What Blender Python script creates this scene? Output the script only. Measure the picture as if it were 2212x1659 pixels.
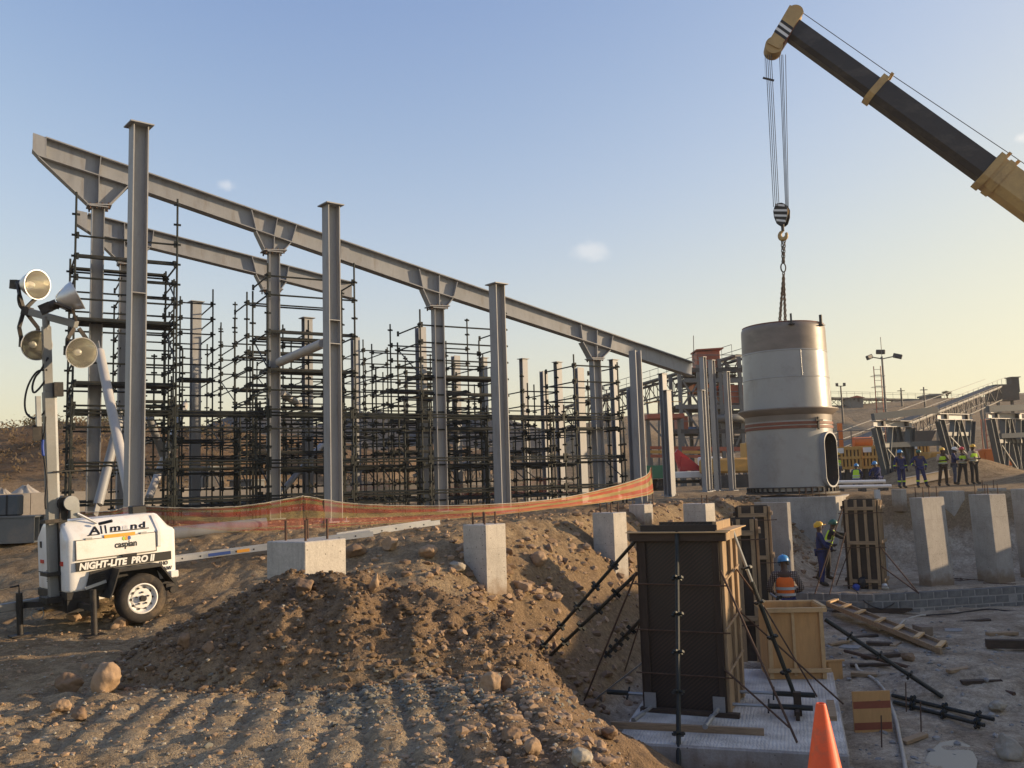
import bpy, bmesh, math, random
import numpy as np
from mathutils import Vector, Matrix, noise as mnoise

for _o in list(bpy.data.objects):
    bpy.data.objects.remove(_o)
SC = bpy.context.scene
COL = SC.collection
rnd = random.Random(7)

# ------------------------------------------------------------------ camera
CAM_Z = 1.90
PITCH, ROLL = math.radians(6.1), 0.030
FPX = 1975.0                       # focal length in pixels of a 2212 px wide picture
F_ = Vector((0, math.cos(PITCH), math.sin(PITCH)))
U0 = Vector((0, -math.sin(PITCH), math.cos(PITCH)))
R0 = Vector((1, 0, 0))
RT = R0 * math.cos(ROLL) - U0 * math.sin(ROLL)
UP = R0 * math.sin(ROLL) + U0 * math.cos(ROLL)
cam_d = bpy.data.cameras.new('camera')
cam_d.sensor_width = 36.0
cam_d.lens = 36.0 * FPX / 2212.0
cam_d.clip_start, cam_d.clip_end = 0.05, 3000
cam = bpy.data.objects.new('camera', cam_d)
COL.objects.link(cam)
cam.matrix_world = Matrix(((RT.x, UP.x, -F_.x, 0), (RT.y, UP.y, -F_.y, 0), (RT.z, UP.z, -F_.z, CAM_Z), (0, 0, 0, 1)))
SC.camera = cam

# ------------------------------------------------------------------ sky and sun
SUN_AZ, SUN_EL = math.radians(84), math.radians(10.5)      # azimuth clockwise from straight ahead
world = bpy.data.worlds.new('World')
SC.world = world
world.use_nodes = True
wn, wl = world.node_tree.nodes, world.node_tree.links
wn.clear()
wout = wn.new('ShaderNodeOutputWorld')
wbg = wn.new('ShaderNodeBackground')
wsky = wn.new('ShaderNodeTexSky')
wsky.sky_type = 'NISHITA'
wsky.sun_disc = False
wsky.sun_elevation = SUN_EL
wsky.sun_rotation = SUN_AZ
wsky.altitude = 900
wsky.air_density = 1.25
wsky.dust_density = 2.6
wsky.ozone_density = 1.9
wbg.inputs['Strength'].default_value = 0.15
# even film response for the whole sky: each channel rolls off as it gets bright, like the phone's exposure
wsep, wcmb = wn.new('ShaderNodeSeparateColor'), wn.new('ShaderNodeCombineColor')
wl.new(wsky.outputs[0], wsep.inputs[0])
def _m(op, a, b):
    q = wn.new('ShaderNodeMath'); q.operation = op
    for k_, v_ in ((0, a), (1, b)):
        if isinstance(v_, float): q.inputs[k_].default_value = v_
        else: wl.new(v_, q.inputs[k_])
    return q.outputs[0]
EXPO = 1.35
_S = 0.15 * 2 ** EXPO
chans = []
for ch, (gain, power, knee) in enumerate(((1.13, 1.8, 0.20), (1.085, 1.8, 0.28), (1.22, 1.3, 0.42))):
    lv_ = _m('POWER', _m('MULTIPLY', wsep.outputs[ch], 0.27), power)
    chans.append(_m('MULTIPLY', _m('DIVIDE', lv_, _m('ADD', lv_, knee)), gain))
warm = wn.new('ShaderNodeMapRange'); warm.interpolation_type = 'SMOOTHSTEP'      # bright sky turns cream, as in dusty evening air
warm.inputs[1].default_value, warm.inputs[2].default_value, warm.inputs[3].default_value, warm.inputs[4].default_value = 0.42, 1.0, 1.0, 0.76
wl.new(chans[0], warm.inputs[0])
chans[2] = _m('MULTIPLY', chans[2], warm.outputs[0])
for ch in range(3):
    wl.new(_m('MULTIPLY', chans[ch], 1.0 / _S), wcmb.inputs[ch])
# three small wisps of cloud
wtc = wn.new('ShaderNodeTexCoord')
def _wisp(prev, d, rad, amount, sc):
    mp = wn.new('ShaderNodeVectorMath'); mp.operation = 'SUBTRACT'; mp.inputs[1].default_value = d
    wl.new(wtc.outputs['Generated'], mp.inputs[0])
    st = wn.new('ShaderNodeVectorMath'); st.operation = 'MULTIPLY'; st.inputs[1].default_value = (1.0, 1.0, 1.9)
    wl.new(mp.outputs[0], st.inputs[0])
    ln = wn.new('ShaderNodeVectorMath'); ln.operation = 'LENGTH'; wl.new(st.outputs[0], ln.inputs[0])
    nz = wn.new('ShaderNodeTexNoise'); nz.inputs['Scale'].default_value = sc; nz.inputs['Detail'].default_value = 5
    wl.new(wtc.outputs['Generated'], nz.inputs[0])
    ad = wn.new('ShaderNodeMath'); ad.operation = 'MULTIPLY_ADD'; ad.inputs[1].default_value = -rad * 1.6
    wl.new(nz.outputs[0], ad.inputs[0]); wl.new(ln.outputs['Value'], ad.inputs[2])
    mr = wn.new('ShaderNodeMapRange'); mr.interpolation_type = 'SMOOTHSTEP'
    mr.inputs[1].default_value, mr.inputs[2].default_value = rad * 0.15, -rad * 0.75
    mr.inputs[3].default_value, mr.inputs[4].default_value = 0.0, amount
    wl.new(ad.outputs[0], mr.inputs[0])
    mx = wn.new('ShaderNodeMix'); mx.data_type = 'RGBA'
    mx.inputs[7].default_value = (2.9, 2.75, 2.6, 1)
    wl.new(mr.outputs[0], mx.inputs[0]); wl.new(prev, mx.inputs[6])
    return mx.outputs[2]
sky_out = wcmb.outputs[0]
for _px, _py, _rad, _am, _sc in ((490, 400, 0.013, 0.30, 70), (1275, 540, 0.030, 0.30, 45), (2206, 298, 0.011, 0.42, 70)):
    _d = (F_ + RT * ((_px - 1106.0) / FPX) - UP * ((_py - 829.5) / FPX)).normalized()
    sky_out = _wisp(sky_out, tuple(_d), _rad, _am, _sc)
wl.new(sky_out, wbg.inputs[0])
wl.new(wbg.outputs[0], wout.inputs[0])
sun_d = bpy.data.lights.new('sun', 'SUN')
sun_d.energy = 2.8
sun_d.angle = math.radians(0.6)
sun_d.color = (1.0, 0.74, 0.46)
sun = bpy.data.objects.new('sun', sun_d)
COL.objects.link(sun)
_sd = Vector((math.sin(SUN_AZ) * math.cos(SUN_EL), math.cos(SUN_AZ) * math.cos(SUN_EL), math.sin(SUN_EL)))
sun.rotation_euler = (-_sd).to_track_quat('-Z', 'Y').to_euler()
SC.view_settings.view_transform = 'Standard'
SC.view_settings.look = 'None'
SC.view_settings.exposure = EXPO
SC.view_settings.gamma = 1.0
SC.cycles.max_bounces = 6
SC.cycles.transparent_max_bounces = 16

# ------------------------------------------------------------------ picture -> place
def ray(x, y):
    return F_ + RT * ((x - 1106.0) / FPX) - UP * ((y - 829.5) / FPX)
def P(x, y, Y):
    "point seen at (x, y) that stands Y metres in front"
    d = ray(x, y)
    return Vector((0, 0, CAM_Z)) + d * (Y / d.y)
def G(x, y, z):
    "point seen at (x, y) at height z"
    d = ray(x, y)
    return Vector((0, 0, CAM_Z)) + d * ((z - CAM_Z) / d.z)
def onplane(x, y, p0, n):
    d = ray(x, y)
    o = Vector((0, 0, CAM_Z))
    return o + d * ((p0 - o).dot(n) / d.dot(n))
# ------------------------------------------------------------------ materials
MATS = {}
def pm(name, c, rough=0.7, metal=0.0, var=0.18, vs=2.0, fine=0.12, fs=25.0, bump=0.15, bs=40.0, stain=None, st_amt=0.5, st_scale=1.3,
       stretch=None, spec=0.4, coat=0.0):
    "procedural surface: broad and fine tone variation, optional stains with a shape of their own, fine relief"
    m = bpy.data.materials.new(name)
    m.use_nodes = True
    n, l = m.node_tree.nodes, m.node_tree.links
    b = n['Principled BSDF']
    tc = n.new('ShaderNodeTexCoord')
    mp = n.new('ShaderNodeMapping')
    l.new(tc.outputs['Object'], mp.inputs[0])
    if stretch:
        mp.inputs['Scale'].default_value = stretch
    def nz(scale, det=4, rgh=0.6):
        t = n.new('ShaderNodeTexNoise')
        t.inputs['Scale'].default_value = scale
        t.inputs['Detail'].default_value = det
        t.inputs['Roughness'].default_value = rgh
        l.new(mp.outputs[0], t.inputs[0])
        return t
    def mix(fac, a, bcol, mode='MIX'):
        x = n.new('ShaderNodeMix')
        x.data_type = 'RGBA'
        x.blend_type = mode
        for s, v in ((0, fac), (6, a), (7, bcol)):
            if hasattr(v, 'is_linked'):
                l.new(v, x.inputs[s])
            elif isinstance(v, (int, float)):
                x.inputs[s].default_value = v
            else:
                x.inputs[s].default_value = (*v[:3], 1)
        return x.outputs[2]
    def ramp(src, lo, hi):
        r = n.new('ShaderNodeMapRange')
        r.inputs[1].default_value, r.inputs[2].default_value = lo, hi
        l.new(src, r.inputs[0])
        return r.outputs[0]
    t1 = nz(vs)
    dark = [x * (1 - var) for x in c]
    lite = [min(0.9, x * (1 + var)) for x in c]
    col = mix(ramp(t1.outputs[0], 0.3, 0.7), dark, lite)
    if fine:
        t2 = nz(fs, 3)
        col = mix(1.0, col, mix(ramp(t2.outputs[0], 0.3, 0.7), [1 - fine] * 3, [1.0] * 3), 'MULTIPLY')
    if stain:
        t3 = nz(st_scale, 6, 0.68)
        f = ramp(t3.outputs[0], 0.52, 0.68)
        mu = n.new('ShaderNodeMath'); mu.operation = 'MULTIPLY'
        l.new(f, mu.inputs[0]); mu.inputs[1].default_value = st_amt
        col = mix(mu.outputs[0], col, stain)
    l.new(col, b.inputs['Base Color'])
    rr = n.new('ShaderNodeMapRange')
    rr.inputs[3].default_value, rr.inputs[4].default_value = max(0.05, rough - 0.1), min(1, rough + 0.1)
    l.new(t1.outputs[0], rr.inputs[0]); l.new(rr.outputs[0], b.inputs['Roughness'])
    b.inputs['Metallic'].default_value = metal
    b.inputs['Specular IOR Level'].default_value = spec
    if coat:
        b.inputs['Coat Weight'].default_value = coat
        b.inputs['Coat Roughness'].default_value = 0.15
    if bump:
        tb = nz(bs, 3)
        bn = n.new('ShaderNodeBump')
        bn.inputs['Strength'].default_value = bump
        bn.inputs['Distance'].default_value = 0.02
        l.new(tb.outputs[0], bn.inputs['Height']); l.new(bn.outputs[0], b.inputs['Normal'])
    MATS[name] = m
    return m
M = MATS
pm('steel_grey', (0.275, 0.284, 0.298), 0.5, 0.0, 0.12, 1.2, 0.10, 30, 0.05, 60, (0.185, 0.162, 0.145), 0.55, 2.0, stretch=(2.4, 2.4, 0.5))
pm('steel_grey_light', (0.42, 0.41, 0.40), 0.5, 0.0, 0.08, 1.2, 0.08, 30, 0.05, 60, (0.3, 0.27, 0.24), 0.3, 2.0)
pm('steel_blue', (0.075, 0.09, 0.105), 0.55, 0.0, 0.12, 1.2, 0.08, 30, 0.05, 60, (0.2, 0.17, 0.14), 0.3, 2.0)
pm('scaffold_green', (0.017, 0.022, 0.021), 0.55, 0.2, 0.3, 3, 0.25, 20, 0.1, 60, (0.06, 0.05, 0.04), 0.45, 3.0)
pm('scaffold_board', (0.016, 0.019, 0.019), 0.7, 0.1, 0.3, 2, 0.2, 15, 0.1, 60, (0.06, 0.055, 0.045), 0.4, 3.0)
pm('block_grey', (0.16, 0.158, 0.15), 0.95, 0, 0.2, 2.4, 0.2, 40, 0.5, 60, (0.25, 0.24, 0.22), 0.5, 3.0)
pm('mortar', (0.34, 0.32, 0.29), 0.95, 0, 0.15, 4, 0.2, 40, 0.5, 60)
pm('rebar', (0.11, 0.065, 0.045), 0.8, 0.3, 0.3, 8, 0.2, 60, 0.2, 90)
pm('white_paint', (0.76, 0.75, 0.72), 0.35, 0, 0.03, 1.5, 0.04, 30, 0.02, 30, (0.50, 0.41, 0.30), 0.42, 2.2, coat=0.2)
pm('black_plastic', (0.018, 0.017, 0.017), 0.55, 0, 0.25, 3, 0.2, 30, 0.08, 50, (0.10, 0.075, 0.05), 0.35, 3)
pm('black_iron', (0.028, 0.026, 0.025), 0.6, 0.2, 0.3, 3, 0.2, 30, 0.1, 50, (0.14, 0.10, 0.065), 0.4, 3)
pm('rubber', (0.032, 0.028, 0.025), 0.85, 0, 0.3, 4, 0.2, 40, 0.2, 60, (0.20, 0.145, 0.09), 0.7, 3)
pm('galvanised', (0.36, 0.37, 0.37), 0.42, 0.55, 0.12, 3, 0.1, 40, 0.05, 60, (0.24, 0.21, 0.17), 0.4, 3)
pm('mast_grey', (0.21, 0.215, 0.21), 0.5, 0.25, 0.12, 2, 0.1, 40, 0.05, 60, (0.17, 0.14, 0.11), 0.4, 4)
pm('aluminium', (0.62, 0.62, 0.62), 0.35, 0.6, 0.08, 3, 0.08, 40, 0.04, 60, (0.42, 0.37, 0.3), 0.35, 3)
pm('reflector', (0.62, 0.60, 0.52), 0.22, 0.9, 0.05, 3, 0.05, 40, 0.0)
pm('decal_black', (0.014, 0.014, 0.014), 0.5, 0, 0.1, 3, 0.1, 30, 0.0)
pm('decal_white', (0.72, 0.71, 0.68), 0.5, 0, 0.05, 3, 0.05, 30, 0.0)
pm('decal_orange', (0.80, 0.36, 0.05), 0.5, 0, 0.05, 3, 0.05, 30, 0.0)
pm('decal_red', (0.58, 0.05, 0.03), 0.5, 0, 0.1, 3, 0.1, 30, 0.0)
pm('decal_green', (0.40, 0.55, 0.08), 0.5, 0, 0.05, 3, 0.05, 30, 0.0)
pm('decal_blue', (0.05, 0.10, 0.32), 0.5, 0, 0.05, 3, 0.05, 30, 0.0)
pm('decal_faint', (0.60, 0.59, 0.57), 0.5, 0, 0.05, 3, 0.05, 30, 0.0)
pm('tank_grey', (0.31, 0.305, 0.295), 0.32, 0.0, 0.07, 0.6, 0.05, 20, 0.22, 1.6, (0.20, 0.18, 0.16), 0.45, 1.4, spec=0.6)
pm('tank_brown', (0.20, 0.165, 0.14), 0.45, 0.0, 0.18, 1.0, 0.12, 20, 0.05, 25, (0.26, 0.22, 0.18), 0.6, 1.2, stretch=(1, 1, 2.5))
pm('primer_red', (0.22, 0.075, 0.045), 0.6, 0, 0.2, 1.5, 0.15, 20, 0.05, 40, (0.15, 0.06, 0.04), 0.5, 2)
pm('crane_yellow', (0.46, 0.31, 0.125), 0.5, 0, 0.15, 1.5, 0.1, 20, 0.05, 40, (0.20, 0.12, 0.06), 0.5, 2)
pm('crane_dark', (0.022, 0.022, 0.026), 0.45, 0, 0.3, 1.0, 0.2, 20, 0.05, 40, (0.085, 0.075, 0.065), 0.55, 1.2, stretch=(0.4, 1, 1))
pm('rope_steel', (0.06, 0.06, 0.06), 0.6, 0.3, 0.1, 3, 0.1, 40, 0)
pm('chain_steel', (0.09, 0.065, 0.05), 0.7, 0.3, 0.2, 5, 0.2, 40, 0)
pm('ply_dark', (0.030, 0.021, 0.017), 0.6, 0, 0.3, 1.5, 0.25, 20, 0.08, 40, (0.075, 0.06, 0.05), 0.55, 1.8)
pm('timber', (0.34, 0.235, 0.135), 0.8, 0, 0.25, 3, 0.25, 16, 0.25, 22, (0.15, 0.11, 0.075), 0.55, 2.5, stretch=(6, 6, 0.8))
pm('timber_h', (0.33, 0.23, 0.135), 0.8, 0, 0.25, 3, 0.25, 16, 0.25, 22, (0.15, 0.11, 0.075), 0.5, 2.5, stretch=(0.8, 6, 6))
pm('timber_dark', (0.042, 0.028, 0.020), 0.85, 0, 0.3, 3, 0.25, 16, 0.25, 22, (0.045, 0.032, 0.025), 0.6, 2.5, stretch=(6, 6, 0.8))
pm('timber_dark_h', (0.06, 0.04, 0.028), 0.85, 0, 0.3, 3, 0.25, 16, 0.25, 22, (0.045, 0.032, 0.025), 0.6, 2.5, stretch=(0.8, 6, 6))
pm('plywood', (0.54, 0.30, 0.115), 0.65, 0, 0.12, 1.5, 0.12, 10, 0.05, 30, (0.36, 0.20, 0.08), 0.5, 1.8, stretch=(2.5, 2.5, 0.5))
pm('plywood_edge', (0.56, 0.37, 0.18), 0.7, 0, 0.15, 3, 0.12, 20, 0.1, 30, (0.34, 0.2, 0.1), 0.4, 3)
pm('ply_red', (0.26, 0.075, 0.04), 0.6, 0, 0.15, 3, 0.12, 20, 0.05, 30)
pm('cone_orange', (0.85, 0.105, 0.025), 0.5, 0, 0.10, 3, 0.08, 30, 0.03, 40, (0.34, 0.12, 0.07), 0.75, 4)
pm('cone_black', (0.02, 0.02, 0.02), 0.7)
pm('hose_pale', (0.42, 0.38, 0.31), 0.7, 0, 0.15, 4, 0.15, 30, 0.05, 40)
pm('cable_black', (0.018, 0.018, 0.02), 0.6, 0, 0.2, 4, 0.15, 30, 0.05, 40)
pm('cable_blue', (0.02, 0.06, 0.32), 0.5, 0, 0.1, 4, 0.1, 30, 0)
pm('rock_tan', (0.36, 0.245, 0.15), 0.9, 0, 0.22, 3.0, 0.25, 22, 0.5, 18, (0.20, 0.145, 0.10), 0.6, 3.0)
pm('rock_brown', (0.23, 0.15, 0.09), 0.9, 0, 0.25, 3.0, 0.25, 22, 0.5, 18, (0.13, 0.095, 0.07), 0.6, 3.0)
pm('rock_pale', (0.36, 0.32, 0.25), 0.9, 0, 0.22, 3.0, 0.2, 22, 0.5, 18, (0.30, 0.25, 0.19), 0.6, 3.0)
pm('gravel_grey', (0.20, 0.19, 0.155), 0.9, 0, 0.3, 3.0, 0.25, 22, 0.4, 18)
pm('clod', (0.150, 0.098, 0.056), 0.95, 0, 0.3, 5.0, 0.3, 30, 0.6, 30)
pm('ochre', (0.52, 0.29, 0.075), 0.55, 0, 0.12, 0.8, 0.1, 12, 0.03, 20, (0.32, 0.19, 0.08), 0.4, 1.0)
pm('orange_paint', (0.66, 0.18, 0.035), 0.5, 0, 0.12, 0.8, 0.1, 12, 0.03, 20, (0.36, 0.13, 0.05), 0.4, 1.0)
pm('plant_red', (0.36, 0.10, 0.055), 0.6, 0, 0.15, 0.8, 0.1, 12, 0.03, 20, (0.2, 0.08, 0.05), 0.4, 1.0)
pm('plant_dark', (0.05, 0.05, 0.052), 0.6, 0.1, 0.25, 0.8, 0.2, 12, 0.03, 20, (0.12, 0.08, 0.06), 0.5, 1.0)
pm('trestle_grey', (0.10, 0.113, 0.122), 0.55, 0.1, 0.12, 0.8, 0.1, 12, 0.03, 20, (0.13, 0.10, 0.08), 0.4, 1.0)
pm('plant_grey', (0.135, 0.14, 0.14), 0.55, 0.1, 0.12, 0.8, 0.1, 12, 0.03, 20, (0.17, 0.12, 0.09), 0.4, 1.0)
pm('plant_blue', (0.07, 0.15, 0.30), 0.5, 0, 0.12, 0.8, 0.1, 12, 0.03, 20)
pm('wall_beige', (0.56, 0.48, 0.37), 0.9, 0, 0.1, 0.5, 0.1, 8, 0.1, 20, (0.40, 0.31, 0.22), 0.5, 0.6)
pm('truck_white', (0.74, 0.73, 0.71), 0.35, 0, 0.05, 1, 0.05, 12, 0, 20, (0.5, 0.45, 0.38), 0.3, 1.5)
pm('glass_dark', (0.03, 0.035, 0.04), 0.08, 0, 0.05, 1, 0.05, 12, 0, spec=0.8)
pm('truck_red', (0.48, 0.03, 0.035), 0.4, 0, 0.1, 1, 0.05, 12, 0)
pm('board_green', (0.05, 0.17, 0.09), 0.6, 0, 0.1, 1, 0.05, 12, 0)
pm('skin_dark', (0.075, 0.042, 0.028), 0.55, 0, 0.08, 8, 0.05, 60, 0)
pm('hair_black', (0.012, 0.010, 0.010), 0.8, 0, 0.1, 20, 0.1, 90, 0.2, 90)
pm('cloth_navy', (0.022, 0.032, 0.115), 0.9, 0, 0.25, 6, 0.15, 40, 0.3, 22)
pm('cloth_black', (0.022, 0.020, 0.022), 0.9, 0, 0.25, 6, 0.15, 40, 0.3, 22)
pm('cloth_jean', (0.06, 0.075, 0.12), 0.9, 0, 0.25, 6, 0.15, 40, 0.3, 22)
pm('cloth_beige', (0.42, 0.34, 0.27), 0.9, 0, 0.15, 6, 0.1, 40, 0.3, 22)
pm('cloth_lime', (0.48, 0.72, 0.03), 0.75, 0, 0.08, 6, 0.05, 40, 0.2, 22)
pm('cloth_orange', (0.80, 0.16, 0.025), 0.75, 0, 0.08, 6, 0.05, 40, 0.2, 22)
pm('tape_grey', (0.42, 0.42, 0.40), 0.5, 0, 0.08, 6, 0.05, 40, 0)
pm('boot', (0.035, 0.028, 0.022), 0.8, 0, 0.2, 6, 0.1, 40, 0.1, 40)
pm('helmet_yellow', (0.72, 0.42, 0.035), 0.35, 0, 0.05, 6, 0.05, 40, 0)
pm('helmet_blue', (0.045, 0.24, 0.52), 0.35, 0, 0.05, 6, 0.05, 40, 0)
pm('helmet_green', (0.03, 0.11, 0.075), 0.35, 0, 0.05, 6, 0.05, 40, 0)
pm('helmet_white', (0.72, 0.70, 0.64), 0.35, 0, 0.05, 6, 0.05, 40, 0)
pm('helmet_red', (0.58, 0.04, 0.05), 0.35, 0, 0.05, 6, 0.05, 40, 0)
pm('bark', (0.10, 0.075, 0.055), 0.9, 0, 0.2, 3, 0.2, 20, 0.4, 20)
pm('leaf_dry', (0.105, 0.095, 0.045), 0.8, 0, 0.35, 0.8, 0.2, 10, 0)
pm('shrub_brown', (0.12, 0.085, 0.048), 0.9, 0, 0.35, 0.5, 0.2, 10, 0)
pm('stock_dark', (0.062, 0.060, 0.058), 0.95, 0, 0.15, 0.12, 0.15, 2.0, 0.6, 1.5)
pm('gravel_pale', (0.40, 0.36, 0.30), 0.95, 0, 0.15, 0.3, 0.15, 4.0, 0.6, 3)
def amat(name, inner):
    "check pattern cloth / striped net / sheet materials that need a little more than pm()"
    m = bpy.data.materials.new(name)
    m.use_nodes = True
    inner(m, m.node_tree.nodes, m.node_tree.links, m.node_tree.nodes['Principled BSDF'])
    MATS[name] = m
def _plaid(m, n, l, b):
    tc = n.new('ShaderNodeTexCoord')
    w1 = n.new('ShaderNodeTexWave'); w2 = n.new('ShaderNodeTexWave')
    w1.bands_direction, w2.bands_direction = 'Z', 'X'
    for w in (w1, w2):
        w.inputs['Scale'].default_value = 8.5
        l.new(tc.outputs['Object'], w.inputs[0])
    a = n.new('ShaderNodeMath'); a.operation = 'MULTIPLY'
    l.new(w1.outputs['Fac'], a.inputs[0]); l.new(w2.outputs['Fac'], a.inputs[1])
    r = n.new('ShaderNodeValToRGB')
    r.color_ramp.elements[0].color = (0.035, 0.022, 0.022, 1)
    r.color_ramp.elements[1].color = (0.42, 0.35, 0.30, 1)
    l.new(a.outputs[0], r.inputs[0]); l.new(r.outputs[0], b.inputs['Base Color'])
    b.inputs['Roughness'].default_value = 0.9
amat('cloth_plaid', _plaid)
def concrete_mat(name, c, splash):
    def f(m, n, l, b):
        tc = n.new('ShaderNodeTexCoord')
        def nz(sc, det=5, st=None, rg=0.62):
            t = n.new('ShaderNodeTexNoise'); t.inputs['Scale'].default_value = sc; t.inputs['Detail'].default_value = det; t.inputs['Roughness'].default_value = rg
            if st:
                mp = n.new('ShaderNodeMapping'); mp.inputs['Scale'].default_value = st; l.new(tc.outputs['Object'], mp.inputs[0]); l.new(mp.outputs[0], t.inputs[0])
            else: l.new(tc.outputs['Object'], t.inputs[0])
            return t.outputs[0]
        def rng(v, a, c2, lo=0.0, hi=1.0):
            r = n.new('ShaderNodeMapRange'); r.inputs[1].default_value, r.inputs[2].default_value, r.inputs[3].default_value, r.inputs[4].default_value = a, c2, lo, hi
            l.new(v, r.inputs[0]); return r.outputs[0]
        def mix(fac, a, c2, mode='MIX'):
            x = n.new('ShaderNodeMix'); x.data_type = 'RGBA'; x.blend_type = mode
            for s_, v in ((0, fac), (6, a), (7, c2)):
                if hasattr(v, 'is_linked'): l.new(v, x.inputs[s_])
                elif isinstance(v, (int, float)): x.inputs[s_].default_value = v
                else: x.inputs[s_].default_value = (*v, 1)
            return x.outputs[2]
        col = mix(rng(nz(1.7), 0.34, 0.66), [q * 0.80 for q in c], [q * 1.12 for q in c])
        col = mix(rng(nz(2.6, 6, (5, 5, 0.5)), 0.52, 0.72, 0, 0.55), col, [q * 0.62 for q in c])
        col = mix(1.0, col, mix(rng(nz(38, 4), 0.3, 0.7), (0.84, 0.83, 0.82), (1.06, 1.06, 1.06)), 'MULTIPLY')
        vo = n.new('ShaderNodeTexVoronoi'); vo.inputs['Scale'].default_value = 16; l.new(tc.outputs['Object'], vo.inputs[0])
        sc = n.new('ShaderNodeSeparateColor'); l.new(vo.outputs['Color'], sc.inputs[0])
        pit = n.new('ShaderNodeMath'); pit.operation = 'MULTIPLY'
        l.new(rng(vo.outputs['Distance'], 0.20, 0.13), pit.inputs[0]); l.new(rng(sc.outputs[0], 0.80, 0.82), pit.inputs[1])
        col = mix(pit.outputs[0], col, [q * 0.38 for q in c])
        sp = n.new('ShaderNodeSeparateXYZ'); l.new(tc.outputs['Object'], sp.inputs[0])
        wv = n.new('ShaderNodeMath'); wv.operation = 'PINGPONG'; wv.inputs[1].default_value = 0.46; l.new(sp.outputs[2], wv.inputs[0])
        col = mix(rng(wv.outputs[0], 0.012, 0.0, 0, 0.35), col, [q * 0.55 for q in c])      # lift lines of the shutter
        if splash:
            ad = n.new('ShaderNodeMath'); ad.operation = 'MULTIPLY_ADD'; ad.inputs[1].default_value = -0.55
            l.new(nz(5.0, 6), ad.inputs[0]); l.new(sp.outputs[2], ad.inputs[2])
            col = mix(rng(ad.outputs[0], 0.16, -0.12, 0, 0.85), col, (0.19, 0.13, 0.08))
        l.new(col, b.inputs['Base Color'])
        b.inputs['Roughness'].default_value = 0.88; b.inputs['Specular IOR Level'].default_value = 0.25
        hsum = n.new('ShaderNodeMath'); hsum.operation = 'MULTIPLY_ADD'; hsum.inputs[1].default_value = -1.5
        l.new(pit.outputs[0], hsum.inputs[0]); l.new(nz(45, 4), hsum.inputs[2])
        bp = n.new('ShaderNodeBump'); bp.inputs['Strength'].default_value = 0.3; bp.inputs['Distance'].default_value = 0.02
        l.new(hsum.outputs[0], bp.inputs['Height']); l.new(bp.outputs[0], b.inputs['Normal'])
    amat(name, f)
concrete_mat('concrete', (0.37, 0.345, 0.31), True)
concrete_mat('concrete_pale', (0.46, 0.43, 0.385), True)
concrete_mat('concrete_grey', (0.29, 0.28, 0.26), False)
def _net(m, n, l, b):
    # woven barrier net: five printed bands across its height (uv v), fine open weave, thin enough to see through
    uv = n.new('ShaderNodeTexCoord')
    sp = n.new('ShaderNodeSeparateXYZ')
    l.new(uv.outputs['UV'], sp.inputs[0])
    r = n.new('ShaderNodeValToRGB')
    r.color_ramp.interpolation = 'CONSTANT'
    red, yel = (0.62, 0.13, 0.06, 1), (0.55, 0.40, 0.14, 1)
    es = r.color_ramp.elements
    es[0].position, es[0].color = 0.0, yel
    es[1].position, es[1].color = 0.06, red
    for p, c in ((0.13, yel), (0.17, red), (0.38, yel), (0.60, red), (0.80, yel), (0.90, red), (0.96, yel)):
        e = es.new(p); e.color = c
    l.new(sp.outputs[1], r.inputs[0])
    nz = n.new('ShaderNodeTexNoise'); nz.inputs['Scale'].default_value = 3.0; nz.inputs['Detail'].default_value = 5
    l.new(uv.outputs['UV'], nz.inputs[0])
    w = n.new('ShaderNodeTexWave'); w.inputs['Scale'].default_value = 60.0; w.bands_direction = 'X'
    l.new(uv.outputs['Object'], w.inputs[0])
    mr = n.new('ShaderNodeMapRange')
    mr.inputs[1].default_value, mr.inputs[2].default_value = 0.3, 0.7
    mr.inputs[3].default_value, mr.inputs[4].default_value = 0.20, 0.46
    l.new(nz.outputs[0], mr.inputs[0])
    # bunched tighter, and so denser, towards its hanging end
    bu = n.new('ShaderNodeMapRange'); bu.inputs[1].default_value, bu.inputs[2].default_value, bu.inputs[3].default_value, bu.inputs[4].default_value = 7.0, 12.0, 0.0, 0.34
    l.new(sp.outputs[0], bu.inputs[0])
    sm = n.new('ShaderNodeMath'); sm.operation = 'ADD'; l.new(mr.outputs[0], sm.inputs[0]); l.new(bu.outputs[0], sm.inputs[1])
    mr = sm
    l.new(r.outputs[0], b.inputs['Base Color'])
    b.inputs['Roughness'].default_value = 0.7
    l.new(mr.outputs[0], b.inputs['Alpha'])
    tr = n.new('ShaderNodeBsdfTranslucent'); l.new(r.outputs[0], tr.inputs[0])
    tp = n.new('ShaderNodeBsdfTransparent')
    ms = n.new('ShaderNodeMixShader'); ms.inputs[0].default_value = 0.35
    l.new(b.outputs[0], ms.inputs[1]); l.new(tr.outputs[0], ms.inputs[2])
    m2 = n.new('ShaderNodeMixShader')
    l.new(mr.outputs[0], m2.inputs[0]); l.new(tp.outputs[0], m2.inputs[1]); l.new(ms.outputs[0], m2.inputs[2])
    l.new(m2.outputs[0], n['Material Output'].inputs[0])
    for lk in list(l):
        if lk.to_socket == b.inputs['Alpha']:
            l.remove(lk)
amat('barrier_net', _net)
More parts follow.
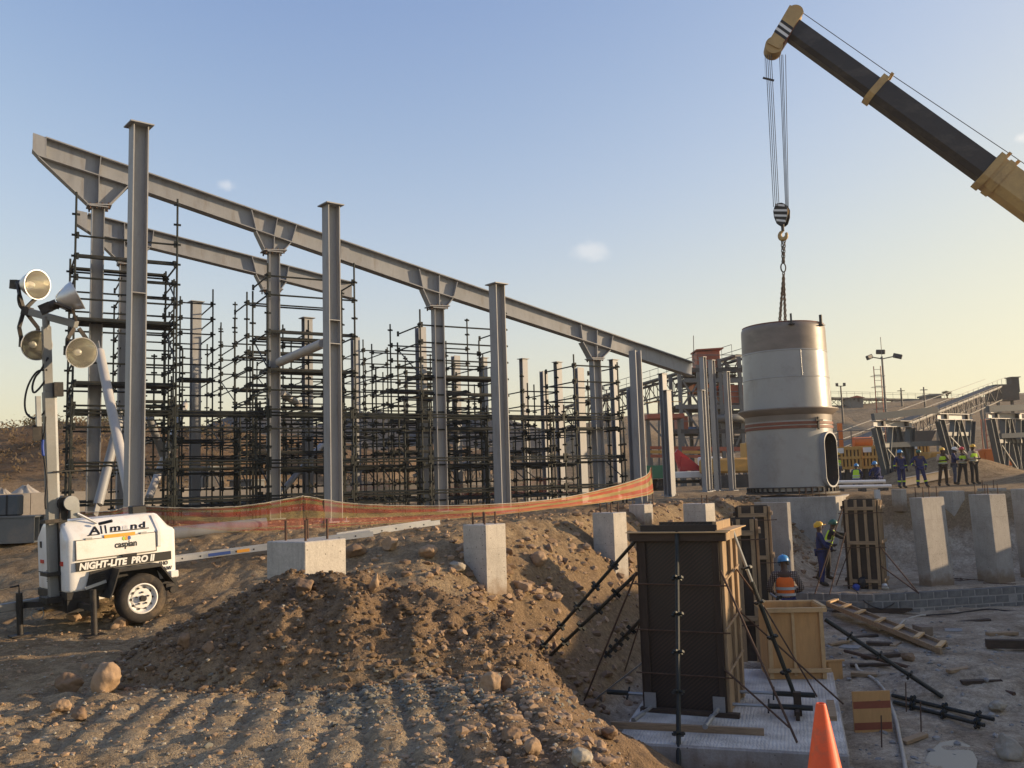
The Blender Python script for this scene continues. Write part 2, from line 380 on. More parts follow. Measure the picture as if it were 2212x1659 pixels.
def _ply_print(m, n, l, b):
    # film-faced ply with rows of faint reddish maker's print running diagonally
    tc = n.new('ShaderNodeTexCoord')
    mp = n.new('ShaderNodeMapping'); mp.inputs['Rotation'].default_value = (0, math.radians(40), 0)
    l.new(tc.outputs['Object'], mp.inputs[0])
    w = n.new('ShaderNodeTexWave'); w.bands_direction = 'Z'; w.inputs['Scale'].default_value = 7.5
    w.inputs['Distortion'].default_value = 0.6
    l.new(mp.outputs[0], w.inputs[0])
    nz = n.new('ShaderNodeTexNoise'); nz.inputs['Scale'].default_value = 60; l.new(mp.outputs[0], nz.inputs[0])
    n2 = n.new('ShaderNodeTexNoise'); n2.inputs['Scale'].default_value = 2.2; n2.inputs['Detail'].default_value = 5
    l.new(tc.outputs['Object'], n2.inputs[0])
    mu = n.new('ShaderNodeMath'); mu.operation = 'MULTIPLY'
    l.new(w.outputs['Fac'], mu.inputs[0]); l.new(nz.outputs[0], mu.inputs[1])
    m3 = n.new('ShaderNodeMath'); m3.operation = 'MULTIPLY'
    l.new(mu.outputs[0], m3.inputs[0]); l.new(n2.outputs[0], m3.inputs[1])
    r = n.new('ShaderNodeValToRGB')
    r.color_ramp.elements[0].position, r.color_ramp.elements[0].color = 0.06, (0.012, 0.009, 0.008, 1)
    r.color_ramp.elements[1].position, r.color_ramp.elements[1].color = 0.42, (0.052, 0.028, 0.018, 1)
    l.new(m3.outputs[0], r.inputs[0]); l.new(r.outputs[0], b.inputs['Base Color'])
    b.inputs['Roughness'].default_value = 0.55
amat('ply_print', _ply_print)

# ------------------------------------------------------------------ mesh building
ROOT_M = {}
def rotz(a):
    return Matrix.Rotation(a, 4, 'Z')
class MB:
    def __init__(s):
        s.v, s.f, s.uv = [], [], None
    def add(s, vs, fs):
        k = len(s.v)
        s.v.extend(Vector(q) for q in vs)
        s.f.extend(tuple(i + k for i in f) for f in fs)
        return s
    def hexa(s, p):
        return s.add(p, [(0, 3, 2, 1), (4, 5, 6, 7), (0, 1, 5, 4), (1, 2, 6, 5), (2, 3, 7, 6), (3, 0, 4, 7)])
    def box(s, c, d, R=None):
        c = Vector(c); h = Vector(d) / 2
        pts = [Vector((x * h.x, y * h.y, z * h.z)) for z in (-1, 1) for x, y in ((-1, -1), (1, -1), (1, 1), (-1, 1))]
        if R is not None:
            R3 = R.to_3x3()
            pts = [R3 @ q for q in pts]
        return s.hexa([c + q for q in pts])
    def bar(s, p, q, w, h, up=(0, 0, 1)):
        "rectangular bar from p to q, w across, h along up"
        p, q = Vector(p), Vector(q)
        d = (q - p).normalized()
        u = Vector(up)
        a = d.cross(u)
        if a.length < 1e-4:
            a = d.cross(Vector((1, 0, 0)))
        a.normalize()
        u = a.cross(d).normalized()
        a = a * w / 2; u = u * h / 2
        return s.hexa([p - a - u, p + a - u, p + a + u, p - a + u, q - a - u, q + a - u, q + a + u, q - a + u])
    def tube(s, p, q, r, n=8, r2=None, caps=True):
        return s.path([p, q], [r, r if r2 is None else r2], n, caps)
    def path(s, pts, r, n=8, caps=True):
        pts = [Vector(q) for q in pts]
        if not isinstance(r, (list, tuple)):
            r = [r] * len(pts)
        k = len(s.v)
        t0 = (pts[1] - pts[0]).normalized()
        a = t0.orthogonal().normalized()
        for i, q in enumerate(pts):
            if i == 0: t = t0
            elif i == len(pts) - 1: t = (pts[i] - pts[i - 1]).normalized()
            else: t = (pts[i + 1] - pts[i - 1]).normalized()
            a = (a - t * a.dot(t)).normalized()
            b = t.cross(a)
            for j in range(n):
                g = 2 * math.pi * j / n
                s.v.append(q + (a * math.cos(g) + b * math.sin(g)) * r[i])
        for i in range(len(pts) - 1):
            for j in range(n):
                j2 = (j + 1) % n
                s.f.append((k + i * n + j, k + i * n + j2, k + (i + 1) * n + j2, k + (i + 1) * n + j))
        if caps:
            s.f.append(tuple(k + j for j in reversed(range(n))))
            e = k + (len(pts) - 1) * n
            s.f.append(tuple(e + j for j in range(n)))
        return s
    def lathe(s, prof, n=24, Mx=None, a0=0.0, a1=2 * math.pi):
        "profile of (radius, height) turned about local z"
        Mx = Mx or Matrix.Identity(4)
        k = len(s.v)
        full = abs(a1 - a0 - 2 * math.pi) < 1e-6
        m = n if full else n + 1
        for r, z in prof:
            for j in range(m):
                g = a0 + (a1 - a0) * j / n
                s.v.append(Mx @ Vector((r * math.cos(g), r * math.sin(g), z)))
        for i in range(len(prof) - 1):
            for j in range(n):
                j2 = (j + 1) % m
                s.f.append((k + i * m + j, k + i * m + j2, k + (i + 1) * m + j2, k + (i + 1) * m + j))
        return s
    def prism(s, poly, ext):
        "flat polygon (3-D points) pushed along ext"
        poly = [Vector(q) for q in poly]; ext = Vector(ext)
        n = len(poly)
        return s.add(poly + [q + ext for q in poly], [tuple(reversed(range(n))), tuple(range(n, 2 * n))] +
                     [(i, (i + 1) % n, n + (i + 1) % n, n + i) for i in range(n)])
    def rock(s, c, size, seed, sub=2, amp=0.28, R=None, cut=True):
        bm = bmesh.new()
        bmesh.ops.create_icosphere(bm, subdivisions=sub, radius=1.0)
        rr = random.Random(seed)
        off = Vector((rr.uniform(-50, 50), rr.uniform(-50, 50), rr.uniform(-50, 50)))
        cuts = [(Vector((rr.gauss(0, 1), rr.gauss(0, 1), rr.gauss(0, 1))).normalized(), rr.uniform(0.55, 0.85)) for _ in range(7)]
        size = Vector(size); c = Vector(c)
        for v in bm.verts:
            q = v.co.copy()
            for d, h in (cuts if cut else ()):                       # planar breaks make it a stone, not a ball
                e = q.dot(d) - h
                if e > 0: q -= d * e * 0.9
            q *= 1 + amp * mnoise.fractal(q * 1.3 + off, 0.8, 2.1, 3 if sub < 4 else 6)
            v.co = q
        bm.verts.index_update()
        vs = []
        for v in bm.verts:
            q = Vector((v.co.x * size.x, v.co.y * size.y, v.co.z * size.z))
            if R is not None: q = R.to_3x3() @ q
            vs.append(c + q)
        s.add(vs, [tuple(w.index for w in f.verts) for f in bm.faces])
        bm.free()
        return s
    def mesh(s, name, mat, smooth=False, bevel=0.0, Mi=None, segs=1):
        me = bpy.data.meshes.new(name)
        vs = s.v if Mi is None else [Mi @ q for q in s.v]
        me.from_pydata([tuple(q) for q in vs], [], s.f)
        if s.uv:
            ul = me.uv_layers.new(name='UVMap')
            for lp in me.loops:
                ul.data[lp.index].uv = s.uv[lp.vertex_index]
        if bevel:
            bm = bmesh.new(); bm.from_mesh(me)
            bmesh.ops.remove_doubles(bm, verts=bm.verts, dist=1e-5)
            ed = [e for e in bm.edges if len(e.link_faces) == 2 and e.calc_face_angle(0) > 0.5]
            bmesh.ops.bevel(bm, geom=ed, offset=bevel, segments=segs, affect='EDGES', clamp_overlap=True)
            bm.to_mesh(me); bm.free()
        if mat:
            me.materials.append(MATS[mat])
        if smooth:
            me.shade_smooth() if smooth is True else me.shade_auto_smooth(angle=smooth) if hasattr(me, 'shade_auto_smooth') else me.shade_smooth()
        me.update()
        return me
    def build(s, name, mat, parent=None, smooth=False, bevel=0.0, local=False, segs=1):
        Mi = None
        if parent is not None and not local:
            Mi = abs_m(parent).inverted()
        me = s.mesh(name, mat, smooth is not False, bevel, Mi, segs)
        if smooth is not False and smooth is not True:
            sharp(me, smooth)
        return link(name, me, parent)
def sharp(me, ang):
    bm = bmesh.new(); bm.from_mesh(me)
    for e in bm.edges:
        e.smooth = not (len(e.link_faces) == 2 and e.calc_face_angle(0) > ang)
    bm.to_mesh(me); bm.free()
def link(name, me, parent=None, loc=None, rot=None):
    o = bpy.data.objects.new(name, me)
    COL.objects.link(o)
    if loc is not None: o.location = loc
    if rot is not None: o.rotation_euler = rot
    if parent is not None: o.parent = parent
    return o
def abs_m(o):
    m = ROOT_M.get(o.name)
    if m is not None: return m
    m = o.matrix_basis.copy()
    if o.parent is not None: m = abs_m(o.parent) @ m
    return m
def tag(o, label, cat, group=None, kind=None):
    if label: o['label'] = label
    if cat: o['category'] = cat
    if group: o['group'] = group
    if kind: o['kind'] = kind
    return o
def struct(o):
    o['kind'] = 'structure'
    return o
def thing(name, label, cat, loc=(0, 0, 0), rz=0.0, group=None, rot=None):
    o = bpy.data.objects.new(name, None)
    o.empty_display_size = 0.2
    COL.objects.link(o)
    o.location = loc
    o.rotation_euler = rot if rot is not None else (0, 0, rz)
    ROOT_M[o.name] = Matrix.LocRotScale(Vector(loc), o.rotation_euler.to_matrix(), None)
    return tag(o, label, cat, group, 'thing')
# ------------------------------------------------------------------ ground
def _hash(i, j, s):
    h = (i * 374761393 + j * 668265263 + s * 1442695041) & 0xFFFFFFFF
    h = ((h ^ (h >> 13)) * 1274126177) & 0xFFFFFFFF
    return ((h ^ (h >> 16)) & 0xFFFF) / 65535.0
def vnoise(x, y, s=0):
    i = np.floor(x).astype(np.int64); j = np.floor(y).astype(np.int64)
    u = x - i; v = y - j
    u = u * u * u * (u * (u * 6 - 15) + 10); v = v * v * v * (v * (v * 6 - 15) + 10)
    a = _hash(i, j, s); b = _hash(i + 1, j, s); c = _hash(i, j + 1, s); d = _hash(i + 1, j + 1, s)
    return (a + (b - a) * u) * (1 - v) + (c + (d - c) * u) * v - 0.5
def fbm(x, y, f, o=4, s=0, g=0.5):
    r = np.zeros_like(x); a = 1.0
    for k in range(o):
        r += a * vnoise(x * f + 17.3 * k, y * f - 9.1 * k, s + k * 7)
        f *= 2.03; a *= g
    return r
def ss(e0, e1, x):
    t = np.clip((x - e0) / (e1 - e0), 0, 1)
    return t * t * (3 - 2 * t)
PIT_TOP = [(0.6, 5.4), (0.25, 8.2), (-0.55, 10.6), (-1.45, 12.6), (-1.35, 15.2), (0.6, 18.6), (2.9, 23.0), (5.4, 27.4), (7.5, 31.3), (9.4, 33.2), (12.6, 32.6), (14.3, 31.2),
           (17, 30.2), (21, 26.5), (23, 20), (21, 11), (14, 6.6), (6, 5.6), (2.6, 5.0), (1.4, 4.8)]
def seg_dist(x, y, pts):
    best = np.full(x.shape, 1e9)
    for (ax, ay), (bx, by) in zip(pts, pts[1:]):
        dx, dy = bx - ax, by - ay
        t = np.clip(((x - ax) * dx + (y - ay) * dy) / (dx * dx + dy * dy), 0, 1)
        best = np.minimum(best, np.hypot(x - ax - t * dx, y - ay - t * dy))
    return best
def inside(x, y, poly):
    r = np.zeros(x.shape, bool)
    n = len(poly)
    for i in range(n):
        ax, ay = poly[i]; bx, by = poly[(i + 1) % n]
        if ay == by: continue
        c = ((ay > y) != (by > y)) & (x < (bx - ax) * (y - ay) / (by - ay) + ax)
        r ^= c
    return r
FLOOR_Z, TERRACE_Z = -1.70, -1.25
WALL_PX = [(1655, 1275.5), (1714, 1277), (1800, 1280), (1872, 1281), (1950, 1278.5), (2034, 1273.5), (2120, 1268.5), (2212, 1263), (2310, 1256)]
WALL = [G(x, y, TERRACE_Z + 0.04) for x, y in WALL_PX]
CREST_X = [-400, -90, -60, -46, -36, -22, -14, -4, 10, 22, 40, 60, 75, 100, 140, 400]
CREST_H = [4.0, 4.5, 4.6, 5.0, 5.9, 5.4, 4.2, 6.0, 9.2, 10.2, 10.6, 11.7, 12.3, 13.0, 12.5, 10]
def terrain(x, y, detail=True):
    x = np.asarray(x, float); y = np.asarray(y, float)
    # working level: rises behind the trailer to the level of the column bases
    up = 1.12 * ss(12.3, 17.6, y + 0.10 * (x + 5))
    near = 0.16 * (1 - ss(6, 11.5, y)) * (1 - 0.4 * ss(-1, -6, x))
    h = up + near
    # heap of dug soil in front of the near pedestal
    mx, my = (x + 2.35), (y - 10.3)
    wob = 0.35 * fbm(x, y, 0.9, 3, 5)
    rr = np.sqrt((mx / np.where(mx < 0, 2.05, 3.3)) ** 2 + (my / np.where(my < 0, 1.7, 1.6)) ** 2) + wob * 0.35
    heap = np.clip(1 - rr, 0, 1) ** 0.8 * 1.0
    h = np.maximum(h, np.minimum(h + heap, 0.98 + 0.1 * fbm(x, y, 1.2, 2, 9)))
    # the pit
    d = seg_dist(x, y, PIT_TOP + PIT_TOP[:1])
    ins = inside(x, y, PIT_TOP)
    d = np.where(ins, d, -d) + 0.35 * fbm(x, y, 0.7, 3, 3) * (1 - ss(4, 6, d))
    W = 2.9 - 0.8 * (1 - ss(6, 11, y))
    t = np.clip((d + 0.15) / W, 0, 1)
    prof = t * t * (3 - 2 * t) * 0.45 + t * 0.55
    floor = FLOOR_Z + 0.06 * fbm(x, y, 0.5, 3, 11)
    wy = np.interp(x, [q.x for q in WALL], [q.y for q in WALL])
    floor = np.where((y > wy + 0.1) & (x > WALL[0].x - 1.2), TERRACE_Z + 0.02 * fbm(x, y, 0.8, 3, 13), floor)
    # small spoil heap on the pit floor
    fx, fy = x - 7.4, y - 15.4
    floor = floor + 0.42 * np.exp(-(fx / 1.5) ** 2 - (fy / 1.1) ** 2) * (1 + 0.7 * fbm(x, y, 2.2, 3, 21))
    # the trimmed concrete-coated bank below the far side
    h = h + (floor - h) * prof
    # level behind, spoil heap beside the trestles, the hills
    far = ss(40, 120, y)
    h = h + 1.5 * np.exp(-((x - 22.2) / 3.4) ** 2 - ((y - 46.5) / 2.2) ** 2) + 1.3 * np.exp(-((x - 25.5) / 2.4) ** 2 - ((y - 41.5) / 1.6) ** 2)
    # unseen bank added on the sun side, raised to shade the pit floor
    h = h + 2.3 * ss(17.5, 21.5, x) * ss(31, 26, x) * ss(4, 8, y) * ss(25, 20, y) * (1 + 0.4 * fbm(x, y, 0.3, 3, 91)) 
    cr = np.interp(x, CREST_X, CREST_H)
    start = np.interp(x, [-60, -20, 0, 30, 60], [44, 50, 75, 78, 70]); end = np.interp(x, [-60, -20, 0, 30, 60], [66, 74, 135, 140, 150])
    tt = np.clip((y - start) / (end - start), 0, 1)
    # terraced on the right where haul roads run
    ter = tt + 0.045 * np.sin(tt * 18.8) * ss(20, 35, x)
    hill = cr * (ter * ter * (3 - 2 * ter))
    h = h + hill * (1 + 0.10 * fbm(x, y, 0.06, 4, 31)) + ss(0.1, 0.6, tt) * 0.9 * fbm(x, y, 0.2, 4, 33)
    h = h + ss(25, 60, np.hypot(x, y)) * 0.25 * fbm(x, y, 0.12, 3, 37) * (1 - ss(34, 40, y) * 0)
    if detail:
        soft = 1 - ss(30, 60, y)
        slope = np.exp(-((t - 0.5) / 0.4) ** 2) * ins
        hp = np.clip(1.15 - rr, 0, 1)
        h = h + soft * (0.055 * fbm(x, y, 0.9, 4, 41) + 0.045 * fbm(x, y, 4.5, 5, 43, 0.62) * (1 - 0.5 * (prof > 0.97)))
        h = h + slope * (0.20 * fbm(x, y, 1.6, 4, 47, 0.55)) + np.clip(hp * 2, 0, 1) * (0.15 * fbm(x, y, 3.0, 4, 53, 0.62) + 0.075 * np.abs(fbm(x, y, 8.5, 2, 57, 0.6)))
        # grouser marks of a tracked machine across the near ground
        u = (x * 0.98 + y * 0.19) + 0.09 * fbm(x, y, 0.7, 3, 61)
        m = ss(-1.2, -2.0, x - 0.18 * (y - 6)) * 0 + ss(9.0, 8.2, y) * ss(-6.2, -4.4, x) * ss(1.0, -0.2, x + 0.2 * (y - 6)) * (1 - np.clip(hp * 3, 0, 1))
        ph = np.abs(((u / 0.30) % 1.0) - 0.5) * 2
        w = 0.55 - 1.5 * np.exp(-(ph / 0.34) ** 2)
        h = h + m * (0.026 * w * (0.45 + 1.1 * np.clip(fbm(x, y, 0.35, 2, 67) + 0.45, 0, 1)) + 0.020 * fbm(x, y, 6, 4, 69, 0.6))
    return h, prof * ins, rr, tt
def hz(x, y):
    return float(terrain(np.array([x]), np.array([y]), False)[0][0])

def axis(segs):
    out = []
    for a, b, st in segs:
        n = max(1, int(round((b - a) / st)))
        out += [a + (b - a) * k / n for k in range(n)]
    return out + [segs[-1][1]]
gx = np.array(axis([(-900, -120, 60), (-120, -40, 4), (-40, -14, 0.9), (-14, -7.5, 0.12), (-7.5, 3.4, 0.045), (3.4, 9, 0.10), (9, 15, 0.25), (15, 45, 0.8), (45, 160, 4), (160, 900, 60)]))
gy = np.array(axis([(-60, 0, 10), (0, 4, 0.6), (4, 13.5, 0.045), (13.5, 20, 0.09), (20, 32, 0.2), (32, 60, 0.7), (60, 180, 2.5), (180, 1400, 90)]))
GX, GY = np.meshgrid(gx, gy)
GZ, g_pit, g_rr, g_tt = terrain(GX, GY)
nx, ny = len(gx), len(gy)
me = bpy.data.meshes.new('ground')
co = np.stack([GX, GY, GZ], -1).reshape(-1, 3)
idx = np.arange(nx * ny).reshape(ny, nx)
quads = np.stack([idx[:-1, :-1], idx[:-1, 1:], idx[1:, 1:], idx[1:, :-1]], -1).reshape(-1, 4)
me.vertices.add(len(co)); me.vertices.foreach_set('co', co.ravel())
me.loops.add(quads.size); me.loops.foreach_set('vertex_index', quads.ravel())
me.polygons.add(len(quads)); me.polygons.foreach_set('loop_start', np.arange(len(quads)) * 4)
me.update(calc_edges=True)
me.shade_smooth()
# what the soil is made of, by place: R dug soil, G pit floor dust, B pale compacted track ground, A scrub hill
zone = np.zeros((ny, nx, 4))
zone[..., 0] = np.clip(1.12 - g_rr, 0, 1) * 2.5 + 0.9 * ss(-0.9, -0.1, GX + 0.35 * fbm(GX, GY, 1.2, 3, 75)) * ss(4.5, 6, GY) * ss(13, 11, GY) * (1 - ss(0.8, 1, g_pit)) + 0.55 * np.clip(np.sin(np.clip(g_pit, 0, 1) * math.pi), 0, 1)
zone[..., 1] = np.maximum(ss(0.86, 1.0, g_pit), ss(0.42, 0.5, g_pit + 0.06 * fbm(GX, GY, 0.9, 3, 73)) * ss(25.5, 27, GY) * ss(7.5, 9, GX))
zone[..., 2] = ss(10.2, 8.2, GY) * (1 - g_pit) * (0.75 + 0.5 * fbm(GX, GY, 0.5, 3, 71)) + 0.5 * ss(11, 13, GY) * ss(18, 15, GY) * (1 - g_pit)
zone[..., 2] = np.maximum(zone[..., 2], 0.9 * ss(0.02, 0.12, g_tt) * ss(12, 24, GX) * (0.75 + 0.6 * fbm(GX, GY, 0.05, 3, 79)))
zone[..., 3] = ss(0.15, 0.6, g_tt) * ss(10, -10, GX)
ca = me.color_attributes.new('zone', 'FLOAT_COLOR', 'POINT')
ca.data.foreach_set('color', np.clip(zone, 0, 1).astype(np.float32).ravel())
def _soil(m, n, l, b):
    tc = n.new('ShaderNodeTexCoord')
    at = n.new('ShaderNodeVertexColor'); at.layer_name = 'zone'
    se = n.new('ShaderNodeSeparateColor'); l.new(at.outputs[0], se.inputs[0])
    def nz(s, d=5, r=0.6, dist=0.0):
        t = n.new('ShaderNodeTexNoise')
        t.inputs['Scale'].default_value = s; t.inputs['Detail'].default_value = d; t.inputs['Roughness'].default_value = r
        t.inputs['Distortion'].default_value = dist
        l.new(tc.outputs['Object'], t.inputs[0]); return t.outputs[0]
    def rng(v, a, c, lo=0.0, hi=1.0):
        r = n.new('ShaderNodeMapRange')
        r.inputs[1].default_value, r.inputs[2].default_value, r.inputs[3].default_value, r.inputs[4].default_value = a, c, lo, hi
        l.new(v, r.inputs[0]); return r.outputs[0]
    def mix(f, a, c, mode='MIX'):
        x = n.new('ShaderNodeMix'); x.data_type = 'RGBA'; x.blend_type = mode
        for s, v in ((0, f), (6, a), (7, c)):
            if hasattr(v, 'is_linked'): l.new(v, x.inputs[s])
            elif isinstance(v, (int, float)): x.inputs[s].default_value = v
            else: x.inputs[s].default_value = (*v, 1)
        return x.outputs[2]
    big, mid, fin, grit = nz(0.35), nz(2.3, 6, 0.65), nz(14, 5, 0.7), nz(70, 3, 0.7)
    c = mix(rng(big, 0.35, 0.65), (0.29, 0.215, 0.125), (0.39, 0.295, 0.18))
    c = mix(rng(mid, 0.42, 0.66), c, (0.21, 0.145, 0.083))
    pale = mix(rng(mid, 0.35, 0.6), (0.46, 0.375, 0.26), (0.33, 0.26, 0.17))
    c = mix(rng(se.outputs[2], 0.25, 0.9, 0, 0.8), c, pale)
    dug = mix(rng(mid, 0.35, 0.65), (0.19, 0.130, 0.077), (0.30, 0.21, 0.128))
    c = mix(rng(se.outputs[0], 0.1, 0.8), c, dug)
    flo = mix(rng(nz(1.1, 6, 0.7, 0.4), 0.36, 0.62), (0.26, 0.203, 0.142), (0.55, 0.47, 0.36))
    c = mix(rng(se.outputs[1], 0.2, 0.9), c, flo)
    scr = mix(rng(nz(0.22, 6, 0.72), 0.4, 0.62), (0.10, 0.062, 0.032), (0.24, 0.16, 0.09))
    c = mix(rng(at.outputs['Alpha'], 0.1, 0.7), c, scr)
    # chips of stone through the soil
    vo = n.new('ShaderNodeTexVoronoi'); vo.inputs['Scale'].default_value = 26.0; l.new(tc.outputs['Object'], vo.inputs[0])
    chip = n.new('ShaderNodeMath'); chip.operation = 'MULTIPLY'
    l.new(rng(vo.outputs['Distance'], 0.22, 0.12), chip.inputs[0])
    sc = n.new('ShaderNodeSeparateColor'); l.new(vo.outputs['Color'], sc.inputs[0])
    l.new(rng(sc.outputs[0], 0.72, 0.78), chip.inputs[1])
    c = mix(chip.outputs[0], c, mix(sc.outputs[1], (0.42, 0.35, 0.26), (0.20, 0.14, 0.09)))
    c = mix(1.0, c, mix(rng(fin, 0.3, 0.7), (0.58, 0.56, 0.54), (1.22, 1.2, 1.17)), 'MULTIPLY')
    c = mix(1.0, c, mix(rng(grit, 0.3, 0.7), (0.68, 0.68, 0.68), (1.18, 1.18, 1.18)), 'MULTIPLY')
    l.new(c, b.inputs['Base Color'])
    b.inputs['Roughness'].default_value = 0.95
    b.inputs['Specular IOR Level'].default_value = 0.15
    s1 = n.new('ShaderNodeMath'); s1.operation = 'MULTIPLY_ADD'; s1.inputs[1].default_value = 0.35
    l.new(grit, s1.inputs[0]); l.new(fin, s1.inputs[2])
    s2 = n.new('ShaderNodeMath'); s2.operation = 'MULTIPLY_ADD'; s2.inputs[1].default_value = 0.5
    l.new(chip.outputs[0], s2.inputs[0]); l.new(s1.outputs[0], s2.inputs[2])
    bp = n.new('ShaderNodeBump'); bp.inputs['Strength'].default_value = 1.0; bp.inputs['Distance'].default_value = 0.05
    l.new(s2.outputs[0], bp.inputs['Height']); l.new(bp.outputs[0], b.inputs['Normal'])
amat('soil', _soil)
me.materials.append(MATS['soil'])
ground = struct(link('ground', me))
# ------------------------------------------------------------------ steel frame
BASE_Z = 1.12
ROW = math.radians(56)                       # plan direction of the frame rows, clockwise from straight ahead
RD = Vector((math.sin(ROW), math.cos(ROW), 0))
PD = Vector((-math.cos(ROW), math.sin(ROW), 0))
def steel_column(label, arris, top, Y, rz_deg, b=0.30, d=0.30, tf=0.022, tw=0.016, cap=0.0, mat='steel_grey', base=None, stiff=(), group=None, foot=True):
    "H column: arris = picture x of its nearest edge at the top, top = picture y"
    q = P(arris, top, Y)
    z0 = hz(q.x, q.y) if base is None else base
    rz = math.radians(rz_deg)
    off = rotz(rz) @ Vector((-d / 2, -b / 2, 0))
    c = Vector((q.x - off.x, q.y - off.y, 0))
    z0 = min(z0, hz(c.x, c.y)) - 0.05 if base is None else base
    h = q.z - z0
    t = thing('steel_column', label, 'steel column', (c.x, c.y, z0), rz, group)
    ht = h - (0.025 if cap else 0)
    MB().box((-d / 2 + tf / 2, 0, ht / 2), (tf, b, ht)).build('flange', mat, t, local=True)
    MB().box((d / 2 - tf / 2, 0, ht / 2), (tf, b, ht)).build('flange', mat, t, local=True)
    MB().box((0, 0, ht / 2), (d - 2 * tf, tw, ht)).build('web', mat, t, local=True)
    if cap:
        MB().box((0, 0, h - 0.0125), (d + cap, b + cap, 0.025)).build('cap_plate', mat, t, local=True)
    for py in stiff:
        zz = P(arris, py, Y).z - z0
        for sy in (-1, 1):
            MB().box((0, sy * (b / 4 + tw / 4), zz), (d - 2 * tf - 0.002, b / 2 - tw / 2 - 0.004, 0.018)).build('stiffener', mat, t, local=True)
    if foot:
        m = MB().box((0, 0, 0.07), (d + 0.2, b + 0.2, 0.03))
        for sx in (-1, 1):
            for sy in (-1, 1):
                m.tube((sx * (d / 2 + 0.05), sy * (b / 2 + 0.05), 0), (sx * (d / 2 + 0.05), sy * (b / 2 + 0.05), 0.16), 0.016, 6)
        m.build('base_plate', mat, t, local=True)
    return t, c
FRONT_Y = (17.5, 20.2, 23.2, 26.5)
fc1, FC1 = steel_column('tallest grey steel column with wide cap plate, nearest the light trailer', 289, 262, FRONT_Y[0], 40, cap=0.16, stiff=(630,))
fc2, FC2 = steel_column('grey steel column with cap plate, joined by a sloping round brace', 709, 437, FRONT_Y[1], 40, cap=0.15, stiff=(690, 741))
fc3, FC3 = steel_column('grey capped steel column in front, third along from the light trailer', 1071, 610, FRONT_Y[2], 40, cap=0.14)
fc4, FC4 = steel_column('grey steel column without cap beside the end of the barrier net', 1372, 756, FRONT_Y[3], 40, b=0.26, d=0.26)

# row under the long sloping rafter
R_Y = (21.5, 23.9, 26.3, 28.6)
R1p, R4p = P(212, 445, R_Y[0]), P(1290, 775, R_Y[3])
rdir = Vector((R4p.x - R1p.x, R4p.y - R1p.y, 0)).normalized()
rnrm = Vector((rdir.y, -rdir.x, 0))          # towards the camera and right
RRZ = math.degrees(math.atan2(rdir.y, rdir.x))
def on_row(x, y):
    return onplane(x, y, R1p, rnrm)
def rafter(label, plane, outline_top, outline_bot, haunches, stiffs, depth_t=0.30, nose=None, splice=None, mat='steel_grey'):
    a = plane(*outline_top[0])
    t = thing('rafter_beam', label, 'steel beam', a)
    nrm = rnrm
    # web
    poly = [plane(*q) for q in outline_top] + [plane(*q) for q in reversed(outline_bot)]
    MB().prism([q - nrm * 0.008 for q in poly], nrm * 0.016).build('web', mat, t)
    def plate(p, q, w, th, name):
        MB().bar(p, q, w, th, (0, 0, 1)).build(name, mat, t)
    for p, q in zip(outline_top, outline_top[1:]):
        plate(plane(*p), plane(*q), depth_t, 0.028, 'top_flange')
    for p, q in zip(outline_bot, outline_bot[1:]):
        plate(plane(*p), plane(*q), depth_t, 0.026, 'bottom_flange')
    for h in haunches:
        pts = [plane(*q) for q in h]
        hb = MB().prism([q - nrm * 0.007 for q in pts], nrm * 0.014).build('haunch', mat, t)
        # edge flanges of the haunch: left, foot, right
        for p, q in ((pts[0], pts[1]), (pts[2], pts[3])):
            MB().bar(p, q, depth_t * 0.92, 0.024, rdir).build('haunch_flange', mat, hb)
        foot = MB()
        foot.bar(pts[1] - rdir * 0.06, pts[2] + rdir * 0.06, depth_t + 0.1, 0.03)
        foot.build('foot_plate', mat, hb)
        bl = MB()
        for k in (0.02, 0.35, 0.65, 0.98):
            for sgn in (-1, 1):
                c = pts[1].lerp(pts[2], k) + nrm * sgn * (depth_t / 2 - 0.0)
                bl.tube(c - Vector((0, 0, 0.09)), c + Vector((0, 0, 0.05)), 0.022, 6)
        bl.build('bolts', 'rebar', hb)['kind'] = 'stuff'
    for p, q in stiffs:
        p, q = plane(*p), plane(*q)
        for sgn in (-1, 1):
            MB().bar(p + nrm * sgn * depth_t * 0.245, q + nrm * sgn * depth_t * 0.245, depth_t * 0.46, 0.018, rdir).build('stiffener', mat, t)
    if nose:
        pts = [plane(*q) for q in nose]
        MB().prism([q + nrm * 0.0 for q in pts], nrm * 0.14).build('end_cheek', mat, t)
    if splice:
        pts = [plane(*q) for q in splice]
        MB().prism([q + nrm * 0.012 for q in pts], nrm * 0.02).build('splice_plate', mat, t)
    return t
rafter('long sloping steel rafter with haunches over four columns, upper of two', on_row,
       [(98, 300), (1494, 784)], [(70, 326), (82, 339), (276, 403), (909, 623), (1494, 813)],
       [[(82, 341), (193, 446), (234, 446), (275, 405)], [(551, 501), (571, 543), (611, 543), (628, 524)],
        [(910, 625), (927, 663), (962, 663), (977, 643)], [(1255, 740), (1274, 775), (1296, 775), (1314, 757)]],
       [((541, 456), (551, 498)), ((638, 489), (628, 522)), ((597, 474), (590, 510)), ((590, 513), (589, 541)),
        ((902, 583), (909.5, 621)), ((984, 611), (977, 640)), ((945, 597), (945, 632)), ((945, 636), (945, 662)),
        ((1250, 703), (1254, 737)), ((1319, 727), (1314, 754)), ((1285, 715), (1285, 745)), ((1285, 748), (1285, 773)),
        ((217, 342), (213, 380)), ((213, 384), (212, 445)), ((99, 302), (99, 340))],
       nose=[(71, 291), (99, 301), (99, 343), (82, 338), (70, 326)], splice=[(736, 526), (752, 530), (764, 576), (736, 567)])
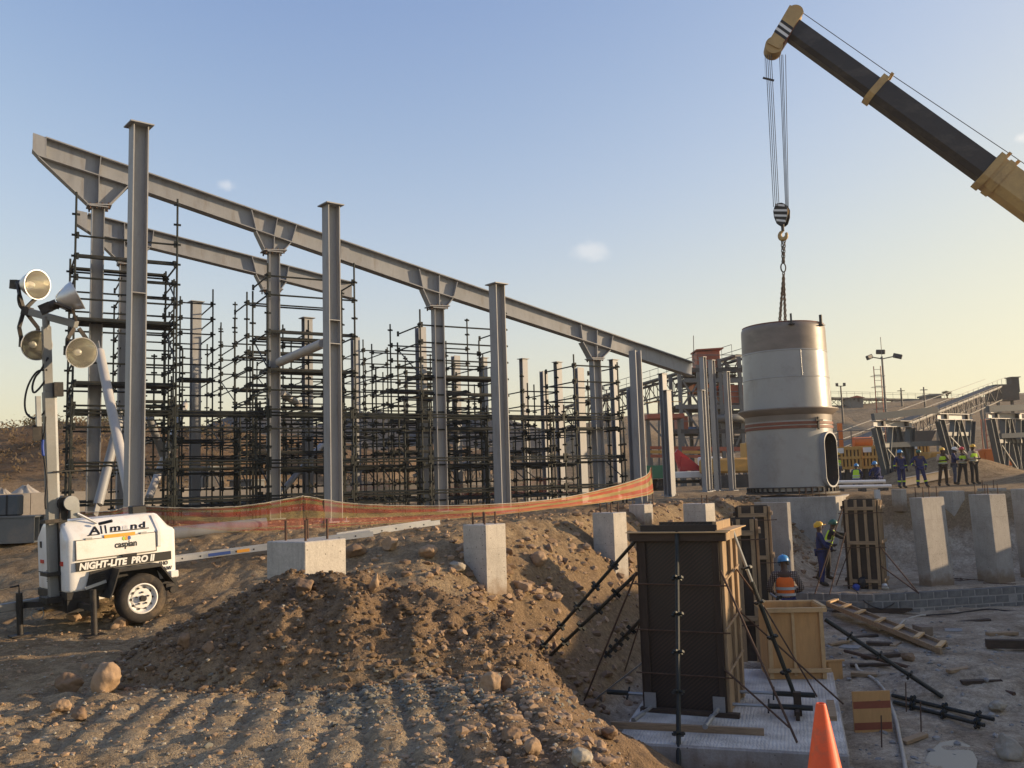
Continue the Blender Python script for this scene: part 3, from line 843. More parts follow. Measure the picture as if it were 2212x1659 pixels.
for k, (x, top, wpx) in enumerate(((212, 447, 27), (591, 544.5, 27), (945, 665, 28), (1285, 776, 23))):
    q = on_row(x, top)
    b = (0.28, 0.28, 0.30, 0.28)[k]
    z0 = hz(q.x, q.y) - 0.05
    t = thing('rafter_column', ('grey steel column carrying the high outer end of the long rafter', 'grey steel column under the second haunch of the long rafter',
              'grey steel column under the third haunch of the long rafter', 'grey steel column under the lowest haunch of the long rafter')[k],
              'steel column', (q.x, q.y, z0), math.radians(RRZ))
    h = q.z - z0 - 0.018
    for s in (-1, 1):
        MB().box((s * (b / 2 - 0.01), 0, h / 2), (0.02, 0.26, h)).build('flange', 'steel_grey', t, local=True)
    MB().box((0, 0, h / 2), (b - 0.04, 0.014, h)).build('web', 'steel_grey', t, local=True)
    MB().box((0, 0, h + 0.002 - 0.013), (b + 0.14, 0.40, 0.026)).build('cap_plate', 'steel_grey', t, local=True)
    MB().box((0, 0, 0.07), (b + 0.2, 0.45, 0.03)).build('base_plate', 'steel_grey', t, local=True)

# second, lower rafter behind
Q1p, Q2p = P(267, 568, 25.2), P(590, 627, 27.9)
qn = Vector((rdir.y, -rdir.x, 0))
def on_row2(x, y):
    return onplane(x, y, Q1p, qn)
rafter('lower sloping steel rafter standing behind the long one', on_row2,
       [(190, 463), (697, 596), (760, 612)], [(166, 485), (197, 505), (382, 550), (551, 592), (760, 645)],
       [[(197, 507), (258, 568), (285, 568), (322, 537)], [(551, 594), (568, 627), (604, 627), (616, 611)]],
       [((542, 554), (551, 590)), ((622, 576), (616, 608)), ((268, 484), (268, 520)), ((268, 524), (268, 566)), ((331, 500), (326, 534))],
       nose=[(166, 457), (188, 462), (188, 503), (166, 485)])
for k, (x, top) in enumerate(((270, 570), (587, 629))):
    q = on_row2(x, top)
    z0 = hz(q.x, q.y) - 0.05
    t = thing('rafter_column', ('grey steel column under the first haunch of the lower rafter', 'grey steel column under the second haunch of the lower rafter')[k],
              'steel column', (q.x, q.y, z0), math.radians(RRZ))
    h = q.z - z0 - 0.018
    for s in (-1, 1):
        MB().box((s * 0.13, 0, h / 2), (0.02, 0.26, h)).build('flange', 'steel_grey', t, local=True)
    MB().box((0, 0, h / 2), (0.24, 0.014, h)).build('web', 'steel_grey', t, local=True)
    MB().box((0, 0, h - 0.011), (0.4, 0.4, 0.026)).build('cap_plate', 'steel_grey', t, local=True)
    MB().box((0, 0, 0.07), (0.48, 0.45, 0.03)).build('base_plate', 'steel_grey', t, local=True)

# columns farther back: arris x, top y, distance, cap, section, words
BACK = [(411, 652, 30.5, 0.16, 'capped steel column standing alone left of the braced column'),
        (651, 687, 31.0, 0.15, 'capped steel column seen between the second rafter column and the sloping brace'),
        (896, 707, 31.0, 0.0, 'dark steel column inside the third scaffold tower'),
        (757, 729, 33.5, 0.0, 'steel column half hidden behind the braced column'),
        (974, 769, 34.0, 0.0, 'dark steel column just right of the third rafter column'),
        (1034, 773, 37.0, 0.12, 'thin steel column left of the third front column'),
        (1059, 794, 35.0, 0.0, 'steel column touching the left edge of the third front column'),
        (1121, 775, 37.0, 0.12, 'sunlit steel column right of the third front column'),
        (1165, 802, 38.0, 0.0, 'steel column behind the scaffold post left of the short pair'),
        (1195, 782, 37.5, 0.1, 'tall sunlit steel column left of the dark pair'),
        (1237, 795, 31.0, 0.0, 'darkest steel column between the third and fourth rafter columns'),
        (1315, 777, 36.0, 0.1, 'slim steel column right of the fourth rafter column'),
        (1353, 839, 33.0, 0.0, 'short sunlit steel column touching the fourth front column'),
        (1422, 807, 39.0, 0.08, 'taller of the two overlapping columns right of the net'),
        (1431, 843, 37.0, 0.06, 'shorter of the two overlapping columns right of the net'),
        (1519, 770, 45.0, 0.05, 'tall grey column left of three beside the hanging tank'),
        (1538, 777, 45.5, 0.05, 'tall grey column middle of three beside the hanging tank'),
        (1570, 802, 45.5, 0.05, 'grey column nearest the hanging tank on its left'),
        (1516, 842, 43.0, 0.05, 'short thick column overlapping the left of three by the tank')]
for ax, ty, Y, cap, lab in BACK:
    big = ax in (411, 651, 896, 1237)
    steel_column(lab, ax, ty, Y, 40 if ax > 1500 else -50, b=0.30 if big else 0.27, d=0.24 if big else 0.22, cap=cap, mat='steel_grey', foot=True)

# round braces
def pipe_brace(label, p, q, r, mat='steel_grey_light', gusset=True):
    t = thing('pipe_brace', label, 'pipe brace', p)
    d = (q - p).normalized()
    MB().tube(p + d * 0.22, q - d * 0.22, r, 16).build('pipe', mat, t, smooth=0.6)
    for a, s in ((p, 1), (q, -1)):
        MB().bar(a - d * s * 0.05, a + d * s * 0.45, 0.02, r * 1.7).build('gusset', 'steel_grey', t)
    return t
pipe_brace('pale blue-grey round pipe leaning behind the tallest column, upper end left', P(212, 745, 21.15), P(290, 1120, 18.6), 0.105)
pipe_brace('brown-lit round pipe leaning the other way behind the tallest column', P(262, 890, 21.6), P(207, 1110, 20.5), 0.105, 'steel_grey')
pipe_brace('thick round brace sloping between the second rafter column and braced column', P(598, 785, 23.5), P(706, 738, 20.7), 0.115)
pipe_brace('short banded pipe sloping down behind the second rafter column', P(603, 845, 26.5), P(648, 876, 30.6), 0.12)
pipe_brace('long pale pipe propped low behind the second rafter column', P(700, 955, 33.0), P(598, 1075, 29.5), 0.10)
pipe_brace('pale pipe leaning left of the lone capped column', P(402, 868, 30.2), P(318, 1085, 25.5), 0.11)
pipe_brace('dark pipe leaning right behind the tallest column', P(318, 890, 26.0), P(392, 1090, 29.0), 0.11, 'steel_grey')
# ------------------------------------------------------------------ scaffolding
SCM = {}
def sc_standard(h):
    k = ('s', round(h, 1))
    if k not in SCM:
        m = MB().tube((0, 0, 0), (0, 0, h), 0.0255, 7)
        z = 0.35
        while z < h - 0.05:                       # V-pressings every half metre
            m.box((0, 0, z), (0.17, 0.022, 0.05)); m.box((0, 0, z + 0.003), (0.022, 0.17, 0.05))
            z += 0.495
        m.box((0, 0, 0.01), (0.15, 0.15, 0.012))
        SCM[k] = m.mesh('standard', 'scaffold_green')
    return SCM[k]
def sc_ledger(L, r=0.023):
    k = ('l', round(L, 2))
    if k not in SCM:
        m = MB().tube((0.03, 0, 0), (L - 0.03, 0, 0), r, 6)
        for x in (0.05, L - 0.05):
            m.box((x, 0, 0.012), (0.05, 0.055, 0.15))
        SCM[k] = m.mesh('ledger', 'scaffold_green')
    return SCM[k]
def sc_board(L, w=0.23):
    k = ('b', round(L, 2), w)
    if k not in SCM:
        m = MB().box((L / 2, 0, 0.0), (L - 0.06, w, 0.045))
        m.box((0.06, 0, 0.02), (0.05, w - 0.02, 0.07)); m.box((L - 0.06, 0, 0.02), (0.05, w - 0.02, 0.07))
        SCM[k] = m.mesh('platform_board', 'scaffold_board')
    return SCM[k]
def sc_brace(L):
    k = ('d', round(L, 2))
    if k not in SCM:
        SCM[k] = MB().tube((0, 0, 0), (L, 0, 0), 0.02, 6).mesh('diagonal_brace', 'scaffold_green')
    return SCM[k]
def scaffold(label, xl, xr, Y0, topl, topr, depth, back_drop=0.6, ledg=None, decks=(), ext=0.0, ext_levels=(1, 3, 5), rdx=None, seed=0, base=None):
    """tower of four standards: picture x of its two front posts, distance of the left one, picture y of the two tops;
    ext: a low bay carried on to the right"""
    rr = random.Random(seed * 31 + 5)
    ax = rdx or rdir
    perp = Vector((-ax.y, ax.x, 0))
    a = P(xl, 1040, Y0)
    # bay length so that the right post stands at xr
    lo, hi = 0.4, 6.0
    def px(v):
        d = v - Vector((0, 0, CAM_Z)); return 1106 + FPX * d.dot(RT) / d.dot(F_)
    for _ in range(40):
        md = (lo + hi) / 2
        q = Vector((a.x, a.y, P(xl, 1040, Y0).z)) + ax * md
        if px(q) < xr: lo = md
        else: hi = md
    L = lo
    z0 = (hz(a.x, a.y) if base is None else base) - 0.02
    t = thing('scaffold_tower', label, 'scaffold', (a.x, a.y, z0), math.atan2(ax.y, ax.x), 'scaffold towers around the steel columns')
    HL = P(xl, topl, Y0).z - z0
    q = a + ax * L
    HR = P(xr, topr, q.y).z - z0
    posts = [(0, 0, HL), (L, 0, HR), (0, depth, HL - back_drop), (L, depth, HR - back_drop * 1.2)]
    if ext:
        posts += [(L + ext, 0, 3.1), (L + ext, depth, 2.9)]
    for x, y, h in posts:
        g = Vector((a.x, a.y, 0)) + ax * x + perp * y
        zz = hz(g.x, g.y) - z0 - 0.01
        link('standard', sc_standard(h - zz), t, (x, y, zz))
    n = int(min(HL, HR) / 0.495)
    top = min(HL, HR)
    for k in range(1, n + 1):
        z = 0.35 + 0.495 * (k - 1)
        if z > top - 0.12: break
        deck = k in decks
        odd = ledg(k) if ledg else (k in (1, 3, 5, 6) or k >= 5 and rr.random() < 0.88)
        if odd or deck:
            link('ledger', sc_ledger(L), t, (0, 0, z), (0, 0, 0))
            if z < HL - back_drop - 0.1 and rr.random() < 0.9 or deck:
                link('ledger', sc_ledger(L), t, (0, depth, z + 0.006), (0, 0, 0))
        if odd and rr.random() < 0.85 or deck:
            link('transom', sc_ledger(depth), t, (0, 0, z - 0.012), (0, 0, math.pi / 2))
            if rr.random() < 0.8 or deck:
                link('transom', sc_ledger(depth), t, (L, 0, z - 0.012), (0, 0, math.pi / 2))
        if deck:
            nb = max(2, int(depth / 0.26))
            use = [0, nb - 1] if nb > 3 and rr.random() < 0.5 else range(min(nb, 4))
            for i in use:
                link('platform_board', sc_board(L), t, (0, 0.16 + i * (depth - 0.32) / max(1, nb - 1), z + 0.055))
        if ext and k in ext_levels:
            link('ledger', sc_ledger(ext), t, (L, 0, z)); link('ledger', sc_ledger(ext), t, (L, depth, z + 0.004))
            link('transom', sc_ledger(depth), t, (L + ext, 0, z - 0.012), (0, 0, math.pi / 2))
    # face bracing on the ends
    for k in range(1, n - 1, 3):
        z = 0.35 + 0.495 * k
        dz = 0.99
        if z + dz < top - back_drop - 0.2 and rr.random() < 0.7:
            LL = math.hypot(depth, dz)
            link('diagonal_brace', sc_brace(LL), t, (rr.choice((0, L)) + 0.03, 0, z), Matrix.Rotation(math.pi / 2, 3, 'Z').to_4x4().to_euler() if False else (Matrix.Rotation(math.pi / 2, 3, 'Z') @ Matrix.Rotation(-math.atan2(dz, depth), 3, 'Y')).to_euler())
    return t
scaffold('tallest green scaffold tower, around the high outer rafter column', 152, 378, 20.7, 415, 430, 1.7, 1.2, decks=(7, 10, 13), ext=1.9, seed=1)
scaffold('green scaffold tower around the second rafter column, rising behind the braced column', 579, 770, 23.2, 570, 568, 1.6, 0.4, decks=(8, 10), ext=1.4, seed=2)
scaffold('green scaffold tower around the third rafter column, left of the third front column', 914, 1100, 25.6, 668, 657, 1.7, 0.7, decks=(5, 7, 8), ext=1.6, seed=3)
scaffold('low green scaffold tower around the lowest rafter column', 1249, 1344, 28.0, 765, 782, 1.7, 0.3, decks=(5,), seed=4)
scaffold('green scaffold tower behind the second rafter column with two dark decks near its top', 533, 742, 26.6, 628, 626, 1.6, 0.5, decks=(4, 8, 10), seed=5)
scaffold('open green scaffold bay left of the second scaffold tower, around the lone capped column', 386, 458, 28.6, 640, 625, 2.2, 0.5, decks=(5, 9), ext=1.3, ext_levels=(1, 2, 3, 4, 5), seed=6)
scaffold('thin open scaffold bay between the lone column and the second tower', 476, 507, 31.5, 696, 652, 2.4, 0.4, decks=(4,), ext=1.8, ext_levels=(1, 3, 4, 5), seed=7)
scaffold('green scaffold tower with a broad dark deck left of the third rafter column', 848, 1017, 29.3, 700, 690, 1.7, 0.4, decks=(4, 6, 8), seed=8)
scaffold('bare thin scaffold bay in the gap right of the braced column', 788, 841, 33.5, 733, 750, 2.4, 0.3, decks=(6,), ext=1.6, seed=9)
scaffold('open scaffold bay right of the third front column, lower of two', 1134, 1210, 30.6, 807, 781, 2.0, 0.5, decks=(4,), ext=0.9, seed=10)
scaffold('thin scaffold bay behind the braced column at its foot', 655, 700, 34.5, 790, 770, 2.5, 0.5, decks=(5, 7), ext=2.0, ext_levels=(1, 2, 3, 4, 5), seed=11)
scaffold('farthest low scaffold bay behind the third front column', 1030, 1075, 37, 830, 822, 2.5, 0.4, decks=(4,), ext=2.2, ext_levels=(1, 2, 3, 4), seed=12)
scaffold('low scaffold bay seen behind the tallest column', 255, 372, 25.2, 590, 600, 1.7, 0.6, decks=(3, 7), seed=13)

scaffold('narrow scaffold bay right behind the second rafter column', 612, 668, 28.8, 700, 690, 2.0, 0.4, decks=(3, 7), ext=1.2, ext_levels=(1, 2, 3, 4, 5), seed=21)
scaffold('scaffold bay filling the gap left of the braced column at mid height', 540, 590, 30.5, 745, 740, 2.2, 0.4, decks=(4,), ext=1.5, ext_levels=(1, 2, 3, 4, 5), seed=22)
scaffold('scaffold bay just right of the braced column, lower than the thin bay behind', 745, 815, 29.0, 800, 795, 2.0, 0.4, decks=(3, 5), ext=1.4, ext_levels=(1, 2, 3, 4), seed=23)
scaffold('dark scaffold bay between the third rafter column and the third front column', 985, 1050, 31.0, 775, 770, 2.2, 0.3, decks=(3, 5), ext=1.2, ext_levels=(1, 2, 3, 4), seed=24)
scaffold('low scaffold bay behind the third front column on its right', 1095, 1160, 33.0, 838, 832, 2.4, 0.3, decks=(3,), ext=1.6, ext_levels=(1, 2, 3), seed=25)
scaffold('scaffold bay crowding the left side of the third rafter column', 880, 935, 32.5, 770, 765, 2.2, 0.3, decks=(3, 5), ext=1.4, ext_levels=(1, 2, 3, 4), seed=26)
scaffold('low scaffold bay between the tallest column and the lone column', 330, 392, 26.8, 760, 750, 2.0, 0.5, decks=(3, 5), ext=1.6, ext_levels=(1, 2, 3, 4, 5), seed=27)
# low run of double ledgers tying the towers together along their front
def ledger_run(label, xs, Y0, Y1, ypx):
    a = P(xs[0], 1040, Y0); b = P(xs[1], 1040, Y1)
    d = Vector((b.x - a.x, b.y - a.y, 0)); L = d.length; d /= L
    t = thing('scaffold_run', label, 'scaffold', (a.x, a.y, hz(a.x, a.y)), math.atan2(d.y, d.x))
    n = round(L / 2.35); st = L / n
    zs = [P(xs[0], y, Y0).z - hz(a.x, a.y) for y in ypx]
    for k in range(n + 1):
        g = Vector((a.x, a.y, 0)) + d * st * k
        for yy in (0.0, 0.75):
            zz = hz(g.x, g.y) - hz(a.x, a.y)
            link('standard', sc_standard(max(zs) + 0.35), t, (st * k, yy, zz))
        if k < n:
            for z in zs:
                for yy, dz in ((0.0, 0.0), (0.0, -0.075), (0.75, 0.02), (0.75, -0.06)):
                    link('ledger', sc_ledger(st), t, (st * k, yy, z + dz))
        for z in zs:
            link('transom', sc_ledger(0.75), t, (st * k, 0, z - 0.03), (0, 0, math.pi / 2))
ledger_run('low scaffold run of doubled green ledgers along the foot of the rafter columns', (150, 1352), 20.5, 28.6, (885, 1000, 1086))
# ------------------------------------------------------------------ light tower trailer
FONT_CACHE = {}
def text_mesh(txt, size, mat, shear=0.0, bold=0.0, ext=0.002, space=1.0):
    cu = bpy.data.curves.new('lettering', 'FONT')
    cu.body = txt; cu.size = size; cu.shear = shear; cu.offset = bold; cu.extrude = ext; cu.space_character = space
    cu.align_x = 'LEFT'; cu.resolution_u = 3
    o = bpy.data.objects.new('lettering', cu)
    COL.objects.link(o)
    dg = bpy.context.evaluated_depsgraph_get()
    me = bpy.data.meshes.new_from_object(o.evaluated_get(dg))
    bpy.data.objects.remove(o); bpy.data.curves.remove(cu)
    me.name = 'lettering'
    me.materials.clear(); me.materials.append(MATS[mat])
    return me
def put_text(txt, size, mat, parent, loc, xaxis, yaxis, width=None, **kw):
    me = text_mesh(txt, size, mat, **kw)
    xs = [v.co.x for v in me.vertices]; x0, x1 = min(xs), max(xs)
    sx = (width / (x1 - x0)) if width else 1.0
    xa, ya = Vector(xaxis).normalized(), Vector(yaxis).normalized()
    za = xa.cross(ya)
    for v in me.vertices:
        v.co = xa * ((v.co.x - x0) * sx) + ya * v.co.y + za * v.co.z
    o = link('lettering', me, parent, loc)
    if len(txt) > 1: o['kind'] = 'stuff'
    return o
TR_RZ, TR_TILT = math.radians(44), math.radians(2.9)
tw = G(305, 1345, hz(-5.4, 13.2))
_R = Matrix.Rotation(TR_RZ, 3, 'Z') @ Matrix.Rotation(-TR_TILT, 3, 'Y')
TR0 = tw - _R @ Vector((0, -0.80, 0))
tr = thing('light_tower', 'white trailer-mounted light tower with four lamps on a grey mast', 'light tower', TR0, rot=_R.to_euler())
def TP(name, mat, m, parent=None, **k):
    return m.build(name, mat, parent or tr, local=True, **k)
# body: ribbed plastic canopy with sloped shoulders
XL, XR, ZB, ZS, ZT = -0.92, 0.62, 0.545, 1.26, 1.50
prof = [(-0.62, ZB), (-0.64, ZS - 0.03), (-0.625, ZS + 0.01), (-0.43, ZT - 0.035), (-0.38, ZT), (0.38, ZT), (0.43, ZT - 0.035), (0.625, ZS + 0.01), (0.64, ZS - 0.03), (0.62, ZB)]
def section(x, ky, top):
    "cross-section at x: widths scaled by ky, everything above the shoulder pulled down to top"
    out = []
    for y, z in prof:
        if z > ZS: z = ZS + (z - ZS) * max(0.02, (top - ZS) / (ZT - ZS))
        out.append((x, y * ky, z))
    return out
secs = [section(XL, 0.86, ZT - 0.10), section(XL + 0.02, 0.93, ZT - 0.04), section(XL + 0.06, 0.98, ZT - 0.01), section(XL + 0.12, 1.0, ZT),
        section(0.42, 1.0, ZT), section(0.46, 0.995, ZT - 0.02), section(XR - 0.03, 0.985, ZS + 0.05), section(XR, 0.95, ZS + 0.005)]
m = MB(); n = len(prof)
m.v = [Vector(q) for s_ in secs for q in s_]
for i in range(len(secs) - 1):
    for j in range(n):
        m.f.append((i * n + j, (i + 1) * n + j, (i + 1) * n + (j + 1) % n, i * n + (j + 1) % n))
m.f.append(tuple(range(n))); m.f.append(tuple((len(secs) - 1) * n + j for j in reversed(range(n))))
body = TP('body', 'white_paint', m, smooth=0.5, bevel=0.016, segs=2)
YS = -0.648
TP('rib', 'white_paint', MB().prism([(0.34, YS + 0.008, 1.02), (0.385, YS + 0.008, 1.02), (0.385, YS - 0.004, ZS - 0.02), (0.385, -0.43, ZT - 0.03), (0.34, -0.43, ZT - 0.03), (0.34, YS - 0.004, ZS - 0.02)], (0.0, -0.016, 0.008)), body)
TP('door_panel', 'white_paint', MB().box((-0.24, YS + 0.008, 1.10), (1.10, 0.016, 0.26)), body, bevel=0.004)
TP('skirt_lip', 'white_paint', MB().box((0.57, -0.635, ZB + 0.05), (0.12, 0.06, 0.1)), body, bevel=0.01)
for c_, d_ in (((-0.24, YS + 0.004, 0.962), (1.12, 0.012, 0.006)), ((-0.24, YS + 0.004, 1.235), (1.12, 0.012, 0.006)), ((-0.80, YS + 0.004, 1.10), (0.006, 0.012, 0.28)), ((0.32, YS + 0.004, 1.10), (0.006, 0.012, 0.28))):
    TP('panel_seam', 'black_iron', MB().box(c_, d_), body)
for x in (-0.62, 0.14):
    TP('hinge', 'galvanised', MB().box((x, YS - 0.002, 1.242), (0.09, 0.014, 0.03)), body)
for k in range(6):
    TP('end_vent', 'black_iron', MB().box((XL - 0.003, 0.1, 0.66 + 0.03 * k), (0.012, 0.14, 0.012)), body)
# slot for the mast in the end face
TP('mast_slot', 'black_plastic', MB().box((XL - 0.002, -0.26, 1.02), (0.012, 0.30, 0.93)), body)
TP('end_hatch', 'black_iron', MB().box((XL - 0.002, 0.40, 1.17), (0.012, 0.07, 0.09)), body)
TP('end_seam', 'black_iron', MB().box((XL - 0.002, 0.40, 0.78), (0.012, 0.24, 0.012)), body)
slope_up = Vector((0, 1, 1)).normalized()
slope_n = Vector((0, -1, 1)).normalized()
YS = -0.662
TP('stripe', 'decal_black', MB().box((-0.135, YS + 0.016, 0.875), (1.33, 0.03, 0.12)))
put_text('NIGHT-LITE  PRO II', 0.125, 'decal_white', tr, (-0.765, YS - 0.003, 0.832), (1, 0, 0), (0, 0, 1), width=1.05, shear=0.18, bold=0.006)
def on_slope(x, u):
    return Vector((x, -0.625, ZS + 0.01)) + slope_up * u + slope_n * 0.003
for txt, x, u, sz, wd_, mt in (('A', -0.60, 0.035, 0.20, 0.155, 'decal_black'), ('l', -0.435, 0.03, 0.21, 0.045, 'decal_black'), ('l', -0.375, 0.03, 0.21, 0.045, 'decal_black'), ('m', -0.305, 0.06, 0.16, 0.16, 'decal_black'),
                               ('a', -0.13, 0.06, 0.16, 0.09, 'decal_faint'), ('n', -0.02, 0.06, 0.16, 0.11, 'decal_black'), ('d', 0.11, 0.06, 0.16, 0.12, 'decal_black')):
    put_text(txt, sz, mt, tr, on_slope(x, u), (1, 0, 0), slope_up, width=wd_, shear=0.25, bold=0.005)
for x0, x1, u in ((-0.62, -0.46, 0.012), (-0.31, 0.24, 0.032)):
    TP('underline', 'decal_black', MB().prism([on_slope(x0, u), on_slope(x1, u), on_slope(x1, u + 0.016), on_slope(x0, u + 0.016)], slope_n * 0.003))
TP('orange_strip', 'decal_orange', MB().box((-0.195, -0.648, ZS - 0.012), (0.43, 0.012, 0.048)))
put_text('caspian', 0.125, 'decal_black', tr, (-0.27, -0.6515, 1.075), (1, 0, 0), (0, 0, 1), width=0.31, bold=0.003)
for dx, mt in ((0.0, 'decal_green'), (0.038, 'decal_orange'), (0.072, 'decal_blue')):
    hx = [(-0.14 + dx + 0.026 * math.cos(a), -0.6545 - dx * 0.03, 1.195 + 0.030 * math.sin(a)) for a in (math.radians(60 * k + 30) for k in range(6))]
    TP('emblem', mt, MB().prism(hx, (0, 0.004, 0)))
put_text('SHO', 0.075, 'decal_black', tr, (0.36, -0.6315, 0.745), (1, 0, 0), (0, 0, 1), width=0.13, bold=0.002)
put_text('6kW', 0.075, 'decal_black', tr, (0.40, -0.6295, 0.665), (1, 0, 0), (0, 0, 1), width=0.15, bold=0.002)
TP('latch', 'black_plastic', MB().box((-0.08, YS - 0.004, 0.955), (0.21, 0.03, 0.035)), bevel=0.006)
TP('red_reflector', 'decal_red', MB().box((XL - 0.006, -0.47, 0.93), (0.012, 0.10, 0.06)))
TP('red_reflector', 'decal_red', MB().box((XL - 0.006, 0.36, 0.93), (0.012, 0.13, 0.05)))
TP('black_box', 'black_plastic', MB().box((0.36, 0.10, ZT + 0.05), (0.22, 0.16, 0.13)), bevel=0.012)
# chassis
TP('chassis', 'black_iron', MB().box((-0.15, 0, ZB - 0.055), (1.54, 1.22, 0.11)), bevel=0.008)
TP('chassis_apron', 'black_iron', MB().box((-0.70, -0.55, ZB - 0.19), (0.42, 0.10, 0.18)))
TP('cross_member', 'black_iron', MB().box((-0.86, 0, ZB - 0.19), (0.10, 1.16, 0.16)))
TP('grille', 'black_plastic', MB().prism([(-0.70, -0.648, ZB - 0.03), (-0.62, -0.648, ZB + 0.25), (-0.40, -0.648, ZB + 0.265), (0.28, -0.648, ZB + 0.25), (0.36, -0.648, ZB - 0.03)], (0, -0.012, 0)))
for k in range(7):
    TP('grille_slat', 'black_iron', MB().box((-0.50, -0.668, ZB + 0.02 + 0.03 * k), (0.17, 0.012, 0.010)))
TP('axle', 'black_iron', MB().tube((0, -0.72, 0.345), (0, 0.72, 0.345), 0.035, 10))
TP('strap_arm', 'aluminium', MB().bar((-0.70, -0.69, ZB + 0.03), (-0.42, -0.69, ZB + 0.09), 0.02, 0.04))
# wheels with fenders
def wheel(yc):
    Mx = Matrix.Translation((0, yc, 0.345)) @ Matrix.Rotation(math.pi / 2, 4, 'X')
    t = TP('tyre', 'rubber', MB().lathe([(0.20, -0.07), (0.215, -0.098), (0.27, -0.105), (0.315, -0.095), (0.338, -0.07), (0.345, -0.03), (0.345, 0.03), (0.338, 0.07), (0.315, 0.095), (0.27, 0.105), (0.215, 0.098), (0.20, 0.07)], 40, Mx), smooth=True)
    r = TP('rim', 'decal_white', MB().lathe([(0.205, 0.07), (0.212, 0.098), (0.196, 0.102), (0.186, 0.07), (0.172, 0.045), (0.15, 0.04), (0.135, 0.062), (0.08, 0.066), (0.05, 0.06), (0.045, 0.062), (0.0, 0.062)], 40, Mx), t, smooth=0.7)
    hb = MB().tube((0, yc - 0.055, 0.345), (0, yc - 0.13, 0.345), 0.042, 14)
    for k in range(5):
        a = 2 * math.pi * k / 5 + 0.3
        hb.tube((0.085 * math.cos(a), yc - 0.06, 0.345 + 0.085 * math.sin(a)), (0.085 * math.cos(a), yc - 0.095, 0.345 + 0.085 * math.sin(a)), 0.013, 6)
    TP('hub', 'black_iron', hb, t)
    hs = MB()
    for k in range(10):
        a = 2 * math.pi * k / 10
        hs.tube((0.148 * math.cos(a), yc - 0.038, 0.345 + 0.148 * math.sin(a)), (0.148 * math.cos(a), yc - 0.060, 0.345 + 0.148 * math.sin(a)), 0.017, 8)
    TP('vent_hole', 'black_plastic', hs, t)
    fp = [(-0.47, 0.42), (-0.42, 0.52), (-0.33, 0.79), (0.25, 0.79), (0.40, 0.58), (0.46, 0.50)]
    fm = MB(); fs_ = (yc + 0.25 * (1 if yc < 0 else -1))
    for (x0, z0), (x1, z1) in zip(fp, fp[1:]):
        sg = 1 if yc < 0 else -1
        fm.hexa([(x0, fs_, z0), (x1, fs_, z1), (x1, yc - 0.13, z1), (x0, yc - 0.13, z0), (x0, fs_, z0 + 0.014), (x1, fs_, z1 + 0.014), (x1, yc - 0.13, z1 + 0.014), (x0, yc - 0.13, z0 + 0.014)])
        fm.hexa([(x0, yc - 0.13, z0 - 0.03), (x1, yc - 0.13, z1 - 0.03), (x1, yc - 0.145, z1 - 0.03), (x0, yc - 0.145, z0 - 0.03), (x0, yc - 0.13, z0 + 0.012), (x1, yc - 0.13, z1 + 0.012), (x1, yc - 0.145, z1 + 0.012), (x0, yc - 0.145, z0 + 0.012)])
    TP('fender', 'black_plastic', fm)
wheel(-0.80); wheel(0.80)
TP('tail_bracket', 'black_iron', MB().box((0.52, -0.62, 0.42), (0.18, 0.12, 0.1)).lathe([(0.0, 0), (0.05, 0), (0.05, 0.06), (0, 0.06)], 10, Matrix.Translation((0.5, -0.7, 0.38)) @ Matrix.Rotation(math.pi / 2, 4, 'X')))
# drawbar and jacks
TP('drawbar', 'mast_grey', MB().bar((-0.85, 0, 0.42), (-2.9, 0, 0.36), 0.11, 0.11), bevel=0.008)
TP('drawbar_brace', 'black_iron', MB().bar((-0.85, -0.45, 0.40), (-1.3, -0.02, 0.40), 0.06, 0.08).bar((-0.85, 0.45, 0.40), (-1.3, 0.02, 0.40), 0.06, 0.08))
def jack(x, y, arm_to, crank):
    g = _R @ Vector((x, y, 0)) + TR0
    zf = (hz(g.x, g.y) - TR0.z) / math.cos(TR_TILT) - math.tan(TR_TILT) * 0 - (g.z - TR0.z) + 0.0
    j = TP('jack', 'black_iron', MB().tube((x, y, zf + 0.02), (x, y, 0.58), 0.042, 12).tube((x, y, zf + 0.02), (x, y, zf + 0.3), 0.034, 12).bar((x, y, 0.33), arm_to, 0.06, 0.07), smooth=0.7)
    TP('jack_foot', 'black_iron', MB().box((x, y, zf + 0.012), (0.26, 0.22, 0.015)), j)
    if crank:
        TP('crank', 'black_iron', MB().path([(x, y, 0.58), (x, y, 0.68), (x - 0.28, y - 0.08, 0.66), (x - 0.33, y - 0.09, 0.84)], 0.014, 6), j)
jack(-1.36, -0.08, (-1.34, -0.05, 0.40), True)
jack(-0.70, -0.98, (-0.76, -0.52, 0.36), False)
jack(-0.70, 0.98, (-0.76, 0.52, 0.36), False)
TP('chain_loop', 'galvanised', MB().path([(-1.14 + 0.08 * math.cos(a), -0.10, 0.26 + 0.08 * math.sin(a)) for a in [k * math.pi / 8 for k in range(17)]], 0.008, 6))
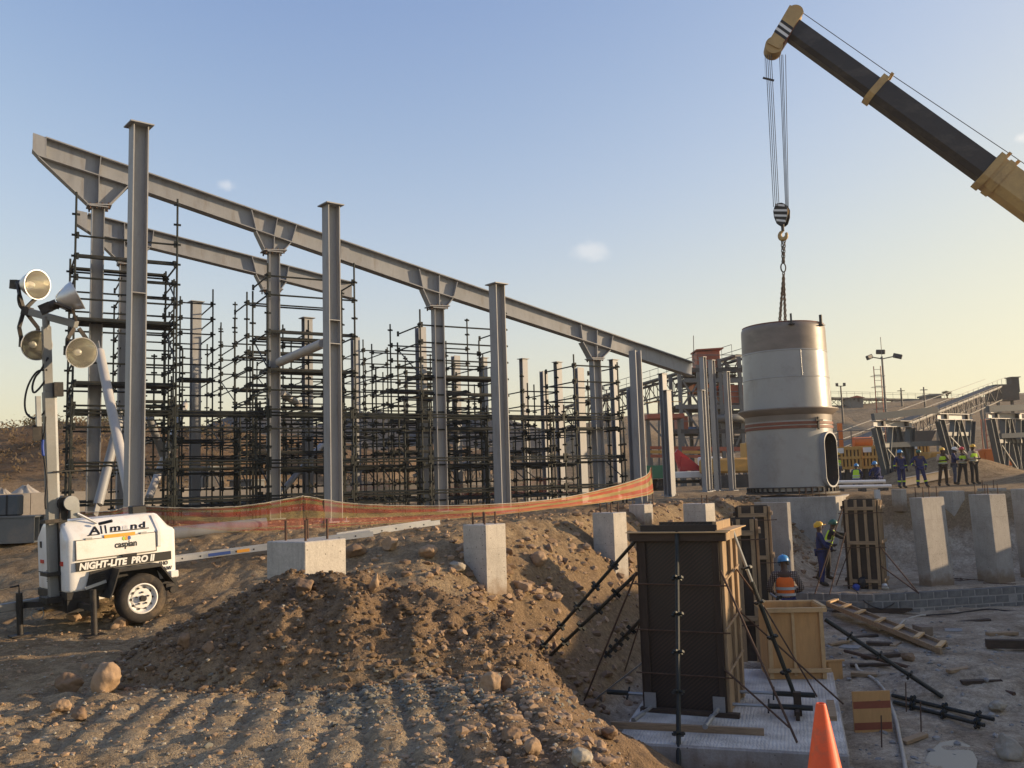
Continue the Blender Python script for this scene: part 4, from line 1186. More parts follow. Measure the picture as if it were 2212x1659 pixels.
# mast
MX, MY = -0.97, -0.27
TP('mast', 'mast_grey', MB().box((MX, MY, 1.85), (0.135, 0.12, 2.95)), bevel=0.008)
mz_top = (_R.inverted() @ (P(110, 684, (_R @ Vector((MX, MY, 4.9)) + TR0).y) - TR0)).z
TP('mast_upper', 'mast_grey', MB().box((MX, MY, 3.72), (0.105, 0.095, 1.06)).tube((MX, MY, 4.2), (MX, MY, mz_top), 0.05, 14), bevel=0.0, smooth=0.6)
TP('mast_strip', 'aluminium', MB().box((MX + 0.08, MY - 0.03, 2.2), (0.03, 0.055, 2.2)))
for c_, d_ in (((MX, MY, 0.8), (0.26, 0.30, 0.05)), ((MX + 0.1, MY, 0.45), (0.5, 0.3, 0.08)), ((MX, MY, 1.52), (0.25, 0.22, 0.05)), ((MX + 0.1, MY - 0.1, 3.35), (0.12, 0.08, 0.2)), ((MX - 0.16, MY - 0.02, 2.75), (0.12, 0.02, 0.22)), ((MX + 0.2, MY - 0.1, 2.2), (0.4, 0.02, 0.02))):
    TP('mast_bracket', 'black_iron', MB().box(c_, d_))
TP('junction_tube', 'galvanised', MB().box((MX - 0.15, MY - 0.05, 3.05), (0.06, 0.06, 0.42)))
wd = TP('winch', 'galvanised', MB().lathe([(0, 0), (0.10, 0), (0.10, 0.04), (0, 0.04)], 20, Matrix.Translation((MX + 0.2, MY - 0.16, 1.75)) @ Matrix.Rotation(math.pi / 2, 4, 'X')).box((MX + 0.25, MY - 0.12, 1.65), (0.12, 0.12, 0.22)))
TP('winch_drum', 'black_iron', MB().tube((MX + 0.16, MY - 0.10, 1.75), (MX + 0.16, MY + 0.1, 1.75), 0.11, 14).box((MX + 0.12, MY, 1.62), (0.1, 0.2, 0.3)), wd)
TP('winch_crank', 'aluminium', MB().path([(MX + 0.27, MY - 0.2, 1.60), (MX + 0.52, MY - 0.22, 1.44)], 0.018, 8), wd)
TP('crank_grip', 'black_plastic', MB().tube((MX + 0.52, MY - 0.30, 1.43), (MX + 0.66, MY - 0.42, 1.46), 0.022, 8), wd)
# crossbar: tilted a little, four lamps
def tloc(x, y, Y):
    return _R.inverted() @ (P(x, y, Y) - TR0)
YC = (_R @ Vector((MX, MY, mz_top)) + TR0).y
e0, e1 = tloc(54, 671, YC + 0.12), tloc(165, 701, YC - 0.12)
cdir = (e1 - e0).normalized()
xb = TP('crossbar', 'mast_grey', MB().bar(e0, e1, 0.085, 0.10), bevel=0.006)
TP('crossbar_clamp', 'black_iron', MB().bar(e0 - cdir * 0.02, e0 + cdir * 0.1, 0.10, 0.12), xb)
lamp_face = (_R.inverted() @ Vector((0.90, -0.40, -0.12))).normalized()
def lamp(base, centre, face, bn):
    face = face.normalized()
    q = face.to_track_quat('Z', 'Y').to_matrix().to_4x4()
    Mx = Matrix.Translation(centre) @ q
    sh = TP('lamp', 'aluminium', MB().lathe([(0.055, -0.27), (0.10, -0.25), (0.15, -0.16), (0.19, -0.06), (0.206, 0.0), (0.215, 0.004), (0.215, 0.014), (0.206, 0.014)], 32, Mx), smooth=0.8)
    TP('reflector', 'reflector', MB().lathe([(0.0, -0.235), (0.06, -0.23), (0.135, -0.155), (0.18, -0.06), (0.202, 0.006)], 32, Mx), sh, smooth=True)
    TP('bulb', 'decal_white', MB().lathe([(0.012, -0.25), (0.02, -0.2), (0.045, -0.14), (0.05, -0.1), (0.03, -0.05), (0.0, -0.04)], 16, Mx), sh, smooth=True)
    TP('lens', 'lamp_glass', MB().lathe([(0.0, 0.016), (0.12, 0.012), (0.203, 0.008)], 32, Mx), sh, smooth=True)
    TP('socket', 'black_iron', MB().lathe([(0.0, -0.40), (0.06, -0.40), (0.07, -0.36), (0.07, -0.28)], 16, Mx).box(Mx @ Vector((0, 0, -0.44)), (0.10, 0.13, 0.15), q), sh)
    back = Mx @ Vector((0, 0, -0.30))
    side = (Mx.to_3x3() @ Vector((1, 0, 0)))
    br = MB()
    for s in (-1, 1):
        br.bar(base + side * 0.03 * s, base.lerp(centre, 0.45) + side * 0.13 * s - face * 0.05, 0.05, 0.03, face)
        br.bar(base.lerp(centre, 0.45) + side * 0.13 * s - face * 0.05, back + side * 0.08 * s, 0.05, 0.03, face)
    TP('bracket', 'black_iron', br, sh)
    return sh
def _glass(m, n, l, b):
    b.inputs['Base Color'].default_value = (0.95, 0.92, 0.82, 1)
    b.inputs['Transmission Weight'].default_value = 0.92
    b.inputs['Roughness'].default_value = 0.12
    b.inputs['IOR'].default_value = 1.2
amat('lamp_glass', _glass)
lf = lamp_face
up_ = Vector((0, 0, 1))
YL = (_R @ e0 + TR0).y
lamp(e0 + up_ * 0.05, tloc(80, 615, YL), lf, 0)
lamp(e0 - up_ * 0.05, tloc(79, 746, YL - 0.05), (_R.inverted() @ Vector((0.74, -0.64, -0.20))), 0)
YL2 = (_R @ e1 + TR0).y
lamp(e1 + up_ * 0.05, tloc(166, 638, YL2), (_R.inverted() @ Vector((0.75, 0.30, 0.42))), 0)
lamp(e1 - up_ * 0.05, tloc(176, 762, YL2 - 0.05), (_R.inverted() @ Vector((0.72, -0.67, -0.18))), 0)
# mast cables
def cpx(pts, Y, r=0.014, mat='cable_black'):
    TP('cable', mat, MB().path([tloc(x, y, Y) for x, y in pts], r, 6), smooth=True)
YM = (_R @ Vector((MX, MY - 0.1, 3)) + TR0).y
def smooth_path(pts, k=6):
    out = []
    pts = [Vector((*q, 0)) for q in pts]
    for i in range(len(pts) - 1):
        p0, p1, p2, p3 = pts[max(0, i - 1)], pts[i], pts[i + 1], pts[min(len(pts) - 1, i + 2)]
        for j in range(k):
            t = j / k
            out.append(0.5 * ((2 * p1) + (-p0 + p2) * t + (2 * p0 - 5 * p1 + 4 * p2 - p3) * t * t + (-p0 + 3 * p1 - 3 * p2 + p3) * t ** 3))
    out.append(pts[-1])
    return [(q.x, q.y) for q in out]
cpx(smooth_path([(104, 772), (88, 800), (76, 815), (70, 835), (73, 848), (84, 840), (98, 822)]), YM)
cpx(smooth_path([(102, 799), (80, 803), (62, 830), (54, 862), (56, 890), (70, 903), (88, 898), (99, 885)]), YM)
cpx(smooth_path([(99, 900), (97, 930), (92, 960), (97, 1000), (101, 1040), (98, 1075), (99, 1100)]), YM)
cpx(smooth_path([(46, 612), (39, 640), (42, 660), (52, 672)]), YL)
cpx(smooth_path([(150, 615), (135, 640), (125, 668)]), YL2)
cpx(smooth_path([(93, 950), (92, 965), (94, 985)]), YM - 0.01, 0.018, 'cable_blue')
# ------------------------------------------------------------------ pedestals, barrier net, ladder and the like
def pedestal(label, xarris, ytop, Y, a, b, rz_deg, bolts=0, bolt_h=0.20, ztop=None, mat='concrete_pale', bury=0.7, taper=0.0):
    "concrete pedestal: nearest top corner at (xarris, ytop)"
    q = P(xarris, ytop, Y)
    rz = math.radians(rz_deg)
    off = rotz(rz) @ Vector((-a / 2, -b / 2, 0))
    c = Vector((q.x - off.x, q.y - off.y, 0))
    zz = [hz(c.x + (rotz(rz) @ Vector((sx * a / 2, sy * b / 2, 0))).x, c.y + (rotz(rz) @ Vector((sx * a / 2, sy * b / 2, 0))).y) for sx in (-1, 1) for sy in (-1, 1)]
    z0 = min(zz) - 0.12
    h = q.z - z0
    t = thing('concrete_pedestal', label, 'pedestal', (c.x, c.y, z0), rz)
    MB().box((0, 0, h / 2), (a, b, h)).build('block', mat, t, local=True, bevel=0.012)
    k = 0
    for sx, sy in ((-1, -1), (1, -1), (1, 1), (-1, 1))[:bolts]:
        MB().tube((sx * a * 0.26, sy * b * 0.26, h - 0.05), (sx * a * 0.26, sy * b * 0.26, h + bolt_h), 0.016 if bolt_h < 0.4 else 0.022, 8).build('anchor_bolt', 'rebar', t, local=True)
    return t, c
pedestal('wide concrete pedestal with four anchor bolts half buried in the soil heap', 658, 1171, 11.6, 0.72, 0.72, 55, 4, 0.26)
pedestal('concrete pedestal with thin bars on the slope in front of the third front column', 1048, 1134, 15.2, 0.51, 0.52, 49, 4)
pedestal('concrete pedestal standing in the slope under the tail of the barrier net', 1324, 1108, 18.9, 0.50, 0.52, 50, 4)
pedestal('concrete pedestal just below the hanging end of the barrier net', 1391, 1090, 23.0, 0.42, 0.46, 50, 0)
pedestal('bright-sided concrete pedestal behind the large dark formwork, no bars', 1523, 1088, 22.6, 0.50, 0.62, 50, 2)
pedestal('low concrete footing under the third front column', 1096, 1108, FRONT_Y[2] - 0.25, 0.6, 0.6, 40)
pedestal('low concrete footing under the two columns right of the net', 1440, 1078, 36.8, 0.9, 0.8, 40)
pedestal('low concrete footing half hidden beneath the net in front of the lowest rafter column', 1290, 1098, 25.6, 0.7, 0.7, 40)

# barrier net
def net(label, tops, bots, name='barrier_net', posts=()):
    "tops/bots: (x, y, Y) along the upper and lower hem"
    a = P(*tops[0])
    t = thing(name, label, 'barrier net', (a.x, a.y, hz(a.x, a.y)))
    m = MB(); rows = 9
    K = 10
    def cat(pts, u):
        i = min(int(u), len(pts) - 2); f = u - i
        p0, p1, p2, p3 = [Vector(pts[max(0, min(len(pts) - 1, i + k))]) for k in (-1, 0, 1, 2)]
        return 0.5 * ((2 * p1) + (-p0 + p2) * f + (2 * p0 - 5 * p1 + 4 * p2 - p3) * f * f + (-p0 + 3 * p1 - 3 * p2 + p3) * f ** 3)
    cols = (len(tops) - 1) * K
    m.uv = []
    for c in range(cols + 1):
        u = c / K
        A = P(*cat(tops, u)); B = P(*cat(bots, u))
        for r in range(rows):
            v = r / (rows - 1)
            q = B.lerp(A, v)
            q.y += 0.05 * mnoise.noise(Vector((u * 1.7, v * 2.2, 3.1))) + 0.03 * mnoise.noise(Vector((u * 5, v * 3, 9)))
            q.z += 0.012 * mnoise.noise(Vector((u * 6, v * 5, 1)))
            m.v.append(q); m.uv.append((u, v))
    for c in range(cols):
        for r in range(rows - 1):
            k = c * rows + r
            m.f.append((k, k + rows, k + rows + 1, k + 1))
    o = m.build('netting', 'barrier_net', t, smooth=True)
    hem = MB().path([q + Vector((0, 0, 0.004)) for q in m.v[rows - 1::rows]], 0.008, 5)
    hem.build('hem_cord', 'hose_pale', t)
    for x, yt, yb, Y in posts:
        p = P(x, yt, Y)
        MB().tube((p.x, p.y, hz(p.x, p.y) - 0.1), p, 0.013, 6).build('stake', 'rebar', t)
    return t
net('orange and yellow striped barrier net strung across the front of the steel columns',
    [(143, 1095, 16.4), (180, 1106, 16.4), (240, 1104, 16.4), (290, 1094, 16.5), (400, 1098, 16.6), (520, 1094, 16.9), (640, 1075, 17.4), (662, 1073, 17.5), (760, 1088, 18.0), (900, 1093, 18.6), (1060, 1090, 19.4), (1200, 1078, 21.0), (1310, 1055, 23.0), (1390, 1030, 24.6), (1406, 1010, 25.0)],
    [(150, 1128, 16.4), (180, 1140, 16.4), (240, 1141, 16.4), (290, 1140, 16.5), (400, 1141, 16.6), (520, 1150, 16.9), (640, 1148, 17.4), (662, 1147, 17.5), (760, 1138, 18.0), (900, 1127, 18.6), (1060, 1114, 19.4), (1200, 1098, 21.0), (1310, 1085, 23.0), (1390, 1072, 24.6), (1412, 1065, 25.0)],
    posts=((662, 1073, 1160, 17.52), (290, 1094, 1150, 16.52), (1120, 1085, 1130, 20.0), (1407, 1008, 1095, 25.05), (700, 1080, 1150, 17.7)))
net('second striped barrier net far behind the scaffold towers',
    [(700, 1058, 33), (800, 1045, 33), (905, 1030, 33), (960, 1040, 33), (1040, 1050, 33), (1130, 1038, 34), (1165, 1029, 34), (1230, 1042, 34), (1300, 1045, 34.5), (1390, 1038, 35)],
    [(700, 1078, 33), (800, 1075, 33), (905, 1068, 33), (960, 1072, 33), (1040, 1076, 33), (1130, 1072, 34), (1165, 1070, 34), (1230, 1073, 34), (1300, 1070, 34.5), (1390, 1062, 35)],
    posts=((905, 1030, 1080, 33.05), (1165, 1029, 1080, 34.05), (720, 1056, 1085, 33.05)))

# ladder on the ground
def ladder(label, p, q, w, name='ladder'):
    t = thing(name, label, 'ladder', p)
    d = (q - p).normalized(); s = Vector((-d.y, d.x, 0)).normalized()
    for k in (0, 1):
        MB().bar(p + s * w * k, q + s * w * k, 0.03, 0.085).build('rail', 'aluminium', t)
    L = (q - p).length
    n_ = int(L / 0.28)
    for i in range(n_):
        c = p + d * (0.14 + i * 0.28)
        MB().box(c + Vector((0, 0, 0)), (0.03, 0.03, 0.03), rotz(math.atan2(d.y, d.x))).bar(c, c + s * w, 0.026, 0.03).build('rung', 'aluminium', t)
        MB().tube(c - s * 0.0165, c - s * 0.0195, 0.014, 6).build('rung_end', 'black_iron', t)
    return t
def gp(x, y, up=0.0):
    "ground point seen at (x, y)"
    d = ray(x, y)
    Ys = np.concatenate([np.arange(4, 40, 0.04), np.arange(40, 120, 0.4)])
    X, Z = d.x / d.y * Ys, CAM_Z + d.z / d.y * Ys
    h = terrain(X, Ys, False)[0]
    k = int(np.argmax(Z < h))
    return Vector((X[k], Ys[k], h[k] + up))
la, lb = P(374, 1209, 15.0), P(806, 1153, 15.9)
la.z = max(la.z, hz(la.x, la.y) + 0.06); lb.z = max(lb.z, hz(lb.x, lb.y) + 0.06)
lad = ladder('long aluminium ladder lying across the ground behind the soil heap', la, lb, 0.4)
_d = (lb - la).normalized()
MB().bar(la + _d * 0.55 + Vector((0, -0.025, 0)), la + _d * 0.9 + Vector((0, -0.025, 0)), 0.012, 0.05).build('sticker', 'decal_blue', lad)
MB().bar(la + _d * 1.0 + Vector((0, -0.025, 0)), la + _d * 1.2 + Vector((0, -0.025, 0)), 0.012, 0.05).build('sticker', 'decal_orange', lad)
la2, lb2 = P(745, 1172, 16.2), P(950, 1133, 17.2)
la2.z = hz(la2.x, la2.y) + 0.07; lb2.z = hz(lb2.x, lb2.y) + 0.07
ladder('second length of aluminium ladder lying right of the wide pedestal', la2, lb2, 0.38)
# pipe and steel sections on the ground
q0, q1 = P(375, 1160, 16.8), P(575, 1153, 17.6)
for q in (q0, q1): q.z = hz(q.x, q.y) + 0.12
tag(MB().tube(q0, q1, 0.12, 20).build('steel_pipe', 'steel_grey', None, smooth=0.6), 'grey steel pipe lying on the ground beneath the net', 'pipe', kind='thing')
def hbeam_stack():
    c = P(28, 1175, 17.2); z = hz(c.x, c.y)
    t = thing('box_girder', 'dark steel box girder section lying at the left edge', 'steel girder', (c.x, c.y, z), math.radians(12))
    L, W, H = 1.3, 0.62, 0.5
    MB().box((-0.2, 0, H - 0.02), (L, W, 0.03)).build('top_plate', 'steel_blue', t, local=True)
    MB().box((-0.2, 0, 0.02), (L, W, 0.03)).build('bottom_plate', 'steel_blue', t, local=True)
    for y in (-0.29, 0.0, 0.29):
        MB().box((-0.2, y, H / 2), (L - 0.02, 0.02, H - 0.07)).build('web', 'steel_blue', t, local=True)
    t2 = thing('steel_block', 'pale blue steel section standing on the dark box girder', 'steel section', (c.x - 0.35, c.y + 0.3, z + H - 0.005), math.radians(12))
    MB().box((0, 0, 0.2), (0.6, 0.3, 0.4)).build('body', 'steel_blue', t2, local=True, bevel=0.03)
    MB().box((0.09, -0.155, 0.2), (0.03, 0.01, 0.38)).build('strap', 'cable_black', t2, local=True)
hbeam_stack()

# rocks that can be picked out one by one
def boulder(label, x, y, w, h, seed, mat='rock_tan', dep=None, Y=None, tilt=0.0):
    "x, y: picture point where it meets the ground; w, h: its size in picture pixels"
    g = gp(x, y)
    s = g.y / FPX
    o = MB().rock((0, 0, 0), (w * s / 2, (dep or w) * s / 2, h * s / 1.7), seed, 4, 0.20, Matrix.Rotation(tilt, 4, 'Y') @ rotz(seed))
    zs = min(v.z for v in o.v)
    ob = o.build('boulder', mat, None, smooth=True)
    ob.location = (g.x, g.y + w * s * 0.25, g.z + h * s * 0.42)
    return tag(ob, label, 'rock', 'loose boulders', 'thing')
BLD = [('big upright tan boulder on the tracked ground, tallest of the loose rocks', 225, 1502, 60, 66, 3, 'rock_tan', 0.12),
       ('dark brown pointed rock left of the tall tan boulder', 142, 1495, 58, 34, 5, 'rock_brown', 0.2),
       ('small round stone behind the dark pointed rock', 180, 1452, 20, 18, 8, 'rock_tan', 0),
       ('pale cracked rock in front of the dark pointed rock', 128, 1543, 40, 28, 9, 'rock_tan', 0),
       ('squarish rock beside the pale cracked rock, nearest the bottom', 170, 1560, 34, 28, 12, 'rock_brown', 0),
       ('orange-brown stone under the trailer beside its left jack', 154, 1343, 36, 20, 15, 'rock_tan', 0),
       ('tan chock stone in front of the near trailer wheel', 258, 1356, 44, 26, 17, 'rock_tan', 0),
       ('round pale stone lying near the corner of the soil heap', 320, 1451, 17, 15, 21, 'rock_pale', 0),
       ('large clod-covered boulder near the top of the soil heap', 655, 1293, 44, 44, 23, 'rock_brown', 0.1),
       ('upright brown boulder half sunk in the left part of the heap', 395, 1400, 26, 36, 27, 'rock_brown', 0),
       ('smooth brown boulder on the left shoulder of the heap', 450, 1420, 32, 26, 29, 'rock_brown', 0),
       ('pointed upright stone on the heap right of the clod-covered boulder', 808, 1275, 22, 32, 31, 'rock_tan', 0.3),
       ('broad rounded boulder beside the right corner of the wide pedestal', 762, 1204, 52, 30, 33, 'rock_brown', 0),
       ('round boulder on the crest between the wide pedestal and the slope', 842, 1192, 36, 32, 35, 'rock_tan', 0),
       ('angular slab of rock high on the slope left of the second pedestal', 925, 1205, 44, 26, 37, 'rock_tan', -0.3),
       ('grey block of stone half way down the crest', 985, 1236, 44, 22, 39, 'rock_pale', 0.1),
       ('large rounded rock low on the slope right of the second pedestal', 1165, 1225, 34, 30, 41, 'rock_tan', 0),
       ('broken rock on the slope below the second pedestal', 1130, 1282, 40, 26, 43, 'rock_tan', 0.2),
       ('flat rock at the right end of the slope above the dark formwork brace', 1195, 1300, 40, 22, 45, 'rock_tan', 0),
       ('big rounded boulder at the foot of the heap by the slope', 1060, 1496, 44, 40, 47, 'rock_tan', 0),
       ('knobbly rock beside the big boulder at the foot of the heap', 1096, 1492, 28, 34, 49, 'rock_brown', 0.2),
       ('brown rock on the near lip of the pit, left of three', 1105, 1608, 46, 28, 51, 'rock_brown', 0),
       ('tan rock on the near lip of the pit, middle of three', 1150, 1635, 42, 34, 53, 'rock_tan', 0),
       ('pale flat-topped rock on the near lip of the pit, right of three', 1255, 1659, 52, 32, 55, 'rock_pale', 0),
       ('reddish rock where the slope meets the concrete footing', 1318, 1597, 40, 24, 57, 'rock_brown', 0),
       ('tan stone wedged against the edge of the concrete footing', 1298, 1630, 28, 24, 59, 'rock_tan', 0)]
for lab, x, y, w, h, sd, mt, tl in BLD:
    boulder(lab, x, y, w, h, sd, mt, None, None, tl)
# ------------------------------------------------------------------ things in the pit
SLAB_Z = -1.28
def zf(q):
    return hz(q.x, q.y)
def _broom(m, n, l, b):
    tc = n.new('ShaderNodeTexCoord')
    w = n.new('ShaderNodeTexWave'); w.bands_direction = 'X'; w.inputs['Scale'].default_value = 7.0
    w.inputs['Distortion'].default_value = 7.0; w.inputs['Detail'].default_value = 3; w.inputs['Detail Scale'].default_value = 2.0
    l.new(tc.outputs['Object'], w.inputs[0])
    nz = n.new('ShaderNodeTexNoise'); nz.inputs['Scale'].default_value = 2.5; nz.inputs['Detail'].default_value = 6
    l.new(tc.outputs['Object'], nz.inputs[0])
    r = n.new('ShaderNodeValToRGB')
    r.color_ramp.elements[0].position, r.color_ramp.elements[0].color = 0.35, (0.36, 0.33, 0.285, 1)
    r.color_ramp.elements[1].position, r.color_ramp.elements[1].color = 0.65, (0.60, 0.565, 0.50, 1)
    l.new(nz.outputs[0], r.inputs[0]); l.new(r.outputs[0], b.inputs['Base Color'])
    b.inputs['Roughness'].default_value = 0.85
    bp = n.new('ShaderNodeBump'); bp.inputs['Strength'].default_value = 0.4; bp.inputs['Distance'].default_value = 0.03
    l.new(w.outputs['Fac'], bp.inputs['Height']); l.new(bp.outputs[0], b.inputs['Normal'])
amat('concrete_broomed', _broom)
sFR, sFL, sBR = G(1835, 1630, SLAB_Z), G(1447, 1609, SLAB_Z), G(1838, 1475, SLAB_Z)
sx = (sFR - sFL).normalized(); sy = Vector((-sx.y, sx.x, 0))
slab_rz = math.atan2(sx.y, sx.x)
t = thing('concrete_footing', 'broomed pale concrete footing carrying the large dark formwork', 'footing', (sFR.x, sFR.y, SLAB_Z - 0.5), slab_rz)
m = MB().box((-1.35, 2.3, 0.25), (2.7, 4.6, 0.49))
m.build('footing_body', 'concrete', t, local=True, bevel=0.02)
m = MB().box((-1.35, 2.3, 0.4975), (2.66, 4.56, 0.005)).build('broomed_top', 'concrete_broomed', t, local=True)
for c_, d_ in (((-1.9, 0.62, 0.54), (1.9, 0.06, 0.08)), ((-0.12, 1.9, 0.53), (0.1, 0.9, 0.06))):
    MB().box(c_, d_).build('edge_batten', 'timber_h', t, local=True)
# ---- large dark formwork
fl, fr = G(1396, 1535, SLAB_Z + 0.0), G(1573, 1548, SLAB_Z + 0.0)
fx = (fr - fl).normalized(); FW = (fr - fl).length
frz = math.atan2(fx.y, fx.x)
FH = P(1470, 1150, (fl.y + fr.y) / 2).z - SLAB_Z
FD = FW * 1.02
f1 = thing('column_formwork', 'large dark plywood column formwork in the foreground, propped on all sides', 'formwork', (*((fl + fr) / 2 + Vector((-fx.y, fx.x, 0)) * FD / 2)[:2], SLAB_Z), frz)
def FP(name, mat, m, par=f1, **k):
    return m.build(name, mat, par, local=True, **k)
w2, d2 = FW / 2, FD / 2
FP('front_panel', 'ply_print', MB().box((0, -d2 + 0.012, FH / 2), (FW - 0.02, 0.022, FH - 0.02)))
FP('back_panel', 'ply_print', MB().box((0, d2 - 0.012, FH / 2 + 0.05), (FW - 0.02, 0.022, FH + 0.08)))
for s in (-1, 1):
    FP('side_panel', 'timber', MB().box((s * (w2 - 0.012), 0, FH / 2), (0.022, FD - 0.05, FH - 0.02)))
for x in (-w2 + 0.05, w2 - 0.05):
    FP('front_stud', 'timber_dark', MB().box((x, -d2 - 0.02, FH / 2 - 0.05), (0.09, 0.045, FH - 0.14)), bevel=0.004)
for y in (-d2 + 0.06, d2 * 0.1, d2 - 0.08):
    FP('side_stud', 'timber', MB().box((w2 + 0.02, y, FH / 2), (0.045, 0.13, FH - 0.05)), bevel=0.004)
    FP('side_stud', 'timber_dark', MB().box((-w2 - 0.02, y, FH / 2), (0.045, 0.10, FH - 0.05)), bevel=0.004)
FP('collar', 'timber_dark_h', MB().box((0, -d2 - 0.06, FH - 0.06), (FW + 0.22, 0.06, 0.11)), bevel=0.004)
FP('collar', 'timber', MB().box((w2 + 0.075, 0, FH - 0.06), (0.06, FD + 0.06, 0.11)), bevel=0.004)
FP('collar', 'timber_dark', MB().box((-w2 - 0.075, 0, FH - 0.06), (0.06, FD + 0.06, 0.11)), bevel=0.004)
FP('rim_sheet', 'plywood_edge', MB().box((0, -d2 - 0.05, FH + 0.006), (FW + 0.3, 0.16, 0.012)))
FP('rim_sheet', 'plywood_edge', MB().box((w2 + 0.06, 0.05, FH + 0.02), (0.2, FD + 0.12, 0.012)))
FP('inner_rim', 'ply_dark', MB().box((0, -d2 + 0.03, FH + 0.055), (FW - 0.05, 0.03, 0.09)))
FP('inner_rim', 'timber', MB().box((w2 - 0.06, 0, FH + 0.075), (0.05, FD - 0.1, 0.12)))
for zz in (0.52, 1.10, 1.72):
    FP('tie_bar', 'rebar', MB().tube((-w2 - 0.1, -d2 - 0.052, zz), (w2 + 0.1, -d2 - 0.052, zz - 0.01), 0.011, 6))
    FP('tie_bar', 'timber', MB().tube((w2 + 0.05, -d2 - 0.08, zz + 0.03), (w2 + 0.08, d2 * 0.6, zz + 0.18), 0.016, 6))
for x in (-w2 + 0.08, w2 - 0.1):
    FP('jack_plate', 'galvanised', MB().box((x, -d2 - 0.055, 0.16), (0.16, 0.012, 0.2)))
FP('sole_board', 'timber_dark_h', MB().box((0.05, -d2 - 0.04, 0.03), (FW + 0.22, 0.1, 0.06)))
# ---- props and bars
def prop(label, p, q, r=0.027, mat='scaffold_green', lugs=True, name='push_pull_prop', cat='prop', inner=True):
    t = thing(name, label, cat, q if q.z < p.z else p)
    d = q - p; L = d.length; u = d / L
    if inner:
        MB().tube(p, p.lerp(q, 0.32), r * 0.72, 8).build('inner_tube', 'galvanised', t, smooth=0.7)
        MB().tube(p.lerp(q, 0.30), q, r, 8).build('tube', mat, t, smooth=0.7)
    else:
        MB().tube(p, q, r, 8).build('tube', mat, t, smooth=0.7)
    if lugs:
        k = 0.22
        a = u.orthogonal().normalized(); b = u.cross(a)
        while k < 0.97:
            c = p.lerp(q, k)
            MB().bar(c - a * 0.08, c + a * 0.08, 0.05, 0.028, u).bar(c - b * 0.08, c + b * 0.08, 0.05, 0.028, u).build('lug', mat, t)
            k += max(0.12, 0.5 / L)
    return t
def bar(label, p, q, r=0.012, mat='rebar', name='steel_bar'):
    return tag(MB().tube(p, q, r, 6).build(name, mat, None), label, 'steel bar', 'thin bars bracing the formwork', 'thing')
def FPT(x, y, Y):
    return P(x, y, Y)
yF = fl.y
def end(x, y, z):
    return G(x, y, z)
ebot = P(1468, 1690, yF - 1.75)
ebot.z = max(ebot.z, zf(ebot))
prop('upright green scaffold tube clamped to the front of the large dark formwork', P(1462, 1150, yF - 0.30), ebot, 0.03, inner=False)
prop('upper green prop from the dark formwork down to the left slope', P(1378, 1162, yF + 0.15), gp(1162, 1413, 0.02), inner=False)
prop('second green prop from the dark formwork down to the left slope', P(1376, 1238, yF + 0.15), gp(1188, 1420, 0.02), inner=False)
prop('short green prop low on the left side of the dark formwork', P(1383, 1340, yF + 0.3), gp(1307, 1421, 0.02), inner=False)
bar('long rusty bar leaning left from the dark formwork to the pit edge', P(1375, 1236, yF + 0.05), gp(1262, 1517, 0.01), 0.014)
bar('short reddish bar under the short green prop', P(1382, 1346, yF + 0.35), gp(1350, 1453, 0.01))
bar('pale bar leaning low at the left foot of the dark formwork', P(1394, 1427, yF + 0.1), gp(1280, 1517, 0.01), 0.014, 'galvanised')
prop('sunlit prop leaning right from the top of the dark formwork', P(1582, 1145, fr.y + 0.5), end(1724, 1522, SLAB_Z + 0.01), 0.03)
bar('long rusty bar leaning right from the middle of the dark formwork', P(1556, 1232, fr.y - 0.05), end(1722, 1604, SLAB_Z + 0.01), 0.015)
bar('short rusty bar between the dark formwork and the sunlit prop', P(1588, 1225, fr.y + 0.8), P(1640, 1296, fr.y + 0.62), 0.013)
bar('rusty bar running from the dark formwork past the plywood box', P(1592, 1315, fr.y + 0.9), end(1822, 1521, SLAB_Z + 0.01), 0.014)
bar('low rusty bar leaning right from the foot of the dark formwork', P(1566, 1447, fr.y - 0.04), end(1706, 1572, SLAB_Z + 0.01), 0.015)
bar('thin bar crossing in front of the plywood box', P(1650, 1310, fr.y + 1.5), end(1765, 1505, SLAB_Z + 0.01), 0.012)
def jack_tube(label, p, q, mat='scaffold_green'):
    t = thing('adjustable_jack', label, 'jack', p)
    MB().tube(p, p.lerp(q, 0.5), 0.022, 8).build('screw', 'galvanised', t, smooth=0.7)
    MB().tube(p.lerp(q, 0.45), q, 0.035, 10).build('tube', mat, t, smooth=0.7)
    c = p.lerp(q, 0.46); u = (q - p).normalized(); a = u.orthogonal().normalized()
    MB().bar(c - a * 0.1, c + a * 0.1, 0.03, 0.02, u).build('handle', mat, t)
JZ = SLAB_Z + 0.13
jack_tube('screw jack pointing out from the left foot of the dark formwork', G(1407, 1527, JZ), G(1368, 1556, JZ - 0.05), 'galvanised')
jack_tube('screw jack pointing out from the right foot of the dark formwork', G(1551, 1531, JZ), G(1523, 1570, JZ - 0.05), 'galvanised')
jack_tube('green jack lying left of the dark formwork foot', G(1396, 1500, JZ), G(1312, 1494, JZ))
jack_tube('upper green jack bracing the formwork foot across the footing', G(1597, 1494, JZ), G(1761, 1502, JZ))
jack_tube('lower green jack bracing the formwork foot across the footing', G(1581, 1521, JZ), G(1756, 1530, JZ))
tag(MB().box(G(1723, 1520, SLAB_Z + 0.15) , (0.10, 0.10, 0.30), rotz(slab_rz)).box(G(1723, 1535, SLAB_Z + 0.06), (0.05, 0.62, 0.11), rotz(slab_rz)).build('stop_block', 'timber_dark', None), 'dark timber stop block fixed to the footing behind the cone', 'timber', kind='thing')
